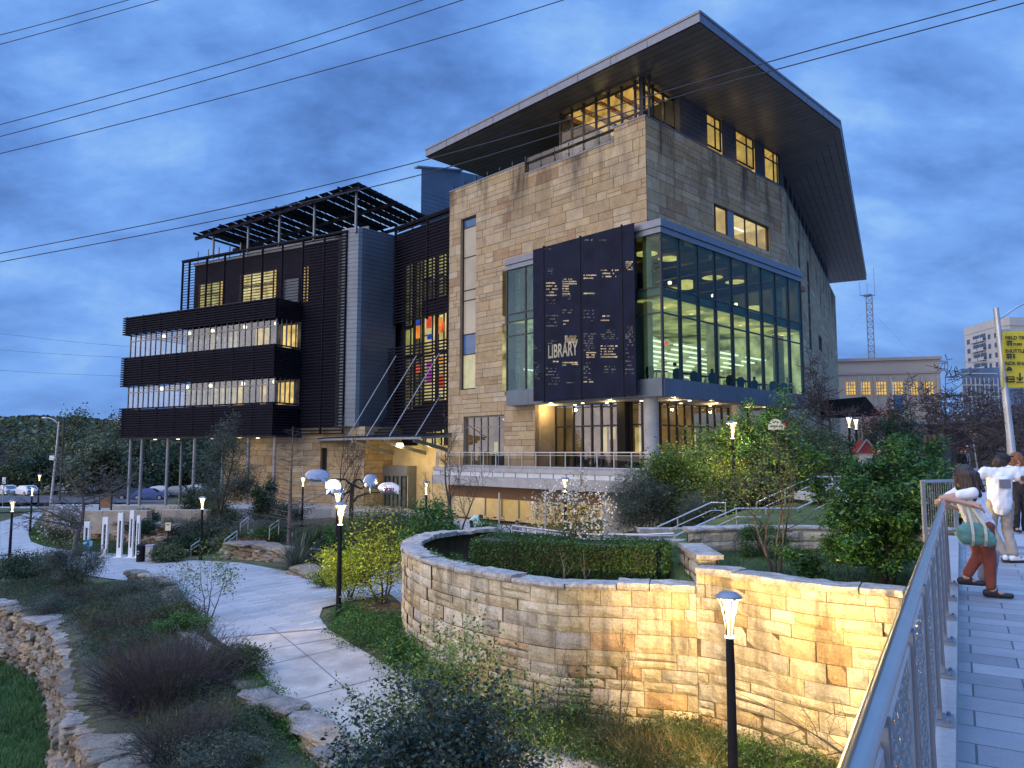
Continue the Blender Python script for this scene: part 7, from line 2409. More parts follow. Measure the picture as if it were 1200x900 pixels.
# ------------------------------------------------------------------ lamps and furniture
def lamp_post():
 th = thing('lamp_post', 'post top lamp', 'lamp post', (0, 0, 0), 'flared post lamps along the paths')
 H = 4.0
 MB().lathe([(0.13, -0.3), (0.13, 0.02), (0.115, 0.1), (0.098, 0.16), (0.085, 1.4), (0.07, 3.2), (0.0, 3.2)], (0, 0, 0), 14).build('post', MT['black'], th)
 MB().lathe([(0.0, 3.2), (0.09, 3.2), (0.09, 3.235), (0.0, 3.235)], (0, 0, 0), 14).build('collar', MT['lamp_white'], th)
 MB().lathe([(0.0, 3.87), (0.2, 3.87), (0.235, 3.895), (0.225, 3.93), (0.14, 3.99), (0.05, 4.01), (0.0, 4.01)], (0, 0, 0), 20).build('cap', MT['steel_dull'], th, smooth=False)
 for k in range(6):
  a = 2 * PI * (k + 0.5) / 6
  c, s = math.cos(a), math.sin(a)
  pts = [(r * c, r * s, z) for r, z in ((0.055, 3.2), (0.068, 3.35), (0.095, 3.55), (0.14, 3.74), (0.2, 3.88))]
  MB().tube(pts, 0.011, 5).build('rib', MT['black'], th)
 for k in range(4):
  a = 2 * PI * k / 4 + 0.2
  c, s = math.cos(a), math.sin(a)
  mb = MB()
  prev = None
  for r, z, w in ((0.045, 3.24, 0.012), (0.055, 3.4, 0.016), (0.08, 3.58, 0.022), (0.12, 3.74, 0.03), (0.17, 3.865, 0.04)):
   p, q = (r * c - s * w, r * s + c * w, z), (r * c + s * w, r * s - c * w, z)
   if prev:
    mb.quad(prev[0], prev[1], q, p)
   prev = (p, q)
  mb.build('luminous_panel', MT['warm_lamp'], th)
 MB().tube([(0, 0, 3.24), (0, 0, 3.86)], 0.035, 8).build('luminous_core', MT['warm_lamp'], th)
 return th
LPROTO = lamp_post()
LAMPS = [(849.5, 13.5, -4.87, 1.0, 'big flared post lamp before the golden curved wall', 6800), (400.5, 26.0, None, 1.0, 'flared post lamp at the plaza edge beside the yellow shrub', 1500),
  (397, 35.0, None, 1.0, 'flared post lamp just behind the plaza edge lamp', 450), (239.5, 46.5, None, 0.97, 'flared post lamp below the wing by the garden handrails', 160),
  (18.5, 51.0, None, 1.0, 'nearest flared post lamp on the far path, by the view edge', 160), (40.5, 66.0, None, 1.0, 'second flared post lamp on the curving far path', 140),
  (48, 92.0, None, 1.0, 'farthest small flared post lamp by the street', 100), (356, 60.0, None, 1.0, 'flared post lamp half hidden behind the bare cypress', 90),
  (500, 44.0, None, 1.0, 'flared post lamp beside the entrance court shrubs', 150), (662, 40.0, None, 1.0, 'flared post lamp under the terrace edge by the stained wall', 150),
  (859, 34.3, -1.15, 1.05, 'lit post lamp rising inside the bright evergreen bush', 2400), (996.5, 56.0, 0.0, 1.08, 'twin plaza lamp, the slightly taller one before the bare tree', 160), (1004.5, 52.0, 0.0, 1.0, 'twin plaza lamp beside the red gabled kiosk', 160)]
for i, (px, Y, zb, sc, lab, pw_w) in enumerate(LAMPS):
 x = (px - 600) / 873.7 * Y
 z = gz1(x, Y) if zb is None else zb
 if i == 0:
  LPROTO.location = (x, Y, z)
  LPROTO['label'] = lab
 else:
  dup(LPROTO, (x, Y, z), rotz=0.4 * i, label=lab, scale=sc)
 lamp((x, Y, z + 3.62 * sc), pw_w, (1.0, 0.66, 0.22) if i in (0, 1) else (1.0, 0.72, 0.32), 0.06)
# ---- speech bubble sculpture
bx, by = (413 - 600) / 873.7 * 40, 40.0
bz = gz1(bx, by)
sb = thing('speech_bubble_sculpture', 'black tree like pole bearing polished speech bubble discs', 'sculpture', (bx, by, bz))
def spx(px, py, Y=40.0):
 return at(px, py, Y)
MB().tube([(bx, by, bz - 0.2), (bx, by, spx(413, 600).z), tuple(spx(413, 567))], [0.15, 0.12, 0.1], 10).build('trunk', MT['black'], sb)
for pts in (((413, 568), (409, 566), (405, 562), (388, 561)), ((413, 573), (408, 577), (402, 580), (398, 577)), ((414, 566), (418, 562), (422, 562), (427, 568)), ((414, 568), (419, 571), (424, 573), (427, 569)),
  ((414, 588), (419, 582), (430, 578), (446, 577))):
 MB().tube([spx(*p) for p in pts], [0.07, 0.06, 0.05, 0.035], 7).build('limb', MT['black'], sb)
MT['bubble_ink'] = M('bubble_ink', (0.12, 0.05, 0.2), rough=0.5)
def bubble(px, py, w, h, tail, yaw, seed, txt=None):
 c = spx(px, py, 39.6)
 sc_ = 39.6 / 873.7
 u = Vector((math.cos(yaw), math.sin(yaw), 0))
 n = Vector((-u.y, u.x, 0))
 N = 28
 ring = []
 for k in range(N):
  a = 2 * PI * k / N
  x, z = w / 2 * math.cos(a), h / 2 * math.sin(a)
  ring.append((x, z))
 kt = int(round((tail[0] / (2 * PI)) * N)) % N
 ring[kt] = (ring[kt][0] * 0.9 + tail[1] * 0.3, ring[kt][1] - tail[2])
 mb = MB()
 front = [c + (u * x + Vector((0, 0, 1)) * z) * sc_ - n * 0.05 for x, z in ring]
 back = [p + n * 0.1 for p in front]
 rings = [front]
 for f, dd in ((0.92, 0.008), (0.6, 0.013), (0.25, 0.016)):
  rings.append([c + (u * x * f + Vector((0, 0, 1)) * z * f) * sc_ - n * (0.05 + dd) for x, z in ring])
 vs = back + [p for r in rings for p in r]
 fs = [tuple(range(N - 1, -1, -1))]
 for i in range(len(rings)):
  for k in range(N):
   k2 = (k + 1) % N
   fs.append((i * N + k, i * N + k2, (i + 1) * N + k2, (i + 1) * N + k))
 fs.append(tuple(len(rings) * N + k for k in range(N)))
 mb.add(vs, fs)
 b = mb.build('speech_bubble', MT['mirror'], sb)
 if txt:
  text_obj(txt, 0.36, MT['bubble_ink'], b, c - n * 0.12 + Vector((0, 0, -0.02)), u, 'bubble_lettering', extr=0.003, bold=0.012)
 return b
bubble(372, 557.5, 28, 16, (5.35, 8, 5), 0.12, 1)
bubble(391, 571, 21, 19, (3.9, -6, 4), -0.2, 2)
bubble(396, 577, 15, 14, (5.5, 6, 4), 0.1, 5)
bubble(434.5, 565, 17, 19, (4.7, 0, 6), 0.1, 3)
bubble(456, 572.5, 26, 15, (5.8, 6, 4), -0.05, 4, 'you')
lamp(at(425, 588, 39.0), 60, (1.0, 0.8, 0.45), 0.2)
# ---- five white slotted posts on the lawn
for i, (px, yt, yb, w) in enumerate(((107, 611, 637, 6.2), (128, 606, 637, 6.4), (145.5, 601, 638, 5.6), (158.8, 598, 639.5, 4.8), (166.5, 604, 634, 3.6))):
 Y = 50.0 - i * 0.25
 x = (px - 600) / 873.7 * Y
 z = gz1(x, Y) + 0.05
 H = at(px, yt, Y).z - z
 W = w * Y / 873.7
 labs = ['shortest white slotted post, at the far end of the row on the lawn', 'second shortest white slotted post on the lawn', 'middle white slotted post on the lawn', 'tallest white slotted post on the lawn', 'narrow white post seen edge on beside the black litter bin']
 th = thing('white_post', labs[i], 'sculpture', (x, Y, z), 'white slotted posts on the lawn')
 D = 0.2
 fr_ = MB()
 fr_.abox(x - W / 2, x - W * 0.22, Y - D / 2, Y + D / 2, z, z + H)
 fr_.abox(x + W * 0.22, x + W / 2, Y - D / 2, Y + D / 2, z, z + H)
 fr_.abox(x - W * 0.22, x + W * 0.22, Y - D / 2, Y + D / 2, z + H * 0.82, z + H - 0.002)
 fr_.abox(x - W * 0.22, x + W * 0.22, Y - D / 2, Y + D / 2, z + 0.002, z + H * 0.2)
 fr_.build('body', MT['white'], th)
 MB().abox(x - W * 0.95, x + W * 0.95, Y - 0.35, Y + 0.35, z - 0.06, z + 0.0).build('base_plate', MT['white'], th)
 MB().abox(x - W * 0.21, x + W * 0.21, Y + 0.03, Y + 0.06, z + H * 0.2, z + H * 0.82).build('inner_panel', MT['clad_dark'], th)
 for k in range(4):
  zz = z + H * (0.28 + 0.14 * k)
  MB().abox(x - W * 0.14, x + W * 0.14, Y - 0.04, Y + 0.02, zz, zz + 0.06).build('chime', MT['steel_dull'], th)
# ---- litter bin and grey cabinet
Y = 47.0
x = (171 - 600) / 873.7 * Y
z = gz1(x, Y)
th = thing('litter_bin', 'black litter bin with white recycling mark beside the white posts', 'litter bin', (x, Y, z))
MB().lathe([(0.25, 0.0), (0.28, 0.05), (0.3, 0.9), (0.31, 0.93), (0.0, 0.93)], (x, Y, z), 16).build('body', MT['black'], th)
MB().lathe([(0.31, 0.94), (0.3, 1.02), (0.2, 1.1), (0.0, 1.12)], (x, Y, z), 16).build('lid', MT['black'], th)
mb = MB()
for k in range(3):
 a0 = 2 * PI * k / 3 + 0.3
 pts = [Vector((x - 0.08 + 0.09 * math.cos(a0 + j * 0.45), Y - 0.31, z + 0.62 + 0.09 * math.sin(a0 + j * 0.45))) for j in range(4)]
 mb.tube(pts, 0.018, 5)
mb.build('recycling_mark', MT['white'], th)
x2 = (181.5 - 600) / 873.7 * Y
th = thing('utility_cabinet', 'grey metal cabinet standing right against the litter bin', 'cabinet', (x2, Y, z))
MB().abox(x2 - 0.24, x2 + 0.24, Y - 0.2, Y + 0.2, z, z + 1.02).build('body', MT['steel_dull'], th)
MB().abox(x2 - 0.26, x2 + 0.26, Y - 0.22, Y + 0.22, z + 1.02, z + 1.07).build('lid', MT['galv'], th)
MB().abox(x2 - 0.2, x2 + 0.2, Y - 0.215, Y - 0.2, z + 0.08, z + 0.96).build('door', MT['galv'], th)
# ---- teal dispenser on a post
Y = 43.5
x = (108 - 600) / 873.7 * Y
z = gz1(x, Y)
zt = at(108, 632, Y).z
th = thing('waste_bag_dispenser', 'teal dog waste bag box on a thin post at the plaza edge', 'dispenser', (x, Y, z))
MB().tube([(x, Y, z - 0.1), (x, Y, zt - 0.3)], 0.03, 8).build('post', MT['steel_dull'], th)
MT['teal'] = M('teal_paint', (0.03, 0.2, 0.27), rough=0.45)
MB().rbox((x - 0.05, Y, zt - 0.33), (0.34, 0.2, 0.62), 0.35).build('box', MT['teal'], th)
MB().rbox((x + 0.2, Y - 0.02, zt - 0.25), (0.16, 0.12, 0.32), 0.35).build('side_box', M('pale_blue', (0.25, 0.42, 0.6), rough=0.4), th)
MB().rbox((x - 0.08, Y - 0.12, zt - 0.2), (0.18, 0.02, 0.12), 0.35).build('label_plate', MT['white'], th)
# ---- small notice on a post, wooden panel
Y = 47.5
x = (201 - 600) / 873.7 * Y
z = gz1(x, Y)
th = thing('notice_sign', 'small cream notice on a dark post by the garden bed', 'sign', (x, Y, z))
MB().tube([(x, Y, z - 0.1), (x, Y, at(201, 612, Y).z)], 0.035, 8).build('post', MT['black'], th)
MT['cream'] = M('cream_paint', (0.6, 0.55, 0.38), rough=0.5)
pa_ = at(201, 617, Y)
MB().rbox((x, Y - 0.05, pa_.z), (0.34, 0.03, 0.5)).build('panel', MT['cream'], th)
MB().rbox((x, Y - 0.07, pa_.z + 0.12), (0.22, 0.01, 0.05)).build('print_mark', MT['black'], th)
Y = 64
pa_ = at(123.5, 588.5, Y)
th = thing('wooden_screen', 'square brown timber panel beyond the stone benches', 'panel', (pa_.x, Y, pa_.z - 0.6))
MB().abox(pa_.x - 0.47, pa_.x + 0.47, Y, Y + 0.12, pa_.z - 0.5, pa_.z + 0.5).build('board_panel', MT['wood'], th)
MB().abox(pa_.x - 0.52, pa_.x - 0.47, Y - 0.03, Y + 0.15, pa_.z - 1.2, pa_.z + 0.55).build('post', MT['black'], th)
MB().abox(pa_.x + 0.47, pa_.x + 0.52, Y - 0.03, Y + 0.15, pa_.z - 1.2, pa_.z + 0.55).build('post', MT['black'], th)
# ---- garden steps handrails
for (a, b, Y, lab) in (((263, 633), (278, 622), 46.5, 'lower short handrail beside the garden ledge'), ((224, 640), (236, 632), 47, 'short handrail by the pale path under the wispy tree'), ((282, 613), (291, 606), 50, 'handrail end between the garden shrubs'), ((316, 617), (327, 609), 46, 'upper short handrail beside the round shrub')):
 p, q = at(a[0], a[1], Y), at(b[0], b[1], Y + 0.6)
 rail_run('garden_handrail', lab, [p, q], [(p, 0.8), (q, 0.9)], r=0.03, low=0.25)
struct(MB().prism([tuple(at(265, 640, 47.5))[:2], tuple(at(300, 640, 47.0))[:2], tuple(at(330, 612, 52))[:2], tuple(at(296, 612, 53))[:2]], -5.2, [-4.55, -4.5, -3.7, -3.75]).build('garden_path', MT['path']))
# ---- bicycles on the lower court, and the person bending to one
MT['rubber'] = M('rubber', (0.02, 0.02, 0.02), rough=0.8)
def bicycle(lab, loc, rz, col):
 th = thing('bicycle', lab, 'bicycle', (0, 0, 0))
 for xw in (-0.52, 0.52):
  mb = MB()
  pts = [(xw + 0.33 * math.cos(2 * PI * k / 24), 0, 0.34 + 0.33 * math.sin(2 * PI * k / 24)) for k in range(25)]
  mb.tube(pts, 0.022, 6, cap=False)
  w = mb.build('wheel', MT['rubber'], th)
  mb = MB()
  for k in range(8):
   a = PI * k / 8
   mb.tube([(xw + 0.31 * math.cos(a), 0, 0.34 + 0.31 * math.sin(a)), (xw - 0.31 * math.cos(a), 0, 0.34 - 0.31 * math.sin(a))], 0.004, 3)
  mb.build('spoke', MT['galv'], w)
 mb = MB()
 bb, seat, head, r_, f_ = (-0.08, 0, 0.3), (-0.2, 0, 0.78), (0.36, 0, 0.82), (-0.52, 0, 0.34), (0.52, 0, 0.34)
 for p, q in ((bb, seat), (bb, (0.38, 0, 0.7)), (seat, head), (r_, bb), (r_, (-0.19, 0, 0.74)), (head, f_)):
  mb.tube([p, q], 0.018, 6)
 mb.tube([head, (0.33, 0, 0.98)], 0.016, 6)
 mb.tube([seat, (-0.22, 0, 0.92)], 0.014, 6)
 mb.build('frame', M('bike_paint', col, rough=0.4), th)
 MB().tube([(0.36, -0.28, 1.0), (0.32, 0, 0.99), (0.36, 0.28, 1.0)], 0.014, 6).build('handlebar', MT['black'], th)
 MB().ball((-0.22, 0, 0.95), 0.1, 8, 5, (1.3, 0.7, 0.35)).build('saddle', MT['black'], th)
 MB().tube([(-0.08, -0.12, 0.3), (-0.08, 0.12, 0.3)], 0.05, 8).build('crank', MT['steel_dull'], th)
 th.location = loc
 th.rotation_euler = (0, 0, rz)
 return th
zc_ = -3.36
p = at(584, 600, 46)
bicycle('dark bicycle parked under the terrace beside the slim post', (p.x, 46.5, zc_), 0.1, (0.03, 0.03, 0.035))
p = at(602, 600, 43.5)
bicycle('second bicycle leaning by the walkway railing', (p.x, 43.5, zc_), 0.5, (0.12, 0.13, 0.16))
for (px, Y, lab) in ((585, 45.5, 'slim pale post before the lit court wall'), (639, 45.0, 'slim pale post at the end of the court wall')):
 p = at(px, 580, Y)
 tag(MB().lathe([(0.06, 0), (0.05, 2.5), (0.0, 2.52)], (p.x, Y, zc_), 8).build('bollard_post', MT['galv']), lab, 'post')
# ---- cafe sign on the bank
Y = 35.0
c = at(911, 499, Y)
th = thing('cafe_sign', 'white arched cafe sign with a red end on a dark post in the bushes', 'sign', (c.x, Y, c.z - 4))
MB().tube([(c.x, Y + 0.05, c.z - 3.6), (c.x, Y + 0.05, c.z - 0.1)], 0.05, 8).build('post', MT['black'], th)
MT['sign_white'] = E('sign_white', (0.72, 0.72, 0.7), 0.75, var=0.04)
s_ = Y / 873.7
mb = MB()
mb.abox(c.x - 11 * s_, c.x + 7 * s_, Y - 0.06, Y, c.z - 4.5 * s_, c.z + 2 * s_)
arc_ = [(c.x - 2.5 * s_ + 7 * s_ * math.cos(a), c.z + 2 * s_ + 6 * s_ * math.sin(a)) for a in np.linspace(0, PI, 14)]
mb.add([(a, Y - 0.06, b) for a, b in arc_] + [(a, Y, b) for a, b in arc_], [tuple(range(14)), tuple(range(27, 13, -1))] + [(i, i + 1, i + 15, i + 14) for i in range(13)])
mb.build('panel', MT['sign_white'], th)
mb = MB()
rg = random.Random(3)
for k in range(9):
 xa = c.x - 9.5 * s_ + k * 1.8 * s_
 mb.abox(xa, xa + 1.2 * s_, Y - 0.075, Y - 0.062, c.z - 1.6 * s_, c.z - 1.6 * s_ + rg.uniform(1.6, 2.8) * s_)
for k in range(5):
 a = PI * (0.18 + 0.16 * k)
 mb.tube([(c.x - 2.5 * s_ + 2.0 * s_ * math.cos(a), Y - 0.07, c.z + 2 * s_ + 2.0 * s_ * math.sin(a)), (c.x - 2.5 * s_ + 4.6 * s_ * math.cos(a), Y - 0.07, c.z + 2 * s_ + 4.2 * s_ * math.sin(a))], 0.02, 4)
mb.build('print_mark', MT['black'], th)
MT['red_paint'] = M('red_paint', (0.45, 0.03, 0.03), rough=0.5)
MB().abox(c.x + 7 * s_, c.x + 9.5 * s_, Y - 0.07, Y + 0.02, c.z - 3 * s_, c.z + 3 * s_).build('end_panel', MT['red_paint'], th)
# ------------------------------------------------------------------ overhead wires
MT['wire_black'] = M('cable_black', (0.02, 0.02, 0.026), rough=0.5)
WIRES = [('topmost short power line crossing the upper corner of sky', ((-160, 78), (0, 41), (150, 0), (330, -52)), (40, 32)),
  ('second short power line just under the topmost one', ((-160, 92), (0, 52), (185, 0), (360, -50)), (40, 32)),
  ('upper wire of the three long lines over the wing', ((-160, 184), (0, 146), (300, 63), (495, 0), (660, -56)), (38, 26)),
  ('middle wire of the three long lines over the wing', ((-160, 197), (0, 160), (300, 77), (545, -1), (700, -55)), (38, 26)),
  ('lower wire of the three long lines over the wing', ((-160, 214), (0, 180), (300, 104), (520, 43), (660, 0), (800, -45)), (38, 26)),
  ('upper wire of the pair crossing in front of the library', ((-160, 328), (0, 297), (250, 247), (500, 187), (780, 107), (960, 56), (1170, -1), (1300, -38)), (36, 22)),
  ('lower wire of the pair crossing in front of the library', ((-160, 338), (0, 307), (250, 259), (500, 203), (785, 116), (960, 68), (1205, 2), (1330, -34)), (36, 22)),
  ('faint upper distant wire in the low sky', ((-100, 383), (0, 391), (70, 399), (150, 406), (400, 425)), (170, 150)),
  ('faint middle distant wire in the low sky', ((-100, 403), (0, 410), (70, 415), (150, 419), (400, 430)), (170, 150)),
  ('faint lower distant wire in the low sky', ((-100, 429), (0, 434), (70, 438), (150, 441), (400, 450)), (170, 150))]
for lab, pts, (ya, yb) in WIRES:
 pp = catmull([tuple(at(p[0], p[1], ya + (yb - ya) * (p[0] + 160) / 1490)) for p in pts], 8)
 tag(MB().tube(pp, 0.021 if ya < 60 else 0.03, 6).build('power_line', MT['wire_black']), lab, 'power line', 'overhead power lines')
# ------------------------------------------------------------------ people
def remeshed(name, parts, voxel, mat, parent, smooth_it=6, extra=None, label=None, folds=0.0, strands=0.0):
 "one continuous skin grown over tapered capsules: parts = [(p, q, rp, rq)]"
 mb = MB()
 for (p, q, rp, rq) in parts:
  p, q = Vector(p), Vector(q)
  d = q - p
  N = 10
  if d.length < 1e-5:
   mb.ball(p, rp, 12, 8)
   continue
  mb.tube([p, q], [rp, rq], N)
  mb.ball(p, rp * 1.0, N, 7)
  mb.ball(q, rq * 1.0, N, 7)
 me = bpy.data.meshes.new('tmp')
 me.from_pydata([tuple(v) for v in mb.v], [], mb.f)
 o = bpy.data.objects.new('tmp', me)
 COL.objects.link(o)
 m = o.modifiers.new('r', 'REMESH')
 m.mode = 'VOXEL'
 m.voxel_size = voxel
 s = o.modifiers.new('s', 'SMOOTH')
 s.factor = 0.5
 s.iterations = smooth_it
 dg = bpy.context.evaluated_depsgraph_get()
 em = bpy.data.meshes.new_from_object(o.evaluated_get(dg))
 v = np.array([tuple(x.co) for x in em.vertices])
 f = [tuple(x.vertices) for x in em.polygons]
 if folds or strands:
  nr = np.array([tuple(x.normal) for x in em.vertices])
  x, y, z = v[:, 0], v[:, 1], v[:, 2]
  if folds:
   w_ = 0.5 + 0.5 * np.sin(x * 17 + y * 13 + z * 5)
   h_ = np.sin(z * 58 + 3 * np.sin(x * 23) + 4 * np.sin(y * 19) + x * 30) * w_ + 0.6 * np.sin(z * 31 - x * 41 + y * 37)
   v = v + nr * (h_ * folds)[:, None]
  if strands:
   h_ = np.sin(x * 190 + 2 * np.sin(z * 11)) * np.sin(y * 170 + 2 * np.sin(z * 9)) + 0.5 * np.sin(x * 90 + y * 70 + z * 6)
   v = v + nr * (h_ * strands)[:, None]
 bpy.data.objects.remove(o)
 bpy.data.meshes.remove(me)
 bpy.data.meshes.remove(em)
 if extra:
  k = len(v)
  v = np.concatenate([v, np.array([tuple(x) for x in extra.v])])
  f = f + [tuple(i + k for i in g_) for g_ in extra.f]
 return mesh_obj(name, v, f, mat, parent, True, label=label)
MT['skin'] = M('skin', (0.42, 0.24, 0.17), rough=0.55, var=0.06, scale=8)
MT['tee'] = M('white_cotton', (0.7, 0.71, 0.74), rough=0.9, var=0.06, scale=7, bump=0.3, bscale=14)
MT['rust'] = M('rust_cotton', (0.2, 0.055, 0.035), rough=0.9, var=0.15, scale=6, bump=0.3, bscale=16)
MT['khaki'] = M('khaki_cotton', (0.3, 0.265, 0.22), rough=0.9, var=0.12, scale=6, bump=0.3, bscale=16)
MT['cloth_black'] = M('black_cotton', (0.018, 0.018, 0.022), rough=0.9, var=0.2)
MT['hair_brown'] = M('brown_hair', (0.035, 0.02, 0.014), rough=0.5, var=0.4, scale=14, stretch=(6, 6, 1))
MT['hair_red'] = M('auburn_hair', (0.2, 0.085, 0.04), rough=0.6, var=0.4, scale=25, bump=1.0, bscale=50)
MT['shoe_dark'] = M('dark_leather', (0.025, 0.02, 0.02), rough=0.5)
MT['tattoo'] = M('tattoo_ink', (0.09, 0.06, 0.04), rough=0.6)
MT['bag_teal'] = M('teal_canvas', (0.11, 0.25, 0.22), rough=0.85, var=0.14, scale=5, bump=0.4, bscale=18)
MT['strap'] = M('strap_canvas', (0.42, 0.42, 0.33), rough=0.85, var=0.1)
MT['bag_grey'] = M('grey_canvas', (0.2, 0.2, 0.22), rough=0.85, var=0.15)
def hand(mb, wrist, d, palm_n, size=1.0, curl=0.5):
 "five separate bent fingers rooted in the palm"
 d = Vector(d).normalized()
 n = Vector(palm_n)
 n = (n - d * n.dot(d)).normalized()
 s = d.cross(n)
 w = Vector(wrist)
 for k, (off, L, st) in enumerate(((-0.03, 0.062, 0.085), (-0.01, 0.072, 0.09), (0.01, 0.068, 0.088), (0.028, 0.052, 0.08))):
  a = w + (d * st + s * off) * size - d * 0.03
  b = a + (d * math.cos(curl * 0.5) + n * math.sin(curl * 0.5)) * (L * 0.55 + 0.02) * size
  c = b + (d * math.cos(curl * 1.4) + n * math.sin(curl * 1.4)) * L * 0.45 * size
  e = c + (d * math.cos(curl * 2.2) + n * math.sin(curl * 2.2)) * L * 0.3 * size
  mb.tube([a, b, c, e], [0.0095 * size, 0.0088 * size, 0.008 * size, 0.006 * size], 6)
 a = w + (d * 0.03 - s * 0.03) * size
 b = a + (d * 0.035 - s * 0.022 + n * 0.01) * size
 c = b + (d * 0.03 - s * 0.006 + n * 0.012) * size
 mb.tube([a, b, c], [0.012 * size, 0.0105 * size, 0.007 * size], 6)
def face(th, c, fwd, up, r, parent):
 f = Vector(fwd).normalized()
 u = Vector(up).normalized()
 s = f.cross(u)
 for k in (-1, 1):
  MB().ball(c + f * r * 0.92 + s * k * r * 0.36 + u * r * 0.02, r * 0.13, 8, 6).build('eye', MT['shoe_dark'], parent)
 MB().rbox(c + f * r * 0.97 - u * r * 0.62, (r * 0.5, r * 0.5, r * 0.1), math.atan2(f.y, f.x)).build('mouth', MT['rust'], parent)
def person(label, base, J, clothes, hair=None, facing=(0, 1, 0), cap=None, voxel=0.014, shoes='shoe_dark', headr=0.09, curl=0.6, group=None, sc=1.0, shoe_sole=None):
 "J: joints as offsets from the base; clothes: list of (name, material, [(joint, joint, r, r)])"
 B = Vector(base)
 G = {k: B + Vector(v) * sc for k, v in J.items()}
 th = thing('person', label, 'person', tuple(B), group)
 f = Vector(facing).normalized()
 hc = G['head']
 up = (hc - G['neck']).normalized()
 hr = headr * sc
 body = [(G['pelvis'], G['chest'], 0.11 * sc, 0.12 * sc), (G['chest'], G['neck'] - up * 0.05 * sc, 0.105 * sc, 0.06 * sc), (G['neck'] - up * 0.06 * sc, hc - up * 0.05 * sc, 0.052 * sc, 0.05 * sc),
  (hc + up * hr * 0.28 - f * hr * 0.12, hc + up * hr * 0.2 + f * hr * 0.06, hr * 0.92, hr * 0.9), (hc - up * hr * 0.35 + f * hr * 0.16, hc - up * hr * 0.72 + f * hr * 0.3, hr * 0.72, hr * 0.5),
  (hc + f * hr * 0.9, hc + f * hr * 1.14 - up * hr * 0.26, hr * 0.1, hr * 0.15)]
 s = f.cross(up)
 for k in (-1, 1):
  body.append((hc + s * k * hr * 0.9 - up * hr * 0.05, hc + s * k * hr * 0.95 + up * hr * 0.18, hr * 0.16, hr * 0.18))
 ex = MB()
 for a in ('L', 'R'):
  body += [(G['sh' + a], G['el' + a], 0.046 * sc, 0.036 * sc), (G['el' + a], G['wr' + a], 0.037 * sc, 0.025 * sc), (G['chest'] + (G['neck'] - G['chest']) * 0.5, G['sh' + a], 0.068 * sc, 0.054 * sc)]
  d = (G['wr' + a] - G['el' + a]).normalized()
  body.append((G['wr' + a], G['wr' + a] + d * 0.075 * sc, 0.03 * sc, 0.036 * sc))
  hand(ex, G['wr' + a], d, (0, 0, -1) if abs(d.z) < 0.8 else f, sc, curl)
  body += [(G['hip' + a], G['kn' + a], 0.078 * sc, 0.052 * sc), (G['kn' + a], G['an' + a], 0.05 * sc, 0.034 * sc), (G['pelvis'], G['hip' + a], 0.105 * sc, 0.088 * sc),
  (G['an' + a], G['toe' + a], 0.038 * sc, 0.03 * sc)]
 remeshed('body', body, voxel, MT['skin'], th, extra=ex)
 hd_ = [o for o in th.children][-1]
 face(th, hc, f, up, hr, hd_)
 for (nm, mt, segs) in clothes:
  parts = []
  for (a, b, ra, rb) in segs:
   pa_ = G[a] if isinstance(a, str) else (G[a[0]] + (G[a[1]] - G[a[0]]) * a[2])
   pb_ = G[b] if isinstance(b, str) else (G[b[0]] + (G[b[1]] - G[b[0]]) * b[2])
   parts.append((pa_, pb_, ra * 0.91 * sc, rb * 0.91 * sc))
  remeshed(nm, parts, voxel, MT[mt], th, smooth_it=3, folds=0.004 * sc)
 for a in ('L', 'R'):
  an, to = G['an' + a], G['toe' + a]
  d = (to - an)
  d.z = 0
  d.normalize()
  low = to.z - 0.012 * sc
  heel = Vector((an.x, an.y, low)) - d * 0.045 * sc
  toe = Vector((to.x, to.y, low)) + d * 0.05 * sc
  sh = remeshed('shoe', [(heel + Vector((0, 0, 0.02)) * sc, toe + Vector((0, 0, 0.012)) * sc, 0.037 * sc, 0.031 * sc), (heel + Vector((0, 0, 0.035)) * sc, heel + d * 0.09 * sc + Vector((0, 0, 0.045)) * sc, 0.038 * sc, 0.037 * sc)], 0.01, MT[shoes], th, smooth_it=3)
  if shoe_sole:
   MB().bar(heel - d * 0.04 + Vector((0, 0, -0.012)), toe + d * 0.035 + Vector((0, 0, -0.012)), 0.085 * sc, 0.03 * sc).build('sole', MT[shoe_sole], sh)
 if hair:
  nm, segs = hair
  remeshed('hair', [(B + Vector(a) * sc, B + Vector(b) * sc, ra * sc, rb * sc) for a, b, ra, rb in segs], 0.009, MT[nm], th, smooth_it=2, strands=0.006 * sc)
 if cap:
  mb = MB()
  c = hc + up * hr * 0.42
  mb.ball(c, hr * 1.12, 14, 8, (1.06, 1.06, 0.85))
  cp_ = mb.build('cap', MT[cap[0]], th, smooth=True)
  b = Vector(cap[1]).normalized()
  sd = b.cross(up)
  pts = [c + b * hr * 0.9 + sd * hr * 0.85, c + b * hr * 1.6 + sd * hr * 0.6, c + b * hr * 1.85, c + b * hr * 1.6 - sd * hr * 0.6, c + b * hr * 0.9 - sd * hr * 0.85]
  pts = [p + up * hr * 0.12 for p in pts]
  MB().add(pts + [p + up * 0.012 for p in pts], [(4, 3, 2, 1, 0), (5, 6, 7, 8, 9)] + [(i, (i + 1) % 5, 5 + (i + 1) % 5, 5 + i) for i in range(5)]).build('brim', MT[cap[0]], cp_)
 return th
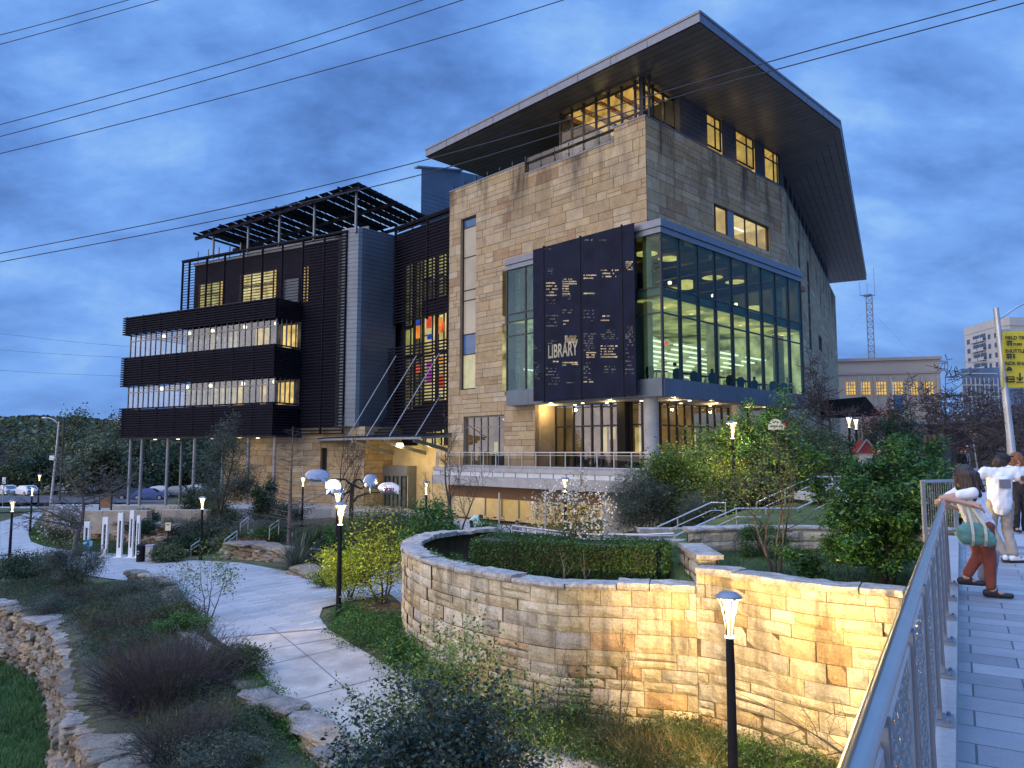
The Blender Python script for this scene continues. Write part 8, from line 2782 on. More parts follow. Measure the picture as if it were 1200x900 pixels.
WJ = dict(pelvis=(0.06, 0, 0.79), chest=(-0.04, 0, 1.04), neck=(-0.08, 0, 1.22), head=(-0.075, 0.01, 1.335), shL=(-0.06, 0.16, 1.15), shR=(-0.1, -0.15, 1.15), elL=(-0.24, 0.3, 1.02), wrL=(-0.04, 0.32, 0.96),
  elR=(-0.4, -0.08, 1.09), wrR=(-0.16, -0.2, 1.03), hipL=(0.06, 0.08, 0.76), hipR=(0.07, -0.08, 0.76), knL=(0.05, 0.05, 0.44), anL=(-0.13, 0.02, 0.2), toeL=(-0.02, -0.03, 0.15),
  knR=(0.1, -0.07, 0.42), anR=(0.08, -0.09, 0.085), toeR=(0.21, -0.14, 0.035))
wb = (5.2, 8.45, 0.0)
person('woman in white t-shirt and rust trousers leaning back on the bridge railing', wb, WJ,
  [('t_shirt', 'tee', [(('pelvis', 'chest', -0.1), 'chest', 0.155, 0.152), ('chest', ('chest', 'neck', 0.75), 0.14, 0.075), (('chest', 'neck', 0.5), 'shL', 0.085, 0.074), (('chest', 'neck', 0.5), 'shR', 0.085, 0.074), ('shL', ('shL', 'elL', 0.45), 0.07, 0.062), ('shR', ('shR', 'elR', 0.45), 0.07, 0.062), (('pelvis', 'chest', -0.15), 'pelvis', 0.135, 0.135)]),
  ('trousers', 'rust', [('pelvis', 'hipL', 0.128, 0.105), ('pelvis', 'hipR', 0.128, 0.105), ('hipL', 'knL', 0.1, 0.074), ('knL', ('knL', 'anL', 0.85), 0.074, 0.058), ('hipR', 'knR', 0.1, 0.074), ('knR', ('knR', 'anR', 0.88), 0.074, 0.06)])],
  hair=('hair_brown', [((-0.07, 0.01, 1.37), (-0.09, 0.01, 1.355), 0.096, 0.096), ((-0.13, 0.0, 1.34), (-0.14, -0.05, 1.16), 0.06, 0.032), ((-0.05, -0.075, 1.34), (0.0, -0.12, 1.12), 0.05, 0.022), ((-0.09, -0.075, 1.34), (-0.07, -0.13, 1.08), 0.052, 0.024), ((0.0, -0.06, 1.36), (0.06, -0.1, 1.17), 0.036, 0.018), ((-0.12, 0.06, 1.34), (-0.13, 0.06, 1.2), 0.05, 0.03), ((-0.11, -0.06, 1.34), (-0.13, -0.11, 1.12), 0.045, 0.022)]),
  facing=(0.95, 0.3, -0.05))
bb = Vector(wb) + Vector((-0.14, -0.24, 0.72))
tb = thing('holdall', 'soft teal holdall with pale straps hanging from the leaning woman', 'bag', tuple(bb - Vector((0, 0, 0.16))))
ub = Vector((0.94, -0.34, 0.02)).normalized()
bag_parts = [(bb - ub * 0.15 + Vector((0, 0, 0.03)), bb + ub * 0.13 - Vector((0, 0, 0.04)), 0.085, 0.08), (bb - ub * 0.13 - Vector((0, 0, 0.06)), bb + ub * 0.16 - Vector((0, 0, 0.1)), 0.09, 0.075), (bb - ub * 0.09 + Vector((0, 0, 0.1)), bb + ub * 0.05 + Vector((0, 0, 0.09)), 0.05, 0.045), (bb - ub * 0.05 + Vector((0, 0, 0.06)), bb + ub * 0.1 + Vector((0, 0, 0.02)), 0.08, 0.07), (bb - ub * 0.17 - Vector((0, 0, 0.01)), bb - ub * 0.16 - Vector((0, 0, 0.06)), 0.06, 0.06), (bb + ub * 0.17 - Vector((0, 0, 0.05)), bb + ub * 0.19 - Vector((0, 0, 0.1)), 0.05, 0.05)]
bag_parts = [(bb + (p - bb) * 0.84, bb + (q - bb) * 0.84, a * 0.8, c * 0.8) for p, q, a, c in bag_parts]
remeshed('body', bag_parts, 0.012, MT['bag_teal'], tb, smooth_it=6, folds=0.003)
sv = Vector((0.34, 0.94, 0)).normalized()
for k in (-1, 1):
 for off in (-0.05, 0.07):
  pts = [bb + ub * off + sv * k * 0.13 * a + Vector((0, 0, b)) for a, b in ((0.4, -0.13), (0.8, -0.07), (0.82, 0.0), (0.6, 0.09))]
  pts.append(bb + ub * (off * 0.25 - 0.03) + Vector((0, 0.06, 0.3)))
  mb = MB()
  for p, q in zip(pts[:-1], pts[1:]):
   mb.bar(p, q, 0.028, 0.008, up=tuple(sv))
  mb.build('strap', MT['strap'], tb)
gb = Vector(wb) + Vector((0.36, 0.35, 0.3))
tg = thing('tote_bag', 'limp grey tote bag hanging behind the rust trousers', 'bag', tuple(gb - Vector((0, 0, 0.2))))
remeshed('body', [(gb + Vector((-0.06, 0, 0.16)), gb + Vector((-0.09, 0, -0.14)), 0.05, 0.055), (gb + Vector((0.1, 0.02, 0.13)), gb + Vector((0.02, 0, -0.13)), 0.04, 0.05)], 0.014, MT['bag_grey'], tg)
for k in (-0.07, 0.08):
 MB().tube([gb + Vector((k, 0, 0.16)), gb + Vector((0.0, 0.02, 0.5))], 0.008, 5).build('strap', MT['bag_grey'], tg)
MJ = dict(pelvis=(-0.06, 0, 0.86), chest=(-0.05, 0.0, 1.17), neck=(-0.01, 0.02, 1.38), head=(0.035, 0.04, 1.47), shL=(-0.24, 0.03, 1.31), shR=(0.15, -0.06, 1.32), elL=(-0.42, 0.12, 1.12), wrL=(-0.5, 0.32, 1.02),
  elR=(0.2, -0.12, 1.16), wrR=(0.33, 0.06, 1.2), hipL=(-0.15, 0.02, 0.84), hipR=(0.03, -0.02, 0.84), knL=(-0.14, 0.12, 0.46), anL=(-0.07, -0.06, 0.1), toeL=(-0.0, 0.06, 0.05),
  knR=(0.05, 0.04, 0.45), anR=(0.03, -0.12, 0.1), toeR=(0.16, -0.1, 0.045))
mbase = (7.28, 11.1, 0.0)
mn = person('man in white t-shirt, khaki trousers and black cap, seen from behind', mbase, MJ,
  [('t_shirt', 'tee', [(('pelvis', 'chest', -0.12), 'chest', 0.178, 0.182), ('chest', ('chest', 'neck', 0.8), 0.16, 0.08), (('chest', 'neck', 0.55), 'shL', 0.1, 0.085), (('chest', 'neck', 0.55), 'shR', 0.1, 0.085), ('shL', ('shL', 'elL', 0.55), 0.08, 0.072), ('shR', ('shR', 'elR', 0.55), 0.08, 0.072), ('chest', 'shL', 0.13, 0.08), ('chest', 'shR', 0.13, 0.08)]),
  ('trousers', 'khaki', [('pelvis', 'hipL', 0.135, 0.11), ('pelvis', 'hipR', 0.135, 0.11), ('hipL', 'knL', 0.108, 0.082), ('knL', ('knL', 'anL', 0.9), 0.082, 0.066), ('hipR', 'knR', 0.108, 0.082), ('knR', ('knR', 'anR', 0.9), 0.082, 0.068)])],
  hair=('hair_brown', [((0.03, 0.04, 1.47), (-0.03, 0.03, 1.44), 0.092, 0.085), ((-0.05, 0.02, 1.44), (-0.07, 0.02, 1.37), 0.06, 0.045)]), facing=(0.95, 0.1, 0.0), cap=('cloth_black', (1, 0.0, 0.12)), shoes='tee', shoe_sole='shoe_dark')
q = Vector(mbase) + Vector((0.18, -0.175, 1.22))
MB().ball(q, 0.04, 8, 6, (0.9, 0.25, 1.0)).build('tattoo', MT['tattoo'], mn)
MB().rbox(Vector(mbase) + Vector((-0.08, -0.168, 1.14)), (0.17, 0.012, 0.13), 0.0).build('shirt_print', MT['bag_grey'], mn)
SJ = dict(pelvis=(0, 0, 0.86), chest=(0, 0, 1.13), neck=(0, 0, 1.33), head=(0, -0.02, 1.43), shL=(0.17, 0, 1.27), shR=(-0.17, 0, 1.27), elL=(0.27, -0.05, 1.03), wrL=(0.2, -0.2, 0.98),
  elR=(-0.25, -0.1, 1.05), wrR=(-0.16, -0.3, 1.1), hipL=(0.09, 0, 0.84), hipR=(-0.09, 0, 0.84), knL=(0.1, -0.03, 0.46), anL=(0.1, 0.02, 0.1), toeL=(0.12, -0.12, 0.045),
  knR=(-0.1, -0.03, 0.46), anR=(-0.1, 0.02, 0.1), toeR=(-0.12, -0.12, 0.045))
person('woman with curly auburn hair in black dungarees behind the capped man', (10.15, 15.0, 0.0), SJ,
  [('blouse', 'tee', [('pelvis', 'chest', 0.13, 0.14), ('chest', ('chest', 'neck', 0.7), 0.135, 0.075), (('chest', 'neck', 0.5), 'shL', 0.09, 0.08), (('chest', 'neck', 0.5), 'shR', 0.09, 0.08), ('shL', 'elL', 0.08, 0.07), ('shR', 'elR', 0.08, 0.07), ('elL', ('elL', 'wrL', 0.6), 0.068, 0.055), ('elR', ('elR', 'wrR', 0.6), 0.068, 0.055)]),
  ('dungarees', 'cloth_black', [('pelvis', ('pelvis', 'chest', 0.75), 0.142, 0.14), ('pelvis', 'hipL', 0.14, 0.12), ('pelvis', 'hipR', 0.14, 0.12), ('hipL', 'knL', 0.112, 0.092), ('knL', ('knL', 'anL', 0.92), 0.092, 0.085), ('hipR', 'knR', 0.112, 0.092), ('knR', ('knR', 'anR', 0.92), 0.092, 0.085)])],
  hair=('hair_red', [((0, 0.02, 1.47), (0, 0.03, 1.45), 0.135, 0.13), ((-0.1, 0.0, 1.42), (0.1, 0.0, 1.42), 0.09, 0.09), ((0, 0.07, 1.4), (0, 0.06, 1.34), 0.1, 0.08)]), facing=(-0.5, -0.85, 0))
DJ = {k: v for k, v in SJ.items()}
DJ.update(elL=(0.24, 0.02, 1.04), wrL=(0.22, -0.05, 0.8), elR=(-0.24, 0.02, 1.04), wrR=(-0.22, -0.05, 0.8))
def simple_clothes(top, bottom):
 return [('jacket', top, [('pelvis', 'chest', 0.145, 0.155), ('chest', ('chest', 'neck', 0.75), 0.145, 0.08), (('chest', 'neck', 0.5), 'shL', 0.09, 0.08), (('chest', 'neck', 0.5), 'shR', 0.09, 0.08), ('shL', 'elL', 0.078, 0.066), ('shR', 'elR', 0.078, 0.066), ('elL', ('elL', 'wrL', 0.9), 0.064, 0.052), ('elR', ('elR', 'wrR', 0.9), 0.064, 0.052)]),
  ('trousers', bottom, [('pelvis', 'hipL', 0.13, 0.11), ('pelvis', 'hipR', 0.13, 0.11), ('hipL', 'knL', 0.105, 0.08), ('knL', ('knL', 'anL', 0.92), 0.08, 0.065), ('hipR', 'knR', 0.105, 0.08), ('knR', ('knR', 'anR', 0.92), 0.08, 0.065)])]
MT['mint'] = M('mint_cotton', (0.4, 0.62, 0.52), rough=0.9)
short = ('hair_brown', [((0, 0.015, 1.475), (0, 0.03, 1.46), 0.103, 0.1)])
for (px, Y, fac, lab, top) in ((1029.5, 34, (0.2, -1, 0), 'person in black jacket beside the red gabled kiosk', 'cloth_black'), (1040.5, 33, (-0.3, -1, 0), 'person in black standing just past the kiosk, over the laurel tree', 'cloth_black'),
  (1126.5, 46, (0, 1, 0), 'distant dark dressed person near the no entry sign', 'cloth_black'), (1131, 50, (0, 1, 0), 'second distant person walking beside the no entry sign', 'bag_grey')):
 person(lab, ((px - 600) / 873.7 * Y, Y, -0.0), DJ, simple_clothes(top, 'cloth_black'), hair=short, facing=fac, voxel=0.025, sc=1.13)
BJ = dict(pelvis=(0, 0, 0.86), chest=(0.24, -0.02, 1.06), neck=(0.42, -0.03, 1.06), head=(0.52, -0.03, 1.05), shL=(0.34, 0.15, 1.05), shR=(0.34, -0.18, 1.05), elL=(0.42, 0.16, 0.8), wrL=(0.55, 0.1, 0.62),
  elR=(0.42, -0.2, 0.8), wrR=(0.55, -0.15, 0.62), hipL=(0, 0.09, 0.84), hipR=(0, -0.09, 0.84), knL=(0.06, 0.1, 0.45), anL=(-0.03, 0.1, 0.1), toeL=(0.12, 0.12, 0.045), knR=(0.06, -0.1, 0.45), anR=(-0.03, -0.1, 0.1), toeR=(0.12, -0.12, 0.045))
person('person in mint top bending forward on the lower court', ((552.5 - 600) / 873.7 * 44, 44, -3.36), BJ, simple_clothes('mint', 'cloth_black'),
  hair=('hair_brown', [((0.55, -0.03, 1.1), (0.5, -0.03, 1.13), 0.1, 0.09)]), facing=(0.9, 0, -0.4), voxel=0.025, sc=1.1)
p = at(605, 606, 42)
SI = dict(pelvis=(0, 0, 0.45), chest=(0.02, -0.05, 0.75), neck=(0.02, -0.08, 0.95), head=(0.02, -0.1, 1.05), shL=(0.18, -0.06, 0.9), shR=(-0.16, -0.06, 0.9), elL=(0.24, -0.15, 0.66), wrL=(0.12, -0.32, 0.55), elR=(-0.22, -0.15, 0.66), wrR=(-0.1, -0.32, 0.55),
  hipL=(0.09, -0.03, 0.45), hipR=(-0.09, -0.03, 0.45), knL=(0.1, -0.42, 0.47), anL=(0.1, -0.44, 0.1), toeL=(0.1, -0.57, 0.045), knR=(-0.1, -0.42, 0.47), anR=(-0.1, -0.44, 0.1), toeR=(-0.1, -0.57, 0.045))
person('person in grey sitting by the railing on the lower court', (p.x, 42, -3.36), SI, simple_clothes('bag_grey', 'cloth_black'), hair=('hair_brown', [((0.02, -0.08, 1.1), (0.02, -0.07, 1.09), 0.1, 0.1)]), facing=(0, -1, 0), voxel=0.025)
tag(MB().abox(p.x - 0.5, p.x + 0.5, 41.85, 42.3, -3.36, -3.0).build('stone_block', MT['concrete']), 'low concrete block seat under the grey sitting person', 'stone block')
# ------------------------------------------------------------------ beyond: street, trees, city
MT['city_tan'] = M('city_tan', (0.36, 0.32, 0.27), rough=0.85, var=0.1, scale=0.15)
MT['city_tan_low'] = M('city_tan_low', (0.3, 0.27, 0.24), rough=0.85, var=0.12, scale=0.2)
MT['tower'] = M('tower_white', (0.38, 0.375, 0.36), rough=0.8, var=0.06, scale=0.1)
MT['city_glass'] = M('city_glass', (0.1, 0.13, 0.17), rough=0.12, metal=0.6, var=0.2, scale=0.2)
MT['city_lit'] = E('city_lit', (0.95, 0.6, 0.14), 0.85, var=0.35, scale=1.2)
MT['brown_metal'] = M('brown_metal', (0.12, 0.1, 0.09), rough=0.6, var=0.2, scale=0.4)
Bf = Frame(tuple(at(1105, 500, 122))[:2], -76)       # t runs left from its right corner
b = thing('city_building', 'tan flat roofed block with a row of yellow lit square windows', 'building', tuple(Bf.P(10, 0, 0)))
zt = at(1103, 421, 122).z
MB().box(Bf, 0, 46, -24, 0, -0.2, zt).build('wall', MT['city_tan'], b)
MB().box(Bf, -0.3, 46.3, -24.3, 0.3, zt + 0.003, zt + 0.5).build('parapet', MT['city_tan_low'], b)
zr0 = at(1103, 437, 122).z
MB().box(Bf, -0.15, 46.15, -24.15, 0.15, zr0, zr0 + 0.35).build('string_course', MT['city_tan_low'], b)
for (xa, xb) in ((1008, 1019.5), (1026, 1038), (1045, 1057.5), (1064, 1075), (1082, 1093), (992, 1002)):
 q = Bf.rect(xa, 462.5, xb, 447.5)
 w = MB().box(Bf, q[0], q[1], 0.0, 0.06, q[2], q[3]).build('window', MT['city_lit'], b)
 mb = MB()
 for k in range(1, 4):
  t = q[0] + (q[1] - q[0]) * k / 4
  mb.box(Bf, t - 0.06, t + 0.06, 0.06, 0.1, q[2], q[3])
  z = q[2] + (q[3] - q[2]) * k / 4
  mb.box(Bf, q[0], q[1], 0.062, 0.09, z - 0.05, z + 0.05)
 mb.build('glazing_bar', MT['frame_grey'], w)
 MB().box(Bf, q[0] - 0.9, q[0] - 0.5, 0.0, 0.35, 0, q[3] + 1.0).build('pilaster', MT['city_tan'], b)
q = Bf.rect(1048, 526, 1066, 510)
MB().box(Bf, q[0], q[1], 0.0, 0.05, q[2], q[3]).build('window', MT['city_lit'], b)
q = Bf.rect(1040, 545, 1100, 532)
MB().box(Bf, q[0], q[1], 0.0, 0.3, -0.1, q[3]).build('plinth', MT['concrete'], b)
p0, p1, pk = at(985, 487, 84), at(1023, 485, 80), at(1005, 468, 82)
b = thing('pavilion', 'small pavilion with dark pitched roof behind the twin lamps', 'pavilion', (pk.x, 82, -0.05))
zr = p0.z
mb = MB()
for yy in (78.0,):
 A, B, K = Vector((p0.x - 1, yy, zr)), Vector((p1.x, yy, zr - 0.3)), Vector((pk.x - 1, yy, pk.z))
 off = Vector((-4, 10, 0))
 mb.add([A, B, K, A + off, B + off, K + off], [(0, 1, 2), (5, 4, 3), (0, 2, 5, 3), (1, 4, 5, 2), (0, 3, 4, 1)])
mb.build('roof', MT['black'], b)
for x, y in ((p0.x, 78.6), (p1.x - 0.6, 78.6), (p0.x - 4, 87), (p1.x - 4.6, 87)):
 MB().tube([(x, y, -0.1), (x, y, zr)], 0.12, 8).build('post', MT['steel_dull'], b)
tw_ = thing('curved_tower', 'pale residential tower with a rounded corner and balconies', 'building', (172, 262, 0))
zt = at(1150, 380, 260).z
poly = []
c0 = at(1136, 500, 262)
for a in np.linspace(0, 1, 9):
 px = 1136 + 62 * (a ** 0.9) * 1.0
 Y = 268 - 22 * math.sin(a * PI * 0.55)
 p = at(px, 500, Y)
 poly.append((p.x, p.y))
poly2 = poly + [(poly[-1][0] + 40, poly[-1][1] + 6), (poly[-1][0] + 40, 310), (poly[0][0] + 36, 310)]
MB().prism(poly2, -0.5, zt).build('wall', MT['tower'], tw_)
c_ = np.mean(np.array(poly2), axis=0)
MB().prism([tuple(np.array(p) - (c_ - np.array(p)) * 0.012) for p in poly2], zt - 2.8, zt - 2.3).build('cornice', MT['tower'], tw_)
for fl in range(6):
 z = zt - 6.4 - fl * 3.35
 for i, kind in ((0, 'w'), (1, 'b'), (2, 'b'), (3, 'w'), (4, 'w'), (5, 'b'), (6, 'b'), (7, 'w')):
  a, c = np.array(poly[i]), np.array(poly[i + 1])
  d = (c - a)
  n = np.array([d[1], -d[0]]) / np.linalg.norm(d)
  f0, f1 = (0.3, 0.7) if kind == 'w' else (0.04, 0.96)
  q0, q1 = a + d * f0 + n * 0.05, a + d * f1 + n * 0.05
  h = 1.7 if kind == 'w' else 2.4
  MB().quad((q0[0], q0[1], z), (q1[0], q1[1], z), (q1[0], q1[1], z + h), (q0[0], q0[1], z + h)).build('window', MT['city_glass'], tw_)
  if kind == 'b':
   e0, e1 = q0 + n * 1.0, q1 + n * 1.0
   mb = MB().hexa([(q0[0], q0[1], z - 0.2), (q1[0], q1[1], z - 0.2), (e1[0], e1[1], z - 0.2), (e0[0], e0[1], z - 0.2), (q0[0], q0[1], z), (q1[0], q1[1], z), (e1[0], e1[1], z), (e0[0], e0[1], z)])
   mb.quad((e0[0], e0[1], z), (e1[0], e1[1], z), (e1[0], e1[1], z + 0.95), (e0[0], e0[1], z + 0.95))
   mb.build('balcony', MT['tower'], tw_)
p0, p1 = at(1126, 430, 205), at(1168, 430, 205)
gb_ = thing('glass_building', 'blue glass office block with slanted top below the tower', 'building', ((p0.x + p1.x) / 2, 206, 0))
za, zb = at(1126, 443, 205).z, at(1165, 428, 205).z
MT['office_glass'] = M('office_glass', (0.17, 0.22, 0.28), rough=0.3, metal=0.5, var=0.3, scale=0.15)
MB().prism([(p0.x, 205), (p1.x + 12, 207), (p1.x + 12, 225), (p0.x + 15, 225)], 0, [za + 2.6, zb, zb, za + 2.6]).build('glass_wall', MT['office_glass'], gb_)
mb = MB()
for k in range(9):
 x = p0.x + (p1.x - p0.x) * k / 8
 mb.abox(x - 0.12, x + 0.12, 204.8, 205.0, 0, za)
for k in range(8):
 mb.abox(p0.x, p1.x, 204.82, 204.95, 4 + k * 3.2, 4.3 + k * 3.2)
mb.build('glazing_grid', MT['tower'], gb_)
p0, p1 = at(1168, 500, 72), at(1235, 500, 72)
bb_ = thing('brown_building', 'low brown metal sided building with a white outside stair', 'building', (p0.x + 2, 72, 0))
zt = at(1190, 496, 72).z
MB().abox(p0.x, p1.x, 72, 84, -0.1, zt).build('wall', MT['brown_metal'], bb_)
MB().abox(p0.x - 0.2, p1.x, 71.8, 84, zt + 0.003, zt + 0.25).build('roof', MT['black'], bb_)
mb = MB()
for k in range(3):
 a, c = at(1183 + (k % 2) * 13, 532 - k * 9, 71.5), at(1196 - (k % 2) * 13, 523 - k * 9, 71.5)
 mb.bar(a, c, 0.5, 0.14)
mb.build('stair', MT['white'], bb_)
p0, p1 = at(1104, 520, 100), at(1172, 520, 100)
lw2 = thing('pale_building', 'long low pale building behind the bare street trees', 'building', ((p0.x + p1.x) / 2, 101, 0))
zt = at(1130, 497, 100).z
MB().abox(p0.x - 2, p1.x + 12, 100, 112, -0.1, zt).build('wall', MT['city_tan_low'], lw2)
MB().abox(p0.x - 2.3, p1.x + 12.3, 99.7, 112.3, zt + 0.003, zt + 0.4).build('roof', MT['concrete'], lw2)
for k in range(7):
 x = p0.x + k * 1.45
 MB().abox(x, x + 0.9, 99.92, 99.99, 1.2, 3.0).build('window', MT['city_glass'] if k % 3 else MT['city_lit'], lw2)
ms = thing('radio_mast', 'tall lattice radio mast with whip antennas behind the tan block', 'mast', tuple(at(1020, 425, 180))[:2] + (0,))
mx, my = at(1020, 425, 180).x, 180.0
zt = at(1020, 346, 180).z
mb = MB()
w = 0.75
cs = [(mx - w, my - w), (mx + w, my - w), (mx, my + w)]
for (x, y) in cs:
 mb.tube([(x, y, 0), (x, y, zt)], 0.13, 5)
z = 14.0
k = 0
while z < zt - 1.2:
 for i in range(3):
  a, c = cs[i], cs[(i + 1) % 3]
  mb.tube([(a[0], a[1], z if k % 2 else z + 1.5), (c[0], c[1], z + 1.5 if k % 2 else z)], 0.07, 4)
  mb.tube([(a[0], a[1], z), (c[0], c[1], z)], 0.05, 4)
 z += 1.5
 k += 1
mb.build('lattice', MT['steel_dull'], ms)
mb = MB().tube([(mx - 1.9, my, zt), (mx + 1.9, my, zt)], 0.12, 5)
mb.lathe([(0.8, -0.3), (1.1, 0), (0.8, 0.3), (0, 0.3)], (mx, my, zt), 8)
mb.build('crossarm', MT['steel_dull'], ms)
for dx, h in ((-1.8, 3.2), (0, 3.0), (1.8, 6.8)):
 MB().tube([(mx + dx, my, zt), (mx + dx, my, zt + h)], 0.06, 5).build('whip_antenna', MT['steel_dull'], ms)
for dx in (-26, 26):
 MB().tube([(mx, my, zt - 3), (mx + dx, my, 8)], 0.02, 4).build('guy_wire', MT['steel_dull'], ms)
# ---- banner pole
px, py = 16.62, 25.0
bp_ = thing('street_light', 'tall grey street light pole carrying the yellow banner', 'street light', (px, py, 0))
MB().tube([(px + 0.22, py, -0.1), (px + 0.1, py, 2.5), (px - 0.1, py, at(1168, 361, 25).z)], [0.13, 0.115, 0.085], 14).build('pole', MT['galv'], bp_)
ap = catmull([tuple(at(1169, 375, 25)), tuple(at(1177, 370, 25)), tuple(at(1190, 361, 25)), tuple(at(1205, 354, 25)), tuple(at(1235, 346, 25))], 5)
MB().tube(ap, 0.035, 8).build('arm', MT['galv'], bp_)
e = at(1240, 347, 25)
MB().rbox((e.x + 0.1, e.y, e.z), (0.8, 0.3, 0.14)).build('lamp_head', MT['galv'], bp_)
bn = thing('banner', 'yellow wayfinding banner with black bus and car symbols on the street light', 'banner', tuple(at(1195, 456, 24.9)))
MT['banner'] = M('banner_yellow', (0.5, 0.42, 0.035), rough=0.7, var=0.06, scale=2)
nB = 6
mb = MB()
for i in range(nB):
 def bpnt(f, top):
  xx = 1174.5 + 42 * f
  return at(xx, (388.0 if top else 454.5) - 0.03 * (xx - 1174.5), 24.9 + 0.03 * math.sin(f * 5))
 mb.quad(bpnt(i / nB, 0), bpnt((i + 1) / nB, 0), bpnt((i + 1) / nB, 1), bpnt(i / nB, 1))
mb.build('cloth', MT['banner'], bn)
for yy in (387.6, 455):
 MB().tube([at(1170, yy, 24.95), at(1217, yy - 1.3, 24.95)], 0.02, 6).build('bracket', MT['galv'], bn)
ink = MT['cloth_black']
S = 24.85 / 873.7
def bl(px_, py_):
 return at(px_, py_, 24.83)
X1 = (1, 0, 0)
text_obj('FIELD TRIPS', 0.165, ink, bn, bl(1178, 396), X1, 'lettering', align='LEFT', bold=0.004)
text_obj('BUSES', 0.11, ink, bn, bl(1187.5, 403.5), X1, 'lettering', align='LEFT', bold=0.004)
text_obj('SHUTTLES', 0.165, ink, bn, bl(1178, 411.5), X1, 'lettering', align='LEFT', bold=0.004)
text_obj('RIDE SHARE', 0.165, ink, bn, bl(1178, 426), X1, 'lettering', align='LEFT', bold=0.004)
def plate(mb, x0, y0, x1, y1, d=0.0):
 a, c = bl(x0, y1), bl(x1, y0)
 mb.abox(a.x, c.x, 24.82 - d, 24.83 - d, a.z, c.z)
def bus(x, y, w, h):
 mb = MB()
 plate(mb, x, y, x + w, y + h * 0.3)
 plate(mb, x, y + h * 0.6, x + w, y + h * 0.85)
 for k in range(4):
  plate(mb, x + k * w / 3.4, y + h * 0.3, x + k * w / 3.4 + 0.6, y + h * 0.6)
 for f_ in (0.2, 0.75):
  plate(mb, x + w * f_, y + h * 0.85, x + w * f_ + 1.3, y + h + 0.7)
 return mb
bus(1179.5, 399.5, 6.5, 5).build('bus_symbol', ink, bn)
mb = bus(1179.5, 414.5, 6, 5.5)
plate(mb, 1187.5, 414.5, 1189, 420)
mb.build('bus_symbol', ink, bn)
mb = MB()
plate(mb, 1180.5, 430, 1184.5, 431.5)
plate(mb, 1179.5, 431.7, 1185.8, 434)
plate(mb, 1180.2, 434.1, 1181.6, 435)
plate(mb, 1183.8, 434.1, 1185.2, 435)
mb.build('car_symbol', ink, bn)
mb = MB()
plate(mb, 1179.5, 441, 1188.5, 448)
pk_ = mb.build('library_plate', ink, bn)
text_obj('PUBLIC', 0.06, MT['banner'], pk_, bl(1184, 443) - Vector((0, 0.03, 0)), X1, 'lettering')
text_obj('LIBRARY', 0.055, MT['banner'], pk_, bl(1184, 446) - Vector((0, 0.03, 0)), X1, 'lettering')
mb = MB()
plate(mb, 1194.6, 437, 1195.8, 445)
mb.bar(bl(1191.5, 442), bl(1195.2, 446), 0.012, 0.035)
mb.bar(bl(1199, 442), bl(1195.2, 446), 0.012, 0.035)
plate(mb, 1191, 447.3, 1199.5, 448.5)
mb.build('arrow_symbol', ink, bn)
p = at(1178, 470, 27)
tag(MB().tube([(p.x, 27, -0.1), (p.x, 27, 4.2)], 0.045, 8).build('slim_pole', MT['galv']), 'slim plain pole just behind the banner street light', 'pole')
# ---- kiosk stele, signs, gable stand
p = at(1106, 540, 42)
k_ = thing('information_kiosk', 'dark grey two part information stele behind the picket fence', 'kiosk', (p.x, 42, 0))
MB().abox(p.x - 0.44, p.x + 0.44, 42, 42.25, -0.05, 0.95).build('lower_panel', MT['clad_dark'], k_)
MB().abox(p.x - 0.44, p.x + 0.44, 42, 42.25, 0.97, at(1106, 523, 42).z).build('upper_panel', MT['clad_dark'], k_)
p = at(1131, 523, 58)
s_ = thing('no_entry_sign', 'round red no entry sign with white bar on a grey post', 'traffic sign', (p.x, 58, 0))
MB().tube([(p.x, 58.05, -0.1), (p.x, 58.05, p.z)], 0.04, 6).build('post', MT['galv'], s_)
MT['sign_red2'] = M('sign_red_paint', (0.2, 0.03, 0.025), rough=0.7)
MB().tube([(p.x, 57.98, p.z), (p.x, 58.02, p.z)], 0.3, 20).build('disc', MT['sign_red2'], s_)
MB().abox(p.x - 0.2, p.x + 0.2, 57.93, 57.97, p.z - 0.05, p.z + 0.05).build('bar', MT['white'], s_)
p = at(1140, 508, 55)
s_ = thing('street_sign', 'yellowish square back of a street sign on a leaning post', 'traffic sign', (p.x, 55, 0))
MB().tube([(p.x + 0.3, 55.1, -0.1), (p.x, 55.1, p.z)], 0.05, 6).build('post', MT['galv'], s_)
MB().rbox((p.x, 55, p.z), (0.6, 0.03, 0.75), 0.1, None, (0, 0.06)).build('panel', M('tan_sign', (0.3, 0.2, 0.08), rough=0.6), s_)
p = at(1046, 470, 70)
s_ = thing('street_banner', 'small blue banner on a pale pole behind the red leaved tree', 'banner', (p.x, 70, 0))
MB().tube([(p.x, 70, -0.1), (p.x, 70, at(1046, 445, 70).z)], 0.08, 8).build('pole', MT['galv'], s_)
MB().abox(p.x + 0.1, p.x + 0.95, 69.95, 70.0, p.z - 0.9, p.z + 0.6).build('cloth', M('banner_blue', (0.05, 0.16, 0.3), rough=0.7), s_)
p = at(1015, 530, 48)
kq = thing('gabled_kiosk', 'small red gabled wooden stand on the plaza behind the laurel tree', 'kiosk', (p.x, 48, 0))
MB().abox(p.x - 0.5, p.x + 0.5, 48, 49, 0, 1.7).build('body', M('pale_boards', (0.42, 0.36, 0.31), rough=0.8, var=0.2, scale=3), kq)
MB().add([(p.x - 0.62, 47.9, 1.55), (p.x + 0.62, 47.9, 1.55), (p.x, 47.9, 2.35), (p.x - 0.62, 49.1, 1.55), (p.x + 0.62, 49.1, 1.55), (p.x, 49.1, 2.35)], [(0, 1, 2), (5, 4, 3), (0, 2, 5, 3), (1, 4, 5, 2), (0, 3, 4, 1)]).build('gable', MT['sign_red2'], kq)
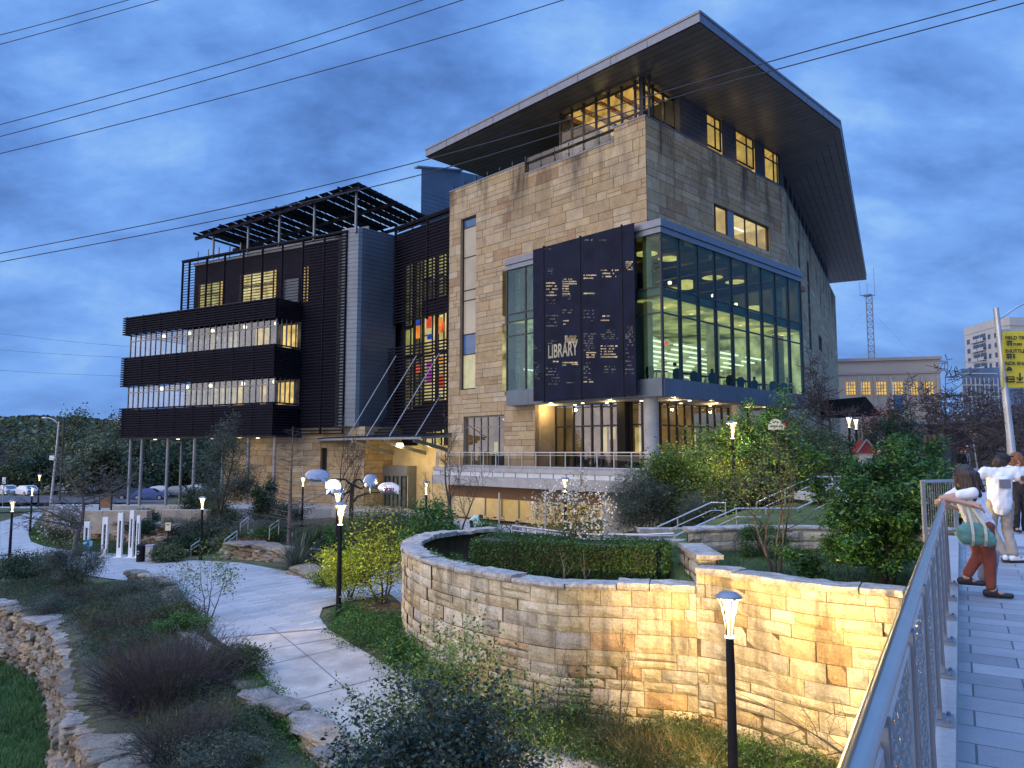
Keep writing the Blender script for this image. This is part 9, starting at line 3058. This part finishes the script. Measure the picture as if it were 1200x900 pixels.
mb = MB().bar((p.x - 0.68, 47.86, 1.55), (p.x, 47.86, 2.42), 0.06, 0.08)
mb.bar((p.x + 0.68, 47.86, 1.55), (p.x, 47.86, 2.42), 0.06, 0.08)
mb.build('barge_board', MT['galv'], kq)
fl_ = thing('red_flag', 'folded red flag beside the gabled stand', 'flag', (p.x + 0.85, 48, 0))
MB().tube([(p.x + 0.85, 48, 0), (p.x + 0.85, 48, 2.3)], 0.02, 6).build('pole', MT['galv'], fl_)
MB().rbox((p.x + 0.72, 48, 1.5), (0.24, 0.1, 1.1), 0.2, None, (0, 0.15)).build('cloth', MT['sign_red2'], fl_)
for (px_, lab) in ((1086, 'first dark timber post in the row by the kiosk'), (1091, 'second dark timber post in the row by the kiosk'), (1096, 'pale timber post in the row by the kiosk')):
 p = at(px_, 540, 44)
 tag(MB().lathe([(0.12, 0), (0.12, 2.6), (0.08, 2.66), (0, 2.66)], (p.x, 44, -0.05), 8).build('timber_post', MT['wood'] if px_ > 1095 else MT['bark']), lab, 'post')
rail_run('plaza_handrail', 'level handrail at the top of the steps before the conifer', [V((17.0, 33.5, 1.06)), V((19.6, 36.5, 1.06)), V((21.5, 38.5, 1.06))], [(V((17.0, 33.5, 1.06)), 1.0), (V((19.6, 36.5, 1.06)), 1.0), (V((21.5, 38.5, 1.06)), 1.0)])
# ---- street trees
for (px_, Y, h, sp, sd, lab, r0) in ((970, 54, 8.6, 7.0, 301, 'large twiggy bare tree at the library corner', 0.18), (1098, 44, 6.9, 6.4, 302, 'tall bare street tree before the tan block', 0.15), (1070, 60, 7.0, 5.5, 303, 'bare street tree before the yellow windows', 0.14),
  (1150, 46, 5.6, 5.0, 304, 'bare street tree behind the no entry sign', 0.13), (1186, 36, 4.8, 4.4, 305, 'bare street tree behind the yellow banner', 0.12), (1128, 62, 6.0, 5.5, 306, 'bare street tree farther along the street', 0.14), (1212, 44, 6.5, 5.5, 307, 'bare street tree at the edge of view by the stair', 0.14)):
 bare_tree('bare_tree', lab, ((px_ - 600) / 873.7 * Y, Y, -0.1), h, sp, sd, bark='twig', r0=r0, levels=4, kids=(4, 5), trunk_h=0.35, minr=0.02, group='bare trees along the street')
broad_tree('street_tree', 'thin leaved tree with a rusty tinge above the gabled stand', 'tree', ((1032 - 600) / 873.7 * 58, 58, -0.1), 5.6, 3.4, 311, 'leaf_red', r0=0.1, nl=1800, lsize=0.16, levels=3, kids=(4, 5), sig=0.25, trunk_h=0.4, minr=0.012)
broad_tree('street_tree', 'small green street tree behind the two people in black', 'tree', ((1052 - 600) / 873.7 * 56, 56, -0.1), 4.6, 4.6, 312, 'leaf_dark', r0=0.1, nl=7000, lsize=0.17, levels=3, kids=(4, 5), sig=0.3, trunk_h=0.4, minr=0.012)
bush('dark_conifer', 'dark conifer mass under the bare tree at the library corner', ((972 - 600) / 873.7 * 50, 50, -0.2), (4.2, 3.4, 2.9), 313, 'leaf_dark', nl=14000, lsize=0.16, nclump=70, cat='shrub')
bush('dark_shrub', 'dark shrub beside the twin plaza lamps', ((948 - 600) / 873.7 * 47, 47, -0.3), (4.0, 3.0, 2.4), 314, 'leaf_dark', nl=9000, lsize=0.16, nclump=60)
# ---- left: street lamp, trees, hills, cars
x, Y = (66 - 600) / 873.7 * 76, 76.0
z = gz1(x, Y)
sl = thing('street_lamp', 'tall grey street lamp with curved arm before the wood', 'street light', (x, Y, z))
zt = at(67, 494, Y).z
MB().tube([(x - 0.35, Y, z), (x, Y, zt - 3), (x + 0.1, Y, zt)], [0.13, 0.1, 0.08], 10).build('pole', MT['galv'], sl)
MB().tube([at(67, 496, Y), at(63, 492, Y), at(58, 490, Y), at(53, 490.5, Y)], 0.06, 8).build('arm', MT['galv'], sl)
e = at(52.5, 490, Y)
MB().ball(e, 0.25, 10, 6, (1.4, 0.8, 0.5)).build('lamp_head', MT['galv'], sl)
e = at(61.5, 536.5, Y)
MB().rbox((e.x, Y, e.z), (0.5, 0.25, 0.45)).build('camera_box', MT['white'], sl)
x = (73 - 600) / 873.7 * 95
tag(MB().tube([(x, 95, -5), (x, 95, at(73, 491, 95).z)], 0.12, 8).build('utility_pole', MT['bark']), 'slim dark utility pole behind the street lamp', 'pole')
p = at(5, 563, 88)
s_ = thing('parking_sign', 'small pale blue sign on a post by the parked cars', 'traffic sign', (p.x, 88, -4.6))
MB().tube([(p.x, 88, -4.8), (p.x, 88, p.z)], 0.04, 6).build('post', MT['galv'], s_)
MB().rbox((p.x, 87.95, p.z), (0.4, 0.03, 0.75)).build('panel', MT['white'], s_)
bare_tree('bare_tree', 'tall dark bare tree at the far view edge over the cars', ((0 - 600) / 873.7 * 82, 82, -4.8), 8.6, 6.0, 321, bark='twig', r0=0.2, levels=4, kids=(4, 5), trunk_h=0.35, minr=0.018)
labsT = ['brownish broad tree crown at the left of the wood', 'tall pale green tree crown in the wood', 'dark evergreen crown next to the wing', 'olive tree crown over the street lamp', 'green tree seen between the wing columns', 'dense green tree behind the wing columns', 'small grey green tree over the parked cars', 'greyish tree behind the ledge', 'tree with thin top above the wood', 'dark green tree at the end of the columns', 'far rounded tree on the slope', 'low tree beside the far lamp']
LT = [(45, 135, 9.5, 14, 'leaf_olive'), (105, 140, 12.6, 15, 'leaf_far'), (140, 120, 10.6, 13, 'leaf_far'), (80, 128, 10.0, 12, 'leaf_olive'), (182, 120, 9.0, 12, 'leaf_far'), (222, 112, 8.5, 12, 'leaf_dark'), (20, 150, 8.5, 13, 'leaf_grey'), (120, 108, 8.0, 9, 'leaf_far'),
  (92, 160, 15.0, 12, 'leaf_olive'), (255, 118, 8.5, 12, 'leaf_far'), (5, 170, 9.0, 16, 'leaf_far'), (62, 118, 7.0, 9, 'leaf_dark')]
for i, (px_, Y, h, w, lf) in enumerate(LT):
 x = (px_ - 600) / 873.7 * Y
 broad_tree('woodland_tree', labsT[i], 'tree', (x, Y, -4.9), h, w, 330 + i, lf, r0=0.3, nl=6500, lsize=0.55, levels=3, kids=(4, 6), sig=0.75, trunk_h=0.2, group='trees of the wood beyond the street', minr=0.03)
g = np.random.default_rng(350)
n = 22000
xx = g.uniform(-170, -38, n)
yy = g.uniform(146, 190, n)
zz = -5 + 8.5 * np.sqrt(g.random(n)) * (0.75 + 0.25 * np.sin(xx * 0.25) * np.cos(xx * 0.11 + 1))
struct(leaf_mesh('far_wood', np.stack([xx, yy, zz], 1), 1.5, MT['leaf_far'], None, g, narrow=0.7), 'stuff')
mb = MB()
HN = 60
hx = np.linspace(-1400, 500, HN)
hz = 9 + 34 * np.exp(-((hx + 620) / 260) ** 2) + 12 * np.exp(-((hx + 250) / 150) ** 2) + 3 * np.sin(hx * 0.021)
for i in range(HN - 1):
 a, c = (hx[i], 900), (hx[i + 1], 900)
 mb.quad((a[0], 760, -6), (c[0], 760, -6), (c[0], 900, hz[i + 1]), (a[0], 900, hz[i]))
 mb.quad((a[0], 900, hz[i]), (c[0], 900, hz[i + 1]), (c[0], 1200, -6), (a[0], 1200, -6))
MT['hill'] = M('hill_wood', (0.028, 0.045, 0.05), rough=1.0, var=0.4, scale=0.03)
struct(mb.build('hill', MT['hill']))
g = np.random.default_rng(351)
n = 9000
xx = g.uniform(-900, -150, n)
hh = np.interp(xx, hx, hz)
t = g.random(n) ** 0.5
struct(leaf_mesh('hill_trees', np.stack([xx, 760 + 140 * t, -6 + (hh + 6) * t + g.uniform(0, 2.5, n)], 1), 7, MT['leaf_far'], None, g, narrow=0.8), 'stuff')
# ---- parked cars
def car_proto():
 th = thing('parked_car', 'car', 'car', (0, 0, 0), 'cars parked along the street')
 prof = [(-2.15, 0.35), (-2.2, 0.75), (-2.05, 0.95), (-1.75, 1.0), (-1.2, 1.42), (-0.5, 1.5), (0.35, 1.46), (1.0, 1.05), (1.85, 0.92), (2.15, 0.75), (2.2, 0.4), (2.0, 0.28), (-2.0, 0.28)]
 n = len(prof)
 vs, fs = [], []
 for y, k in ((-0.86, 0.0), (-0.8, 1.0), (0.8, 1.0), (0.86, 0.0)):
  for (x, z) in prof:
   tz = max(0, z - 0.95) * 0.3
   yy_ = y - math.copysign(tz, y) * (1 if True else 0)
   vs.append((x, yy_, z))
 for r in range(3):
  for i in range(n):
   fs.append((r * n + i, r * n + (i + 1) % n, (r + 1) * n + (i + 1) % n, (r + 1) * n + i))
 fs += [tuple(range(n - 1, -1, -1)), tuple(3 * n + i for i in range(n))]
 body = MB().add(vs, fs).build('body', MT['car_white'], th)
 for s in (-1, 1):
  y = s * 0.775
  MB().add([(-1.45, y * 1.03, 1.04), (0.82, y * 1.03, 1.04), (0.28, y * 0.91, 1.38), (-1.08, y * 0.91, 1.38)], [(0, 1, 2, 3)]).build('side_window', MT['car_glass'], th)
  for x in (-1.35, 1.35):
   w = MB().tube([(x, s * 0.72, 0.33), (x, s * 0.9, 0.33)], 0.33, 16).build('wheel', MT['rubber'], th)
   MB().tube([(x, s * 0.9, 0.33), (x, s * 0.91, 0.33)], 0.2, 12).build('rim', MT['galv'], w)
 MB().add([(-2.0, -0.62, 1.0), (-2.0, 0.62, 1.0), (-1.28, 0.55, 1.42), (-1.28, -0.55, 1.42)], [(0, 1, 2, 3)]).build('rear_window', MT['car_glass'], th)
 MB().add([(1.06, -0.66, 1.06), (1.06, 0.66, 1.06), (0.45, 0.58, 1.45), (0.45, -0.58, 1.45)], [(0, 1, 2, 3)]).build('windscreen', MT['car_glass'], th)
 for s in (-1, 1):
  MB().rbox((2.17, s * 0.6, 0.68), (0.06, 0.34, 0.14)).build('headlight', MT['white'], th)
  MB().rbox((-2.18, s * 0.62, 0.78), (0.06, 0.3, 0.14)).build('tail_light', MT['sign_red2'], th)
 return th
MT['car_white'] = M('car_white', (0.62, 0.64, 0.68), rough=0.25, var=0.03)
MT['car_dark'] = M('car_dark', (0.04, 0.05, 0.07), rough=0.25, var=0.05)
MT['car_blue'] = M('car_blue', (0.08, 0.12, 0.28), rough=0.25, var=0.05)
MT['car_silver'] = M('car_silver', (0.3, 0.32, 0.35), rough=0.25, metal=0.5, var=0.05)
MT['car_glass'] = M('car_glass', (0.02, 0.025, 0.03), rough=0.08, spec=0.6)
CP0 = car_proto()
CARS = [(9, 108, 2.6, 'car_white', 'white car parked nearest the view edge beyond the street'), (33, 107, 2.6, 'car_white', 'second white car parked beside the first'), (-16, 110, 2.6, 'car_silver', 'silver car partly out of view at the row end'),
  (94, 112, 0.3, 'car_white', 'white car standing behind the bare lawn tree'), (74, 116, 0.1, 'car_silver', 'silver car behind the far lamps'), (160, 100, 0.25, 'car_dark', 'dark car parked beyond the stone benches'), (178, 98, 0.2, 'car_blue', 'blue car parked behind the first wing column'),
  (192, 104, 0.2, 'car_white', 'white car between the paired wing columns'), (214, 102, 0.15, 'car_silver', 'silver car parked right of the paired columns'), (234, 104, 0.1, 'car_white', 'white car parked farthest under the wing')]
for i, (px_, Y, rz, mname, lab) in enumerate(CARS):
 loc = ((px_ - 600) / 873.7 * Y, Y, gz1((px_ - 600) / 873.7 * Y, Y) + 0.02)
 if Y > 106.5:
  loc = (loc[0], loc[1], max(loc[2], -4.6))
 if i == 0:
  o = CP0
  o.location = loc
  o.rotation_euler = (0, 0, rz)
  o['label'] = lab
 else:
  o = dup(CP0, loc, rz, lab)
 if mname != 'car_white':
  for ch in o.children:
   if ch.name.startswith('body'):
    ch.data = ch.data.copy()
    ch.data.materials[0] = MT[mname]
